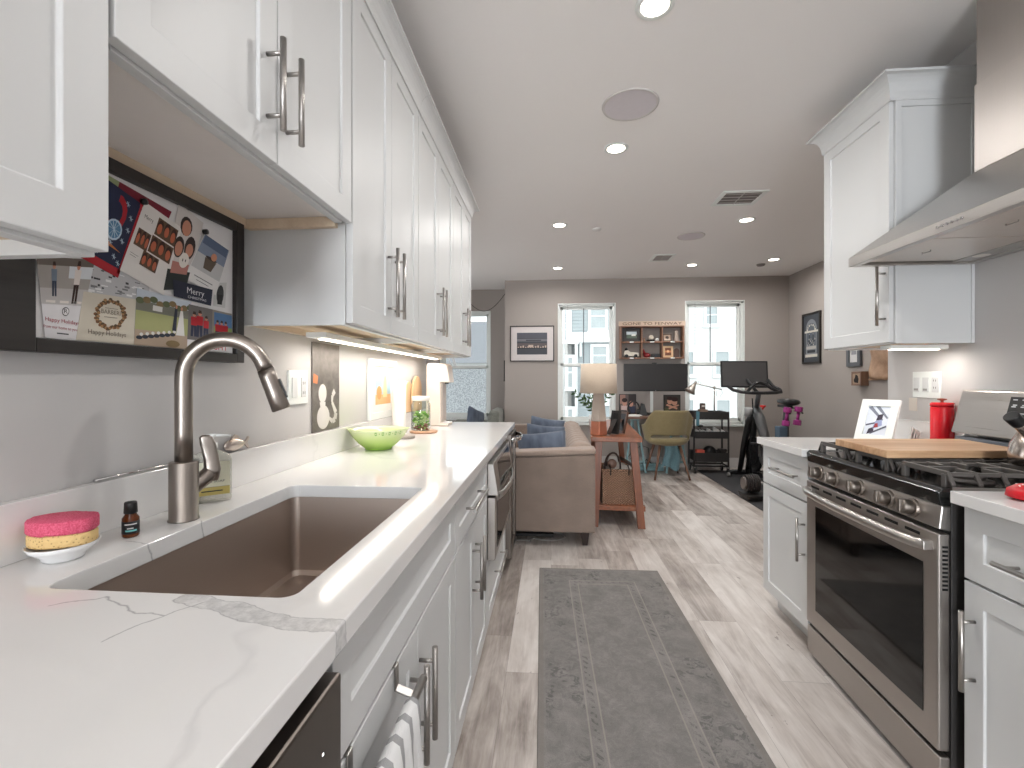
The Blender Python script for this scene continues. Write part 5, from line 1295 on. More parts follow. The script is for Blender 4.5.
# ------------------------------------------------------------------ rug
RW, RL = .742, 2.55
rug = B((0, 0, 0)); nx, nyy = 8, 24
rug.box(-RW/2, -RL/2, 0, RW/2, RL/2, .008)
rg = rug.build('runner_rug', rug_mat(RW, RL), bevel=.003); rg.location = (.322, 1.735, .0008); rg.rotation_euler = (0, 0, R(1.1))
tag(rg, 'long distressed grey runner rug with a faded border on the kitchen floor', 'rug')

# ------------------------------------------------------------------ sofa
SOFA = fabric('taupe_tweed', (106, 92, 83), (152, 136, 125), 420)
SOFAC = fabric('taupe_velvet', (128, 112, 102), (166, 149, 137), 300, bump=.1)
r = thing('sofa', 'taupe upholstered sofa with channel tufted back, seen from its near arm', 'sofa', (-.12, 4.45, 0)); o = r.location
sx0, sx1, sy0, sy1 = -.60, .318, 3.40, 5.50
a1 = B(o); a1.hexa([(sx0, sy0, .105), (sx1, sy0, .105), (sx1, sy0+.12, .105), (sx0, sy0+.12, .105)], [(sx0, sy0, .630), (sx1, sy0, .672), (sx1, sy0+.12, .672), (sx0, sy0+.12, .630)])
a1.build('arm', SOFA, r, .015, 3)
cap = B(o)
cap.hexa([(sx0-.004, sy0-.006, .632), (sx1+.004, sy0-.006, .674), (sx1+.004, sy0+.14, .674), (sx0-.004, sy0+.14, .632)], [(sx0-.004, sy0-.006, .668), (sx1+.004, sy0-.006, .716), (sx1+.004, sy0+.14, .720), (sx0-.004, sy0+.14, .672)])
cap.build('arm_band', SOFAC, r, .014, 4)
a2 = B(o); a2.hexa([(sx0, sy1-.12, .105), (sx1, sy1-.12, .105), (sx1, sy1, .105), (sx0, sy1, .105)], [(sx0, sy1-.12, .690), (sx1, sy1-.12, .715), (sx1, sy1, .715), (sx0, sy1, .690)])
a2.build('arm', SOFA, r, .02, 3)
B(o).box(sx0, sy0+.12, .105, sx1, sy1-.12, .30).build('base', SOFA, r, .015, 3)
for k, (a, c) in enumerate(((3.53, 4.45), (4.455, 5.37))):
    B(o).box(sx0+.01, a, .302, .06, c, .44).build('seat_cushion', SOFAC, r, .04, 5)
# channelled back: outer shell flat, top and inner side with soft vertical channels
ch = 13; ny = ch*8; prof = []
base_prof = [(.318, .30), (.318, .55), (.318, .672), (.318, .694), (.300, .722), (.265, .742), (.220, .748), (.175, .738), (.140, .710), (.118, .67), (.10, .60), (.085, .50), (.07, .40), (.065, .30)]
ya, yb = sy0+.128, sy1-.10; vs = []; n = len(base_prof)
for i in range(ny+1):
    y = ya+(yb-ya)*i/ny; t = (i % 8)/8; puff = math.sin(math.pi*t)**.5
    for k, (x, z) in enumerate(base_prof):
        w_ = 0 if k < 3 else 1
        depth = .016*(1-puff)*w_
        cx_, cz_ = .20, .60
        vs.append((x+(depth if x < .2 else -depth*.5), y, z-(depth*.8 if z > .69 else 0)))
fs = [(i*n+j, (i+1)*n+j, (i+1)*n+j+1, i*n+j+1) for i in range(ny) for j in range(n-1)]
fs += [tuple(range(n)), tuple(range(ny*n, ny*n+n))]
b = B(o).add(vs, fs, 0, True); b.build('backrest', SOFAC, r, fix=True)
for x in (sx0+.06, sx1-.07):
    for y in (sy0+.07, sy1-.07):
        b = B(o); s, q = .028, .018
        b.hexa([(x-q, y-q, 0), (x+q, y-q, 0), (x+q, y+q, 0), (x-q, y+q, 0)], [(x-s-.006, y-s, .108), (x+s+.006, y-s, .108), (x+s+.006, y+s, .108), (x-s-.006, y+s, .108)])
        b.build('leg', mat('dark_walnut', (44, 32, 28), .4), r, .002)
PILB = fabric('slate_blue_velvet', (64, 72, 86), (98, 107, 122), 14, bump=.02)
def pillow(label, loc, rot, w_=.46, h_=.40, d_=.13):
    n = 16; vs = []; fs = []
    for side in (1, -1):
        for i in range(n+1):
            for j in range(n+1):
                u, v = i/n*2-1, j/n*2-1
                pin = 1-.10*(abs(u)**2*(1-abs(v))+abs(v)**2*(1-abs(u)))
                th = d_/2*((1-u**4)*(1-v**4))**.55*(1+.08*math.sin(5*u+3*v)*math.cos(4*v))
                vs.append((u*w_/2*(1-.07*(1-abs(v)**1.5)), side*th, v*h_/2*(1-.07*(1-abs(u)**1.5))))
        k = (n+1)**2*(0 if side == 1 else 1)
        for i in range(n):
            for j in range(n):
                q = (k+i*(n+1)+j, k+(i+1)*(n+1)+j, k+(i+1)*(n+1)+j+1, k+i*(n+1)+j+1); fs.append(q if side == -1 else q[::-1])
    b = B().add(vs, fs, 0, True); ob = b.build('throw_pillow', PILB, sub=1); ob.location = loc; ob.rotation_euler = rot
    bm = bmesh.new(); bm.from_mesh(ob.data); bmesh.ops.remove_doubles(bm, verts=bm.verts, dist=.0005); bm.to_mesh(ob.data); bm.free()
    for p in ob.data.polygons: p.use_smooth = True
    return tag(ob, label, 'pillow', 'slate blue throw pillows on the sofa')
pillow('slate blue throw pillow nearest the near arm of the sofa, slumped and wrinkled', (-.065, 3.72, .640), (R(-24), R(-5), R(4)), .42, .34, .15)
pillow('slate blue throw pillow standing in the middle, behind the slumped one on the sofa', (-.055, 4.12, .645), (R(-14), R(6), R(8)), .36, .36, .14)
pillow('slate blue throw pillow standing farthest back on the sofa, its corner highest', (-.050, 4.52, .665), (R(-10), R(9), R(8)), .35, .38, .13)
tag(B((0, 3.75, 0)).box(-.40, 3.62, .0005, .02, 4.4, .022).box(-.38, 3.66, .022, -.05, 4.3, .05).build('folded_mat', BLACKM, bevel=.006), 'flat black folded mat lying on the floor under the sofa', 'mat')
tag(B((.05, 3.6, 0)).tube([(-.28+.02*k+.05*math.sin(k*.5), 3.50+.02*math.sin(k*.8), .006+.0*k) for k in range(10)]+[(-.02+.13*math.cos(a), 3.62+.10*math.sin(a), .007) for a in [R(-150+k*20) for k in range(14)]], .0045, 8).build('loose_cable', mat('grey_cable', (150, 146, 142), .5)), 'loose grey cable looping on the floor under the sofa arm', 'cable')

# ------------------------------------------------------------------ console table behind the sofa
CW = wood('cherry_wood', (98, 50, 24), (144, 82, 44), 1, .4, coat=.1)
CWZ = wood('cherry_wood_legs', (92, 46, 22), (136, 76, 42), 2, .4)
tb = thing('console_table', 'reddish wooden console table with splayed legs standing behind the sofa', 'table', (.327, 3.88, 0))
W_, L_ = .41, 1.75
B().box(0, 0, .705, W_, L_, .745).build('table_top', CW, tb, .003)
for sx in (0, 1):
    for sy in (0, 1):
        b = B(); x0 = .035 if sx == 0 else W_-.035-.06; dx = -.035 if sx == 0 else .062; y0 = .05 if sy == 0 else L_-.05-.045; dy = -.03 if sy == 0 else .03
        b.hexa([(x0+dx, y0+dy, 0), (x0+dx+.06, y0+dy, 0), (x0+dx+.06, y0+dy+.045, 0), (x0+dx, y0+dy+.045, 0)], [(x0, y0, .7045), (x0+.06, y0, .7045), (x0+.06, y0+.045, .7045), (x0, y0+.045, .7045)])
        b.build('leg', CWZ, tb, .002)
B().box(.0, .045, .135, W_+.03, .11, .175).build('shelf_rail', CW, tb, .002)
B().box(.01, .11, .135, W_+.02, L_-.08, .155).build('lower_shelf', CW, tb, .002)
tb.rotation_euler = (0, 0, R(-4))
TR = Matrix.Translation((.327, 3.88, 0)) @ Matrix.Rotation(R(-4), 4, 'Z')
def T_(x, y, z=.7455): return TR @ Vector((x, y, z))
# lamp
c = T_(.066, .17); r = thing('table_lamp', 'table lamp with beige drum shade, grey tapered body and copper foot', 'lamp', c); o = r.location; z = c.z
LMP = mat('concrete_taupe', (172, 158, 146), .8, bump=.2, var=.08, nscale=30)
def frust(b, c, z0, z1, r0, r1, n=6, m=0):
    vs = [(c.x+rr*math.cos(R(60*k+30)), c.y+rr*math.sin(R(60*k+30)), zz) for zz, rr in ((z0, r0), (z1, r1)) for k in range(n)]
    b.add(vs, [(k, (k+1) % n, n+(k+1) % n, n+k) for k in range(n)]+[tuple(range(n))[::-1], tuple(range(n, 2*n))], m)
b = B(o); frust(b, c, z+.0006, z+.115, .078, .072); b.build('foot', mat('copper', (224, 148, 120), .34, .85, var=.05), r, .003)
b = B(o); frust(b, c, z+.1155, z+.40, .072, .044); b.build('body', LMP, r, .003)
SHD = fabric('linen_shade', (196, 176, 154), (220, 202, 182), 500, bump=.15)
b = B(o); n = 48; vs = []
for rr, zz in ((.157, 1.098), (.150, 1.346), (.148, 1.346), (.155, 1.098)):
    for k in range(n): vs.append((c.x+rr*math.cos(2*math.pi*k/n), c.y+rr*math.sin(2*math.pi*k/n), zz))
b.add(vs, [(i*n+k, i*n+(k+1) % n, ((i+1) % 4)*n+(k+1) % n, ((i+1) % 4)*n+k) for i in range(4) for k in range(n)], 0, True); b.build('lamp_shade', SHD, r, fix=True)
b = B(o); b.cyl((c.x, c.y, z+.40), (c.x, c.y, 1.30), .006, n=10)
for k in range(3): a = R(120*k+20); b.cyl((c.x, c.y, 1.30), (c.x+.150*math.cos(a), c.y+.150*math.sin(a), 1.33), .0025, n=6)
b.build('harp', NICKEL, r)
# plant
c = T_(.06, .85); r = thing('potted_plant', 'potted plant with glossy dark leaves standing behind the table lamp', 'plant', c); o = r.location; z = c.z
B(o).lathe([(.001, z+.001), (.055, z+.001), (.068, z+.115), (.063, z+.115), (.058, z+.095), (.001, z+.095)], (c.x, c.y, 0), 32).build('pot', mat('white_pot', (224, 224, 222), .35), r)
B(o).lathe([(.001, z+.096), (.057, z+.096)], (c.x, c.y, 0), 20).build('soil', mat('soil', (52, 40, 32), .95), r)
LEAF = mat('zz_leaf_green', (58, 84, 48), .4, var=.25, nscale=30)
rnd = random.Random(21); lv = B(o); stx = B(o)
for k, (dx, dy, hh) in enumerate(((-.20, -.02, .27), (-.10, .02, .36), (.0, .05, .38), (.17, -.02, .30), (-.14, -.10, .20))):
    pts = []
    for i in range(13):
        t = i/12; pts.append(Vector((c.x+dx*t**1.3, c.y+dy*t**1.3, z+.09+hh*(t-.22*t*t)*1.15)))
    stx.tube(pts, [.0045*(1-.6*i/12) for i in range(13)], 6)
    for i in range(4, 13, 2):
        p = pts[i]; d = (pts[i]-pts[i-1]).normalized(); sd = d.cross(Vector((rnd.uniform(-.3, .3), 1, rnd.uniform(-.2, .2)))).normalized()
        for s in (1, -1):
            L = rnd.uniform(.048, .066)*(1 if i < 12 else .8); a = (sd*s*.85+d*.75+Vector((0, rnd.uniform(-.4, .4), 0))).normalized(); wv = a.cross(Vector((rnd.uniform(-.5, .5), -1, rnd.uniform(-.5, .5)))).normalized()*L*.20
            nn = a.cross(wv).normalized()*.004
            lv.add([p, p+a*L*.35+wv, p+a*L*.7+wv*.8, p+a*L, p+a*L*.7-wv*.8, p+a*L*.35-wv, p+a*L*.5+nn], [(0, 1, 6), (1, 2, 6), (2, 3, 6), (3, 4, 6), (4, 5, 6), (5, 0, 6)], 0, True)
stx.build('stems', mat('stem_green', (84, 110, 60), .5), r); lv.build('leaves', LEAF, r)
# frames on the table, seen from behind
def back_frame(label, s, t, wd, ht, yaw, lean, m, stand):
    c = T_(s, t); r = thing('picture_frame', label, 'picture frame', c); o = r.location
    X = Vector((math.cos(yaw), math.sin(yaw), 0)); Nv = Vector((-X.y, X.x, 0)); U = Vector((0, 0, 1))*math.cos(lean)+Nv*math.sin(lean); Q = X.cross(U)
    base = Vector((c.x, c.y, c.z+.0005+.012*math.sin(lean))); b = B(o)
    def bx(b, s0, s1, t0, t1, e0, e1):
        P = lambda s, t, e: base+X*(s-.5)*wd+U*t*ht+Q*e
        b.hexa([P(s0, t0, e0), P(s1, t0, e0), P(s1, t1, e0), P(s0, t1, e0)], [P(s0, t0, e1), P(s1, t0, e1), P(s1, t1, e1), P(s0, t1, e1)])
    e = .02/wd; f = .02/ht
    for q in ((0, 1, 0, f), (0, 1, 1-f, 1), (0, e, f, 1-f), (1-e, 1, f, 1-f)): bx(b, *q, 0, .014)
    b.build('frame', m, r, .001)
    b = B(o); bx(b, e, 1-e, f, 1-f, .004, .010); b.build('backing', BLACK, r)
    b = B(o); top = base+U*ht*.62+Q*.014; ft = Vector((base.x, base.y, c.z+.006))+Q*stand; ft.z = c.z+.006
    s_ = X*.022; b.hexa([ft-s_, ft+s_, top+s_, top-s_], [ft-s_+Vector((0, 0, .004)), ft+s_+Vector((0, 0, .004)), top+s_+Vector((0, 0, .004)), top-s_+Vector((0, 0, .004))])
    b.build('easel_leg', m, r, .001, fix=True)
back_frame('small black backed picture frame leaning behind the lamp foot, seen from behind', .200, .20, .09, .20, R(-42), R(12), BLACKWOOD, .09)
back_frame('brown wooden picture frame with its easel leg showing, right of the lamp', .255, .28, .13, .19, R(-62), R(14), wood('frame_walnut', (58, 36, 26), (92, 60, 44), 2, .4), .10)
# basket with bag under the table
WK = NT('woven_seagrass'); co = WK.coords(); x, y, z = WK.sep(co)
wv = WK.math('MULTIPLY', WK.math('SINE', WK.math('MULTIPLY', WK.math('ADD', x, y), 260)), WK.math('SINE', WK.math('MULTIPLY', z, 330)))
nn = WK.noise(co, 60, 3); f = WK.math('ADD', WK.math('MULTIPLY_ADD', wv, .25, .35), WK.math('MULTIPLY', nn, .35))
WK.l(WK.ramp(f, [(.2, lin((96, 70, 54))), (.6, lin((150, 116, 94))), (.9, lin((178, 144, 120)))]), WK.p.inputs['Base Color']); WK.p.inputs['Roughness'].default_value = .9; WK.bump(wv, .8, .006)
c = T_(.235, .24, .156); bk = B(c); bz0 = .1565; q0, q1 = .125, .150
bk.hexa([(c.x-q0, c.y-q0, bz0), (c.x+q0, c.y-q0, bz0), (c.x+q0, c.y+q0, bz0), (c.x-q0, c.y+q0, bz0)], [(c.x-q1, c.y-q1, bz0+.012), (c.x+q1, c.y-q1, bz0+.012), (c.x+q1, c.y+q1, bz0+.012), (c.x-q1, c.y+q1, bz0+.012)])
for (ax, ay, bx_, by_) in ((-q1, -q1, q1, -q1+.016), (-q1, q1-.016, q1, q1), (-q1, -q1+.016, -q1+.016, q1-.016), (q1-.016, -q1+.016, q1, q1-.016)):
    bk.box(c.x+ax, c.y+ay, bz0+.012, c.x+bx_, c.y+by_, .458)
for s in (1,):
    bk.tube([(c.x-q1, c.y-q1, .459), (c.x+q1, c.y-q1, .459), (c.x+q1, c.y+q1, .459), (c.x-q1, c.y+q1, .459)], .010, 8, closed=True)
tag(bk.build('wicker_basket', WK.mat, bevel=.006), 'woven wicker basket on the lower shelf of the console table', 'basket')
bg_ = thing('tote_bag', 'bag with dark leather straps and white lining stuffed into the wicker basket', 'bag', (c.x, c.y, .46)); o = bg_.location
b = B(o); rnd = random.Random(6)
vs = []; n = 14
for i in range(n+1):
    for j in range(n+1):
        u, v = i/n*2-1, j/n*2-1; vs.append((c.x+u*.118, c.y+v*.118, .44+.05*(1-u*u)*(1-v*v)+.018*math.sin(7*u+2)*math.cos(6*v)))
b.add(vs, [(i*(n+1)+j, (i+1)*(n+1)+j, (i+1)*(n+1)+j+1, i*(n+1)+j+1) for i in range(n) for j in range(n)], 0, True); b.build('lining', mat('bag_cream', (190, 182, 174), .8, var=.15, nscale=12), bg_)
ST = mat('bag_strap', (50, 34, 28), .5)
for cx_, rr, hh, yy in ((-.06, .065, .13, -.11), (-.04, .055, .11, .03)):
    B(o).tube([(c.x+cx_+rr*math.cos(a), c.y+yy+.02*math.cos(a*2), .470+hh*math.sin(a)) for a in [R(-30+k*16) for k in range(16)]], .008, 8).build('strap', ST, bg_)
B(o).tube([(c.x+.005, c.y-.05, .55), (c.x+.06, c.y-.08, .52), (c.x+.12, c.y-.10, .485), (c.x+.130, c.y-.13, .470)], .017, 8, flat=.4).build('strap', ST, bg_)
for s in (-.09, .06): B(o).tube([(c.x+s, c.y-.13, .50), (c.x+s+.006, c.y-.160, .475), (c.x+s+.004, c.y-.164, .42)], .006, 8).build('buckle_strap', ST, bg_)
B(o).ball((c.x-.065, c.y-.10, .505), .04, n=16, k=10, sy=.6).build('sunglasses_case', mat('case_brown', (110, 84, 72), .4), bg_)

# ------------------------------------------------------------------ back wall things
def frame_back(name, label, x0, x1, z0, z1, y, border, matw, fm, draw, cols, depth=.02, cat='picture'):
    r = thing(name, label, cat, ((x0+x1)/2, y, z0)); o = r.location
    b = B(o); b.box(x0, y-depth, z0, x0+border, y, z1); b.box(x1-border, y-depth, z0, x1, y, z1); b.box(x0+border, y-depth, z0, x1-border, y, z0+border); b.box(x0+border, y-depth, z1-border, x1-border, y, z1)
    b.build('frame', fm, r, .001)
    ix0, ix1, iz0, iz1 = x0+border, x1-border, z0+border, z1-border; Y = y-depth*.45
    b = B(o); b.box(ix0, Y, iz0, ix1, y-.001, iz1, 0)
    P = lambda s, t, e=0: (ix0+matw+s*(ix1-ix0-2*matw), Y-.0006-e, iz0+matw+t*(iz1-iz0-2*matw))
    draw(b, P); b.build('print', pal(*cols), r)
    return r
def d_sea(b, P):
    F(b, P, 0, 0, 1, 1, 1); F(b, P, 0, .36, 1, .52, 2, .0003); F(b, P, 0, .60, 1, .72, 3, .0003); F(b, P, .3, .62, .8, .68, 1, .0004); F(b, P, 0, .28, 1, .36, 4, .0003)
    for k in range(12): F(b, P, .02+k*.082, .31, .07+k*.082, .35+.03*(k % 3), 5, .0005)
    F(b, P, .38, .33, .54, .44, 5, .0006); F(b, P, 0, .75, 1, 1, 6, .0003)
frame_back('framed_photo', 'dark framed seascape photo at night with a wide white mat, left of the first window', -.585, .045, 1.475, 1.985, 6.699, .014, .085, BLACKWOOD, d_sea,
           [(206, 198, 196), (66, 68, 74), (92, 84, 84), (112, 112, 118), (40, 42, 48), (190, 170, 156), (84, 86, 94)])
# shelf box with sign
BRS = wood('brown_shelf_wood', (110, 76, 58), (146, 106, 82), 0, .5)
r = thing('cubby_shelf', 'brown wooden wall shelf with six cubbies between the two windows', 'shelf', (1.38, 6.6, 1.50)); o = r.location
x0, x1, z0, z1, ya, yb = .955, 1.812, 1.503, 1.955, 6.56, 6.699; t = .016
b = B(o); b.box(x0, ya, z0, x0+t, yb, z1); b.box(x1-t, ya, z0, x1, yb, z1); b.box(x0+t, ya, z0, x1-t, yb, z0+t); b.box(x0+t, ya, z1-t, x1-t, yb, z1)
zm = (z0+z1)/2-.005; b.box(x0+t, ya, zm, x1-t, yb, zm+t)
xs = [x0+t+(x1-x0-2*t)*k/3 for k in range(4)]
for k in (1, 2):
    b.box(xs[k]-t/2, ya, z0+t, xs[k]+t/2, yb, zm); b.box(xs[k]-t/2, ya, zm+t, xs[k]+t/2, yb, z1-t)
b.build('case', BRS, r, .0015)
B(o).box(x0+.004, yb-.006, z0+.004, x1-.004, yb-.001, z1-.004).build('back_panel', mat('shelf_back', (150, 142, 136), .7), r)
for zz in (z0+t*.5, zm+t*.5):
    for k in range(3):
        xc = (xs[k]+xs[k+1])/2; B(o).box(xc-.028, ya-.003, zz-.008, xc+.028, ya-.0002, zz+.008).build('label_holder', WHITE2, r)
cw = xs[1]-xs[0]; zA = zm+t+.0006; zB = z0+t+.0006
cell = lambda k: xs[k]+t/2
leaning_frame('picture_frame', 'black frame with a landscape photo in the upper left cubby of the wall shelf', xs[0]+cw/2+.004, 6.60, zA, .232, .185, 0, R(6), .045, BLACKWOOD,
              lambda b, P, r: (flat(b, P, 0, 0, 1, .55, 0), flat(b, P, 0, .55, 1, 1, 1), flat(b, P, .5, .35, .9, .6, 2, .0004), b.build('picture', pal((84, 98, 84), (186, 196, 200), (220, 220, 214)), r)))
r = thing('baseball', 'white baseball in a small holder in the upper middle cubby', 'baseball', (xs[1]+.14, 6.62, zA)); o = r.location
B(o).ball((xs[1]+.135, 6.62, zA+.055), .036, n=20, k=12).build('ball', mat('ball_white', (220, 208, 190), .6), r)
B(o).lathe([(.001, zA), (.05, zA), (.058, zA+.02), (.05, zA+.026), (.001, zA+.020)], (xs[1]+.13, 6.62, 0), 20).build('holder', BLACK, r)
tag(B((xs[1]+.215, 6.60, zA)).ball((xs[1]+.212, 6.60, zA+.024), .024, n=16, k=10).build('golf_ball', PAPER), 'small white ball at the right of the upper middle cubby', 'ball')
tag(B((xs[1]+.04, 6.62, zA)).lathe([(.001, zA), (.014, zA), (.016, zA+.02), (.010, zA+.03), (.012, zA+.05), (.001, zA+.056)], (xs[1]+.04, 6.62, 0), 14).build('figurine', mat('figurine_tan', (150, 110, 84), .6)), 'tiny tan figurine at the left of the upper middle cubby', 'figurine')
leaning_frame('picture_frame', 'small brown frame with a dog photo in the upper right cubby of the wall shelf', xs[2]+.075, 6.61, zA, .12, .105, 0, R(8), .014, wood('frame_dark2', (60, 44, 36), (88, 66, 54)),
              lambda b, P, r: (flat(b, P, 0, 0, 1, 1, 0), blob(b, P, .5, .5, .25, .3, 1), flat(b, P, .1, .0, .9, .3, 2, .0004), b.build('picture', pal((176, 152, 132), (70, 58, 52), (210, 196, 180)), r)))
tag(B((xs[2]+.20, 6.62, zA)).lathe([(.001, zA), (.030, zA), (.033, zA+.01), (.026, zA+.08), (.020, zA+.115), (.022, zA+.135), (.012, zA+.150), (.001, zA+.154)], (xs[2]+.20, 6.62, 0), 24).build('stoneware_bottle', mat('stoneware', (176, 160, 148), .5)), 'grey tan stoneware bottle at the right of the upper right cubby', 'bottle')
r = thing('model_car', 'cream and black model car in the lower left cubby of the wall shelf', 'model car', (xs[0]+.14, 6.61, zB)); o = r.location; bx0 = xs[0]+.035
B(o).prism([(bx0, 6.585, zB+.02), (bx0+.205, 6.585, zB+.02), (bx0+.205, 6.585, zB+.06), (bx0+.13, 6.585, zB+.075), (bx0+.09, 6.585, zB+.075), (bx0+.06, 6.585, zB+.10), (bx0+.02, 6.585, zB+.10), (bx0, 6.585, zB+.055)], (0, .06, 0)).build('body', mat('cream_paint', (206, 198, 184), .4), r, .004, fix=True)
for s in (.035, .16):
    for yy in (6.582, 6.648): B(o).cyl((bx0+s, yy-.008, zB+.024), (bx0+s, yy+.008, zB+.024), .0238, n=18).build('wheel', BLACK, r, .002)
B(o).ball((bx0+.035, 6.612, zB+.115), .022, n=12, k=8).build('driver_cap', BLACK, r)
r = thing('ceramic_bird', 'dark red ceramic bird in the lower middle cubby of the wall shelf', 'figurine', (xs[1]+.07, 6.61, zB)); o = r.location
b = B(o); b.ball((xs[1]+.075, 6.61, zB+.034), .033, n=16, k=10, sx=1.5, sy=.8); b.cyl((xs[1]+.045, 6.61, zB+.05), (xs[1]+.030, 6.61, zB+.115), .022, .006, 12); b.build('body', mat('brick_red', (130, 38, 40), .4), r)
r = thing('small_camera', 'flat black box camera in the lower middle cubby beside the red bird', 'camera', (xs[1]+.19, 6.61, zB)); o = r.location
B(o).box(xs[1]+.135, 6.59, zB, xs[1]+.255, 6.64, zB+.055).build('body', BLACKM, r, .006, 3); B(o).cyl((xs[1]+.195, 6.59, zB+.026), (xs[1]+.195, 6.574, zB+.026), .018, n=18).build('lens', mat('lens_grey', (70, 74, 80), .2), r)
leaning_frame('picture_frame', 'light wood frame with an orange photo in the lower right cubby of the wall shelf', xs[2]+.085, 6.60, zB, .135, .158, 0, R(6), .026, wood('frame_light', (188, 152, 112), (214, 182, 146), 2),
              lambda b, P, r: (flat(b, P, 0, 0, 1, 1, 0), flat(b, P, 0, .4, 1, .65, 1, .0003), blob(b, P, .5, .55, .2, .18, 2, .0006), b.build('picture', pal((108, 66, 48), (186, 122, 82), (228, 176, 130)), r)))
b = B((xs[2]+.205, 6.63, zB)); b.prism([(xs[2]+.165, 6.625, zB)]+[(xs[2]+.205+.040*math.cos(a), 6.625, zB+.085+.045*math.sin(a)) for a in [R(180-k*15) for k in range(13)]]+[(xs[2]+.245, 6.625, zB)], (0, .012, 0))
tag(b.build('wood_plaque', wood('plaque', (74, 54, 48), (98, 74, 64), 2), bevel=.002, fix=True), 'arched dark wooden plaque at the right of the lower right cubby', 'plaque')
b = B((1.38, 6.6, 1.957)); b.box(.935, 6.585, 1.956, 1.835, 6.600, 2.022, 0); b.text('GONE TO FENWAY', (1.385, 6.5848, 1.970), (1, 0, 0), (0, 0, 1), .038, 1, .0012, width=.80)
tag(b.build('wooden_sign', [wood('sign_wood', (186, 162, 142), (208, 186, 166), 0, .6), mat('sign_letters', (74, 62, 58), .6)]), 'pale wooden plank sign reading GONE TO FENWAY on top of the cubby shelf', 'sign')

# monitor on the wall arm
r = thing('ultrawide_monitor', 'black ultrawide monitor mounted above the desk between the windows', 'monitor', (1.42, 6.42, 1.06)); o = r.location
mx0, mx1, mz0, mz1, my = .985, 1.825, 1.058, 1.428, 6.44
B(o).box(mx0, my, mz0, mx1, my+.035, mz1).build('case', BLACK, r, .005, 3)
B(o).box(mx0+.010, my-.0012, mz0+.018, mx1-.010, my-.0002, mz1-.008).build('screen', mat('screen_off', (44, 42, 42), .35, var=0), r)
B(o).cyl((1.405, my-.002, mz0+.009), (1.405, my, mz0+.009), .005, n=14).build('power_light', mat('grey_dot', (150, 150, 150), .4), r)
b = B(o); b.box(1.365, my+.036, 1.20, 1.445, my+.10, 1.29); b.box(1.385, my+.10, 1.22, 1.425, 6.698, 1.27); b.build('wall_arm', BLACKM, r, .003)
B(o).box(1.36, my+.003, 1.4285, 1.42, my+.03, 1.443).build('webcam', BLACK, r, .004)
tag(B((1.41, 6.69, .75)).box(1.385, 6.687, .745, 1.425, 6.6995, 1.19).build('cable_cover', WHITE2, bevel=.004), 'white vertical cable cover on the wall below the monitor', 'cable cover')

# ------------------------------------------------------------------ desk
DKW = wood('desk_brown', (92, 64, 50), (128, 92, 74), 0, .4); TQ = mat('turquoise_paint', (118, 148, 152), .45)
r = thing('desk', 'brown topped desk on turquoise trestle legs under the monitor', 'desk', (1.33, 6.35, 0)); o = r.location
B(o).box(.86, 6.08, .712, 1.80, 6.66, .738).build('table_top', DKW, r, .004)
for tx in (1.08, 1.60):
    for yy, yf in ((6.18, 6.12), (6.56, 6.62)):
        for dx in (-.13, .13):
            b = B(o); beam(b, (tx+dx*.25, yy, .71), (tx+dx, yf, .018), .034, .022); b.build('leg', TQ, r, .002)
    b = B(o); b.box(tx-.06, 6.16, .685, tx+.06, 6.58, .711); b.build('trestle_rail', TQ, r, .002)
    b = B(o); beam(b, (tx-.115, 6.14, .16), (tx+.115, 6.14, .16), .02, .03); b.build('cross_bar', TQ, r, .002)
zd = .7385
tag(B((.98, 6.2, zd)).box(.88, 6.10, zd, 1.13, 6.26, zd+.012).box(.90, 6.09, zd+.012, 1.16, 6.24, zd+.020).build('paper_stack', PAPER, bevel=.001), 'untidy stack of white papers at the left front of the desk', 'papers')
r = thing('headphones', 'black headphones standing on the left side of the desk', 'headphones', (1.07, 6.4, zd)); o = r.location
B(o).tube([(1.10+.075*math.cos(a), 6.36, zd+.085+.10*math.sin(a)) for a in [R(-20+k*15) for k in range(16)]], .010, 8).build('headband', BLACK, r)
for s in (-1, 1): B(o).cyl((1.10+s*.072, 6.36, zd+.045), (1.10+s*.045, 6.36, zd+.045), .042, n=20).build('ear_cup', BLACK, r, .006)
r = thing('desk_speaker', 'dark grey wedge-shaped speaker leaning at the left of the desk', 'speaker', (1.2, 6.4, zd)); o = r.location
B(o).prism([(1.16, 6.30, zd), (1.27, 6.30, zd), (1.235, 6.30, zd+.15), (1.20, 6.30, zd+.16)], (0, .10, 0)).build('body', mat('charcoal_plastic', (52, 54, 54), .5), r, .006, fix=True)
tag(B((.95, 6.35, zd)).tube([(.90, 6.34, zd+.03), (.94, 6.33, zd+.055), (1.00, 6.35, zd+.05), (1.01, 6.38, zd+.03), (.95, 6.40, zd+.03)], .018, 8, closed=True).build('coiled_cable', BLACK), 'bundle of coiled black cable on the left end of the desk', 'cable')
b = B((1.35, 6.45, zd)); b.box(1.275, 6.38, zd, 1.39, 6.46, zd+.035); b.box(1.40, 6.42, zd, 1.47, 6.50, zd+.028); tag(b.build('desk_dock', BLACKM, bevel=.004), 'low black dock with cables at the back of the desk beside the chair', 'computer dock')
def canvas(label, x0, x1, z0, z1, draw, cols):
    r = thing('photo_canvas', label, 'picture', ((x0+x1)/2, 6.67, z0)); o = r.location
    B(o).box(x0, 6.662, z0, x1, 6.690, z1).build('canvas', BLACK, r, .001)
    b = B(o); P = lambda s, t, e=0: (x0+.008+s*(x1-x0-.016), 6.6615-e, z0+.008+t*(z1-z0-.016)); F(b, P, 0, 0, 1, 1, 0, 0); draw(b, P); b.build('print', pal(*cols), r)
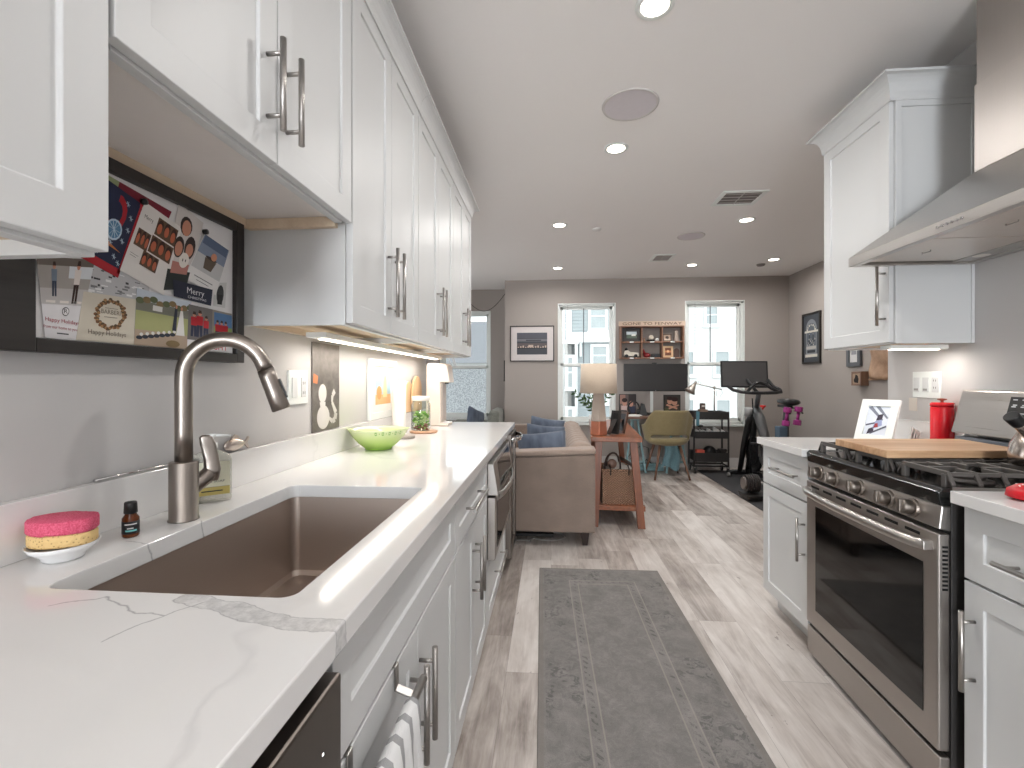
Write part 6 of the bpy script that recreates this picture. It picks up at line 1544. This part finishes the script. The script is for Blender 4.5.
def d_p1(b, P):
    F(b, P, 0, .5, .35, 1, 1); F(b, P, .55, .45, 1, 1, 2); blob(b, P, .3, .55, .16, .18, 3, .0005); blob(b, P, .3, .70, .18, .12, 4, .0007); F(b, P, .08, 0, .55, .4, 5, .0004); blob(b, P, .72, .5, .14, .16, 3, .0006); F(b, P, .58, 0, .98, .36, 6, .0005)
def d_p2(b, P):
    blob(b, P, .35, .62, .18, .2, 1, .0003); blob(b, P, .35, .80, .2, .12, 2, .0005); blob(b, P, .65, .55, .18, .2, 1, .0004); blob(b, P, .66, .74, .22, .14, 2, .0006); b.poly([P(.1, .35, .0007), P(.8, .1, .0007), P(.85, .2, .0007), P(.15, .45, .0007)], 1); b.poly([P(.3, .1, .0008), P(.95, .35, .0008), P(.9, .42, .0008), P(.25, .2, .0008)], 1); F(b, P, .0, .0, .3, .2, 3, .0005)
canvas('square photo canvas of two people leaning on the wall at the left of the desk', .955, 1.185, .742, 1.012, d_p1, [(110, 96, 92), (170, 130, 118), (64, 56, 56), (200, 150, 130), (48, 34, 32), (214, 190, 186), (52, 56, 76)])
canvas('square dark photo canvas of a couple on the wall behind the olive chair', 1.565, 1.79, .772, 1.005, d_p2, [(58, 52, 46), (196, 146, 122), (52, 28, 22), (86, 88, 60)])
tag(B((1.5, 6.3, 0)).box(1.03, 6.30, .012, 1.48, 6.44, .065).box(1.05, 6.32, .065, 1.46, 6.42, .10).build('cable_tray_box', [TQ], bevel=.006), 'low turquoise box on the floor under the desk', 'box')
b = B((1.2, 6.35, 0))
b.tube([(.98, 6.45, .01), (1.0, 6.40, .12), (1.08, 6.36, .26), (1.20, 6.34, .34), (1.30, 6.40, .30), (1.34, 6.5, .10)], .005, 6)
b.tube([(1.02, 6.30, .10), (1.06, 6.33, .18), (1.14, 6.28, .14), (1.20, 6.30, .11), (1.26, 6.32, .16), (1.32, 6.30, .11)], .007, 6)
tag(b.build('power_cables', BLACK), 'tangle of black power cables hanging under the desk', 'cable')
# turquoise fabric folded over the right trestle
vs = []; n = 14
for i in range(n+1):
    for j in range(n+1):
        u, v = i/n, j/n; vs.append((1.42+.22*u+.02*math.sin(v*5), 6.085+.02*math.sin(u*14)*(.3+v)-.01*v, .42-.33*v+.03*math.sin(u*6)))
b = B((1.52, 6.1, 0)); b.add(vs, [(i*(n+1)+j, (i+1)*(n+1)+j, (i+1)*(n+1)+j+1, i*(n+1)+j+1) for i in range(n) for j in range(n)], 0, True)
b.cyl((1.40, 6.10, .43), (1.66, 6.10, .43), .008, n=8)
ob = b.build('blue_blanket', fabric('blue_knit', (88, 122, 132), (128, 158, 164), 200)); md = ob.modifiers.new('s', 'SOLIDIFY'); md.thickness = .006
tag(ob, 'light blue knit blanket hanging from a rail under the desk behind the chair', 'blanket')

# ------------------------------------------------------------------ olive shell chair
OL = fabric('olive_felt', (116, 104, 74), (144, 131, 98), 300, bump=.15); WN = wood('walnut_leg', (92, 64, 50), (128, 94, 74), 2, .4)
ch_ = thing('shell_armchair', 'olive green shell armchair on walnut legs, facing the desk, seen from behind', 'chair', (1.445, 5.98, 0))
# built around the local origin, back towards -y
nU, nV = 28, 10; vs = []
for i in range(nU+1):
    a = math.pi*(-.02+1.04*i/nU)   # sweep left arm -> back -> right arm
    cs, sn = math.cos(a), math.sin(a)
    for j in range(nV+1):
        v = j/nV; armf = abs(cs)**3
        top = .845*(1-armf)+.655*armf; bot = .455+.03*armf*0
        if armf < .55: top = .845-.02*(1-sn)
        ztop = .845 if sn > .62 else .655+(.19)*max(0, (sn-.18)/.44)**1.5
        z = bot+(ztop-bot)*v
        rad = .235+.045*v+(.0 if sn > .5 else .02)
        vs.append((rad*cs*1.0*(1.02 if sn < .5 else .98), -rad*sn*.85-.05*v*sn+.03, z))
fs = [(i*(nV+1)+j, (i+1)*(nV+1)+j, (i+1)*(nV+1)+j+1, i*(nV+1)+j+1) for i in range(nU) for j in range(nV) if not (j == 1 and 5 <= i < nU-5)]
b = B().add(vs, fs, 0, True); bk_ = b.build('backrest', OL, ch_); md = bk_.modifiers.new('s', 'SOLIDIFY'); md.thickness = .022; md.offset = 0; md = bk_.modifiers.new('ss', 'SUBSURF'); md.levels = 1; md.render_levels = 1
prof = [(.001, .395), (.12, .398), (.20, .412), (.245, .440), (.258, .468), (.245, .482), (.20, .476), (.10, .466), (.001, .464)]
B().lathe(prof, (0, .02, 0), 40, sy=.95).build('seat', OL, ch_)
for sx in (-1, 1):
    for sy, fy in ((-1, -.20), (1, .24)):
        B().cyl((sx*.12, .02+sy*.12, .405), (sx*.212, fy, 0), .020, .011, 14).build('leg', WN, ch_)
ch_.rotation_euler = (0, 0, R(4))

# ------------------------------------------------------------------ rolling cart
r = thing('rolling_cart', 'black three-tier rolling utility cart under the right window', 'cart', (2.06, 6.32, .0)); o = r.location
x0, x1, y0, y1 = 1.86, 2.275, 6.22, 6.52
for k, (zb0, zb1) in enumerate(((.70, .80), (.455, .545), (.155, .27))):
    b = B(o); t = .006
    b.box(x0, y0, zb0, x1, y1, zb0+.006); b.box(x0, y0, zb0+.006, x1, y0+t, zb1); b.box(x0, y1-t, zb0+.006, x1, y1, zb1); b.box(x0, y0+t, zb0+.006, x0+t, y1-t, zb1); b.box(x1-t, y0+t, zb0+.006, x1, y1-t, zb1)
    b.build('tray', BLACKM, r, .003)
for x in (x0-.016, x1+.001):
    b = B(o)
    for yy in (y0+.02, y1-.05): b.box(x, yy, .10, x+.015, yy+.03, .80)
    b.box(x, y0+.02, .085, x+.015, y1-.02, .10); b.build('side_post', BLACKM, r, .002)
b = B(o); b.box(x0-.016, y0+.03, .085, x1+.016, y0+.05, .10); b.box(x0-.016, y1-.05, .085, x1+.016, y1-.03, .10); b.build('bottom_bar', BLACKM, r, .002)
for x in (x0, x1):
    for y in (y0+.03, y1-.04):
        w_ = B(o); w_.cyl((x-.011, y-.01, .034), (x+.011, y-.01, .034), .0335, n=22); w_ = w_.build('caster', BLACK, r, .004)
        b = B(o); b.cyl((x-.0125, y-.01, .034), (x+.0125, y-.01, .034), .015, n=16); b.box(x-.016, y-.02, .05, x-.012, y+.015, .085); b.box(x+.012, y-.02, .05, x+.016, y+.015, .085); b.build('hub', CHROME, w_)
tz = .7065
r = thing('desk_lamp', 'silver articulated desk lamp clamped on the top tray of the cart', 'lamp', (2.13, 6.32, tz)); o = r.location
LS = mat('satin_aluminium', (176, 168, 160), .35, .8)
b = B(o); b.lathe([(.001, tz), (.055, tz), (.055, tz+.012), (.012, tz+.018), (.001, tz+.018)], (2.13, 6.32, 0), 28); b.build('base', LS, r)
B(o).cyl((2.13, 6.32, tz+.018), (2.13, 6.32, 1.118), .008, n=14).build('pole', LS, r)
b = B(o); b.cyl((1.885, 6.30, 1.165), (2.225, 6.33, 1.085), .007, n=12); b.ball((2.13, 6.322, 1.112), .018, n=14, k=8); b.build('arm', LS, r)
b = B(o)
ax = Vector((-.55, -.1, -.83)).normalized(); c = Vector((1.875, 6.30, 1.160))
M3 = ax.to_track_quat('Z', 'Y').to_matrix()
b.lathe([(.014, -.035), (.018, 0), (.026, .02), (.052, .085), (.072, .125), (.070, .125), (.050, .087), (.024, .022), (.001, .01)], c, 28, axis=M3); b.build('lamp_head', LS, r)
B(o).tube([(1.88+.03, 6.30, 1.155), (1.93, 6.30, 1.20), (1.96, 6.30, 1.17), (1.94, 6.30, 1.155)], .002, 6).build('cord', BLACK, r)
B(o).tube([(2.22, 6.33, 1.085), (2.235, 6.33, 1.04), (2.20, 6.33, .98), (2.16, 6.33, 1.0), (2.155, 6.33, 1.07)], .002, 6).build('cord', BLACK, r)
b = B((1.99, 6.3, tz)); b.box(1.93, 6.26, tz, 2.03, 6.36, tz+.12, 0); b.box(1.945, 6.27, tz+.1205, 2.0, 6.33, tz+.20, 1); b.box(1.955, 6.2685, tz+.155, 1.99, 6.2695, tz+.175, 2)
tag(b.build('boxed_supplies', pal((132, 108, 92), (92, 76, 70), (214, 206, 198))), 'small brown boxes stacked on the top tray of the rolling cart', 'box')
tag(B((1.885, 6.24, tz)).hexa([(1.868, 6.216, .62), (1.905, 6.216, .62), (1.905, 6.219, .62), (1.868, 6.219, .62)], [(1.868, 6.216, .806), (1.910, 6.216, .806), (1.910, 6.219, .806), (1.868, 6.219, .806)]).build('blue_cloth', fabric('teal_cloth', (70, 110, 124), (100, 140, 152))), 'teal cloth hanging over the left front of the cart top tray', 'cloth')
b = B((2.05, 6.35, .462)); rnd = random.Random(9)
for k in range(9):
    xx = 1.90+k*.038; yy = rnd.uniform(6.25, 6.42); zz = .462+k*.0003; h_ = rnd.uniform(.08, .13); d = rnd.uniform(-.03, .03)
    b.hexa([(xx, yy, zz), (xx+.03, yy, zz), (xx+.03, yy+.06, zz), (xx, yy+.06, zz)], [(xx+d, yy, zz+h_), (xx+.04+d, yy, zz+h_-.02), (xx+.04+d, yy+.06, zz+h_-.01), (xx+d, yy+.06, zz+h_+.01)])
tag(b.build('crumpled_papers', PAPER, fix=True), 'crumpled white papers heaped in the middle tray of the cart', 'papers')
tag(B((1.93, 6.24, .60)).ball((1.93, 6.255, .615), .038, n=20, k=10, sz=.45).cyl((1.93, 6.255, .60), (1.93, 6.30, .462), .004, n=8).build('hand_mirror', BLACKM), 'small round black disc on a stem above the middle tray of the cart', 'mirror')
tag(B((1.93, 6.3, .1625)).box(1.885, 6.25, .1625, 1.985, 6.36, .30).build('red_box', mat('coral_red', (206, 92, 76), .6), bevel=.003), 'small coral red box in the bottom tray of the cart', 'box')
tag(B((2.08, 6.36, .1625)).ball((2.08, 6.36, .255), .09, n=24, k=12, sy=.8, sz=1.0).build('black_helmet', BLACK), 'round black helmet shape in the bottom tray of the cart', 'helmet')
b = B((2.2, 6.35, .1625)); b.box(2.185, 6.27, .1625, 2.262, 6.37, .31); b.cyl((2.205, 6.27, .30), (2.205, 6.24, .30), .02, n=14); b.cyl((2.245, 6.27, .30), (2.245, 6.24, .30), .02, n=14)
tag(b.build('binoculars', BLACKM, bevel=.003), 'black binoculars in the bottom tray of the cart, at its right end', 'binoculars')

# ------------------------------------------------------------------ exercise corner
tag(B((2.5, 5.4, 0)).box(1.945, 4.45, .0005, 3.22, 6.45, .006).build('exercise_mat', mat('mat_rubber', (58, 57, 59), .75, var=.06, nscale=200), bevel=.002), 'large dark rubber mat on the floor under the exercise bike', 'mat')
r = thing('exercise_bike', 'black indoor exercise bike with large screen beside the right window', 'exercise bike', (2.42, 5.6, .006)); o = r.location
BK = mat('bike_black', (34, 34, 35), .35); BG2 = mat('bike_graphite', (72, 72, 73), .4)
b = B(o); b.tube([(2.20, 6.05, .05), (2.26, 6.06, .06), (2.40, 6.06, .06), (2.56, 6.06, .06), (2.64, 6.05, .05)], .030, 12, flat=1.3); b.build('front_stabilizer', BK, r)
for x in (2.20, 2.66): B(o).cyl((x-.015, 6.02, .034), (x+.015, 6.02, .034), .027, n=18).build('transport_wheel', mat('wheel_grey', (120, 118, 116), .5), r, .003)
b = B(o); b.tube([(2.26, 4.98, .04), (2.50, 4.98, .045), (2.76, 4.98, .04)], .028, 12, flat=1.3); b.build('rear_stabilizer', BK, r)
b = B(o); b.tube([(2.44, 6.05, .07), (2.45, 5.6, .10), (2.50, 4.99, .07)], .034, 12, flat=1.3); b.build('base_beam', BK, r)
# flywheel in the y-z plane
b = B(o); b.cyl((2.365, 5.72, .335), (2.395, 5.72, .335), .205, n=48); b.cyl((2.358, 5.72, .335), (2.402, 5.72, .335), .120, n=32); b.build('flywheel', mat('flywheel_metal', (36, 36, 38), .25, .4, var=0), r, .006)
b = B(o)
for x in (2.335, 2.425):
    b.tube([(x, 6.02, .09), (x, 5.90, .42), (x+.01*(1 if x < 2.4 else -1), 5.78, .72), (2.385, 5.68, .86)], [.028, .034, .040, .045], 12)
b.build('fork', BK, r)
b = B(o); b.tube([(2.385, 5.70, .86), (2.37, 5.55, .78), (2.35, 5.35, .55), (2.37, 5.2, .30), (2.42, 5.1, .10)], [.052, .055, .050, .042, .04], 14); b.build('frame', BG2, r)
b = B(o); b.cyl((2.345, 5.42, .36), (2.425, 5.42, .36), .10, n=32); b.build('crank_cover', BG2, r, .006)
for s, dz in ((-1, .14), (1, -.14)):
    b = B(o); x = 2.385+s*.075; b.box(x-.008, 5.41, .36+min(dz, 0), x+.008, 5.43, .36+max(dz, 0)); c_ = b.build('crank', NICKEL, r, .002)
    B(o).box(x+s*.008, 5.37, .36+dz-.012, x+s*.08, 5.47, .36+dz+.012).build('pedal', BK, c_, .004)
b = B(o); b.cyl((2.385, 5.67, .88), (2.365, 5.56, 1.07), .026, n=18); b.build('handlebar_post', BG2, r)
bl = [(2.085, 5.70, 1.130), (2.095, 5.60, 1.095), (2.14, 5.48, 1.075), (2.25, 5.45, 1.065), (2.36, 5.45, 1.065), (2.50, 5.45, 1.068), (2.56, 5.46, 1.075), (2.57, 5.50, 1.10), (2.54, 5.60, 1.14), (2.525, 5.70, 1.21)]
B(o).tube(bl, .019, 12).build('handlebar', BK, r)
B(o).tube([(2.20, 5.46, 1.075), (2.25, 5.50, 1.12), (2.30, 5.52, 1.165), (2.36, 5.53, 1.18), (2.42, 5.52, 1.165), (2.47, 5.50, 1.12), (2.54, 5.46, 1.075)], .018, 12).build('inner_grip', BK, r)
c = Vector((2.285, 5.76, 1.28)); sc_ = thing('screen_tmp', None, None, c); bpy.data.objects.remove(sc_)
Xv = Vector((.99, -.10, -.012)).normalized(); Uv = Vector((.02, .14, .99)).normalized(); Nv = Xv.cross(Uv).normalized()
def plate(hw, hh, e0, e1):
    P = lambda s, t, e: c+Xv*s+Uv*t+Nv*e
    return ([P(-hw, -hh, e0), P(hw, -hh, e0), P(hw, hh, e0), P(-hw, hh, e0)], [P(-hw, -hh, e1), P(hw, -hh, e1), P(hw, hh, e1), P(-hw, hh, e1)])
dm = B(o).hexa(*plate(.262, .160, -.025, 0)).build('display', BK, r, .008, 3, fix=True)
B(o).hexa(*plate(.244, .142, .0004, .0012)).build('screen', mat('screen_grey', (84, 82, 82), .3, var=0), dm)
B(o).cyl((2.365, 5.58, 1.06), (2.30, 5.79, 1.24), .018, n=14).build('display_arm', BK, r)
b = B(o); b.lathe([(.012, 0), (.012, .02), (.030, .028), (.032, .045), (.001, .05)], (2.41, 5.56, .875), 20); b.build('resistance_knob', mat('knob_red', (208, 40, 36), .4), r)
b = B(o); b.cyl((2.26, 5.60, .80), (2.26, 5.58, .89), .036, .044, 20); b.build('bottle_holder', mat('holder_grey', (150, 150, 150), .4), r)
b = B(o); b.tube([(2.44, 5.12, .12), (2.435, 5.10, .45), (2.43, 5.08, .80), (2.425, 5.06, .93)], [.036, .034, .030, .026], 14); b.build('seat_post', BG2, r)
b = B(o); b.box(2.40, 4.98, .925, 2.45, 5.20, .950); b.build('seat_slider', BK, r, .005)
sd = B(o); n = 20; vs = []; rings = [(-.14, .028, .045), (-.06, .040, .055), (.03, .070, .065), (.09, .082, .07), (.13, .078, .06), (.155, .045, .03)]
for yy, hw, hh in rings:
    for k in range(n):
        a = 2*math.pi*k/n; dip = .012*math.exp(-(math.cos(a)*3)**2) if yy > .05 else 0
        vs.append((2.425+hw*math.cos(a), 5.06-yy, .985+hh*.55*math.sin(a)-dip*(math.sin(a) > 0)))
sd.add(vs, [(i*n+k, i*n+(k+1) % n, (i+1)*n+(k+1) % n, (i+1)*n+k) for i in range(len(rings)-1) for k in range(n)]+[tuple(range(n)), tuple(range((len(rings)-1)*n, len(rings)*n))], 0, True)
sd.build('saddle', BK, r, fix=True)
b = B(o); b.tube([(2.42, 4.97, .93), (2.38, 4.88, .92), (2.335, 4.80, .88)], .008, 8); b.tube([(2.43, 4.97, .93), (2.47, 4.90, .92), (2.475, 4.84, .88)], .008, 8); b.build('weight_holder', BK, r)
B(o).tube([(2.335, 5.69, .12), (2.30, 5.66, .40), (2.33, 5.62, .75), (2.31, 5.60, 1.0)], .008, 8).build('cable', BLACK, r)
MG = mat('magenta_vinyl', (150, 44, 120), .45)
def small_dumbbell(label, x, y, z, tilt):
    r = thing('hand_weight', label, 'dumbbell', (x, y, z), None); o = r.location; d = Vector((tilt, 0, 1)).normalized(); c = Vector((x, y, z))
    B(o).cyl(c-d*.05, c+d*.05, .015, n=14).build('grip', MG, r)
    for s in (-1, 1):
        e = c+d*.066*s; b = B(o); b.cyl(e-d*.026, e+d*.026, .038, n=6, smooth=False); b.build('head', MG, r, .008, 3)
small_dumbbell('magenta hand weight hanging behind the bike saddle, above the blue foam block', 2.305, 4.80, .850, .12)
small_dumbbell('magenta hand weight hanging at the right, against the bare grey wall', 2.43, 4.84, .855, .12)
tag(B((2.6, 4.9, .006)).hexa([(2.285, 4.90, .0062), (2.355, 4.90, .0062), (2.355, 4.99, .0062), (2.285, 4.99, .0062)], [(2.28, 4.895, .740), (2.36, 4.895, .740), (2.36, 4.995, .740), (2.28, 4.995, .740)]).build('foam_block', mat('slate_blue_foam', (74, 92, 108), .7), bevel=.006), 'tall slate blue foam block standing behind the exercise bike saddle', 'foam block')

r = thing('adjustable_dumbbell', 'black adjustable dumbbell with round plates resting in its tray on the mat', 'dumbbell', (2.08, 4.925, .006)); o = r.location
b = B(o); b.hexa([(1.895, 4.82, .0065), (2.33, 4.82, .0065), (2.33, 5.03, .0065), (1.895, 5.03, .0065)], [(1.875, 4.80, .065), (2.35, 4.80, .065), (2.35, 5.05, .065), (1.875, 5.05, .065)])
b.build('tray', BLACKM, r, .012, 3)
B(o).cyl((1.93, 4.925, .165), (2.30, 4.925, .165), .016, n=16).build('grip', NICKEL, r)
for k, (x, rr) in enumerate([(1.905+i*.021, .095-.003*abs(i-3)) for i in range(6)]+[(2.20+i*.021, .095-.003*abs(i-2)) for i in range(6)]):
    B(o).cyl((x, 4.925, .165), (x+.016, 4.925, .165), rr, n=36).build('plate', mat('plate_dark', (62, 58, 57), .45, .3), r, .003)
b = B(o); b.cyl((1.882, 4.925, .165), (1.904, 4.925, .165), .062, n=32); b.build('dial', mat('dial_grey', (112, 104, 100), .4), r, .003)

r.location.x += .055

# ------------------------------------------------------------------ right living wall
def side_frame(name, label, y0, y1, z0, z1, border, fm, draw, cols, cat='picture', depth=.025):
    """frame hung on the far right wall (faces -x); y0 is the far edge"""
    X = 3.2495; r = thing(name, label, cat, (X, (y0+y1)/2, z0)); o = r.location
    a, c = min(y0, y1), max(y0, y1); b = B(o)
    b.box(X-depth, a, z0, X, a+border, z1); b.box(X-depth, c-border, z0, X, c, z1); b.box(X-depth, a+border, z0, X, c-border, z0+border); b.box(X-depth, a+border, z1-border, X, c-border, z1)
    b.build('frame', fm, r, .001)
    b = B(o); Xp = X-depth*.5; b.box(Xp, a+border, z0+border, X-.001, c-border, z1-border, 0)
    P = lambda s, t, e=0: (Xp-.0006-e, c-border-s*(c-a-2*border), z0+border+t*(z1-z0-2*border))
    draw(b, P); b.build('print', pal(*cols), r)
    return r
def d_poster(b, P):
    b.poly([P(.16, .12, .0003), P(.84, .12, .0003), P(.84, .70, .0003)]+[P(.5+.34*math.cos(a), .70+.20*math.sin(a), .0003) for a in [R(k*15) for k in range(1, 12)]]+[P(.16, .70, .0003)], 1)
    b.poly([P(.22, .34, .0005), P(.78, .34, .0005), P(.78, .68, .0005)]+[P(.5+.28*math.cos(a), .68+.14*math.sin(a), .0005) for a in [R(k*15) for k in range(1, 12)]]+[P(.22, .68, .0005)], 2)
    F(b, P, .08, .62, .92, .66, 3, .0006)
    for k in range(7): blob(b, P, .5+.24*math.cos(R(30*k)), .68+.10*math.sin(R(30*k)), .04, .025, 3+k % 2, .0008)
    for s in (.38, .62): person_print(b, P, s, .38, .24, 5, 4, 5, 5, .0009)
    F(b, P, .2, .27, .8, .33, 4, .0006); F(b, P, .25, .19, .75, .25, 5, .0006); F(b, P, .12, .10, .88, .16, 3, .0008)
    for k in range(16): blob(b, P, .28+.03*k, .36+.013*(k % 4)*3, .018, .02, 3+k % 3, .0010)
side_frame('framed_poster', 'black framed poster with an arched silver design on the far right wall', 6.33, 5.93, 1.415, 2.05, .022, BLACKWOOD, d_poster,
           [(66, 70, 76), (128, 132, 136), (92, 98, 106), (206, 200, 188), (176, 172, 166), (46, 50, 56)], 'poster')
side_frame('framed_photo', 'small dark framed picture on the right wall, partly behind the upper cabinet', 5.42, 5.19, 1.355, 1.72, .045, mat('frame_slate', (86, 88, 92), .5),
           lambda b, P: (F(b, P, .0, .0, 1, 1, 1), F(b, P, .2, .3, .8, .8, 2, .0004), F(b, P, .35, .5, .7, .7, 3, .0006)), [(60, 60, 64), (214, 212, 210), (150, 150, 154), (80, 82, 86)])
r = thing('wooden_block_decor', 'small brown wooden box with a dark cut-out on the right wall', 'decoration', (3.2, 5.2, 1.152)); o = r.location
BB = wood('decor_brown', (112, 84, 68), (144, 112, 92), 2, .5)
X = 3.2495; y0, y1, z0, z1 = 5.09, 5.245, 1.152, 1.298; t = .018; X0 = 3.172
b = B(o); b.box(X0, y0, z0, X, y0+t, z1); b.box(X0, y1-t, z0, X, y1, z1); b.box(X0, y0+t, z0, X, y1-t, z0+t); b.box(X0, y0+t, z1-t, X, y1-t, z1); b.box(X-.01, y0+t, z0+t, X, y1-t, z1-t)
b.build('box', BB, r, .002)
b = B(o); b.prism([(X0+.002, 5.112, 1.172), (X0+.002, 5.225, 1.172), (X0+.002, 5.225, 1.278), (X0+.002, 5.112, 1.278)], (.004, 0, 0)); b.build('face_panel', mat('decor_tan', (166, 140, 118), .6), r, fix=True)
b = B(o); b.poly([(X0+.0012, 5.135, 1.18), (X0+.0012, 5.195, 1.185), (X0+.0012, 5.205, 1.21), (X0+.0012, 5.185, 1.235), (X0+.0012, 5.175, 1.268), (X0+.0012, 5.14, 1.255), (X0+.0012, 5.125, 1.22)]); b.build('dark_cut_out', mat('cut_dark', (34, 28, 26), .8), r)
tn = NT('leather_tan'); co = tn.coords(); nn = tn.noise(co, 9, 4, .6); tn.l(tn.ramp(nn, [(.3, lin((146, 112, 86))), (.7, lin((186, 152, 124)))]), tn.p.inputs['Base Color']); tn.p.inputs['Roughness'].default_value = .55
vs = []; n = 12
for i in range(n+1):
    for j in range(n+1):
        u, v = i/n, j/n; vs.append((3.240-.03*math.sin(math.pi*u)-.012*math.sin(v*9+u*4), 5.06-.40*u, 1.215+.42*v))
b = B((3.24, 4.86, 1.22)); b.add(vs, [(i*(n+1)+j, (i+1)*(n+1)+j, (i+1)*(n+1)+j+1, i*(n+1)+j+1) for i in range(n) for j in range(n)], 0, True)
b.box(3.225, 4.66, 1.208, 3.249, 5.06, 1.222)
ob = b.build('leather_hanging', tn.mat); md = ob.modifiers.new('s', 'SOLIDIFY'); md.thickness = .006
tag(ob, 'tan leather hanging on the right wall just beside the end of the kitchen wall', 'wall hanging')

# ------------------------------------------------------------------ alcove
r = thing('armchair', 'grey green armchair in the alcove under the left window, its back top showing', 'armchair', (-.95, 6.6, 0)); o = r.location
AC = fabric('grey_green_velvet', (96, 98, 92), (132, 134, 126), 120, bump=.1)
B(o).box(-1.45, 6.15, .12, -.71, 6.95, .42).build('seat_base', AC, r, .03, 4)
B(o).box(-1.35, 6.10, .425, -.90, 6.80, .54).build('seat_cushion', AC, r, .03, 4)
B(o).hexa([(-.90, 6.15, .40), (-.70, 6.15, .40), (-.70, 6.95, .40), (-.90, 6.95, .40)], [(-.82, 6.20, .815), (-.685, 6.20, .79), (-.685, 6.92, .79), (-.82, 6.92, .815)]).build('backrest', AC, r, .05, 5)
for yy in (6.15, 6.83): B(o).box(-1.42, yy, .40, -.90, yy+.12, .62).build('arm', AC, r, .03, 4)
for x in (-1.40, -.76):
    for y in (6.2, 6.9): B(o).cyl((x, y, 0), (x, y, .12), .014, .02, 12).build('leg', BLACKWOOD, r)
pl = pillow('dark slate blue pillow leaning in the alcove armchair', (-1.03, 6.35, .655), (R(-10), R(20), R(60)), .36, .34, .12); del pl['group']; pl['label'] = 'dark slate blue pillow in the alcove armchair'
B_ = B((-.95, 7.3, 2.4)); pts = []
for k in range(21):
    t = k/20; pts.append((-1.35+.68*t, 7.342, 2.64-.34*math.sin(math.pi*(.12+.88*t))**1.0 if t < 1 else 2.60))
tag(B_.tube(pts, .004, 6).build('hanging_cable', BLACK), 'thin black cable drooping across the top of the alcove wall', 'cable')
tag(B((-.67, 6.9, 1.0)).cyl((-.672, 6.93, 2.60), (-.672, 6.93, 1.50), .004, n=6).cyl((-.685, 6.93, 1.50), (-.690, 6.93, 1.20), .014, .010, 10).box(-.700, 6.90, 1.19, -.672, 6.95, 1.215).build('closed_umbrella', BLACKM), 'thin black cord with a dark handle hanging at the alcove corner', 'cord')
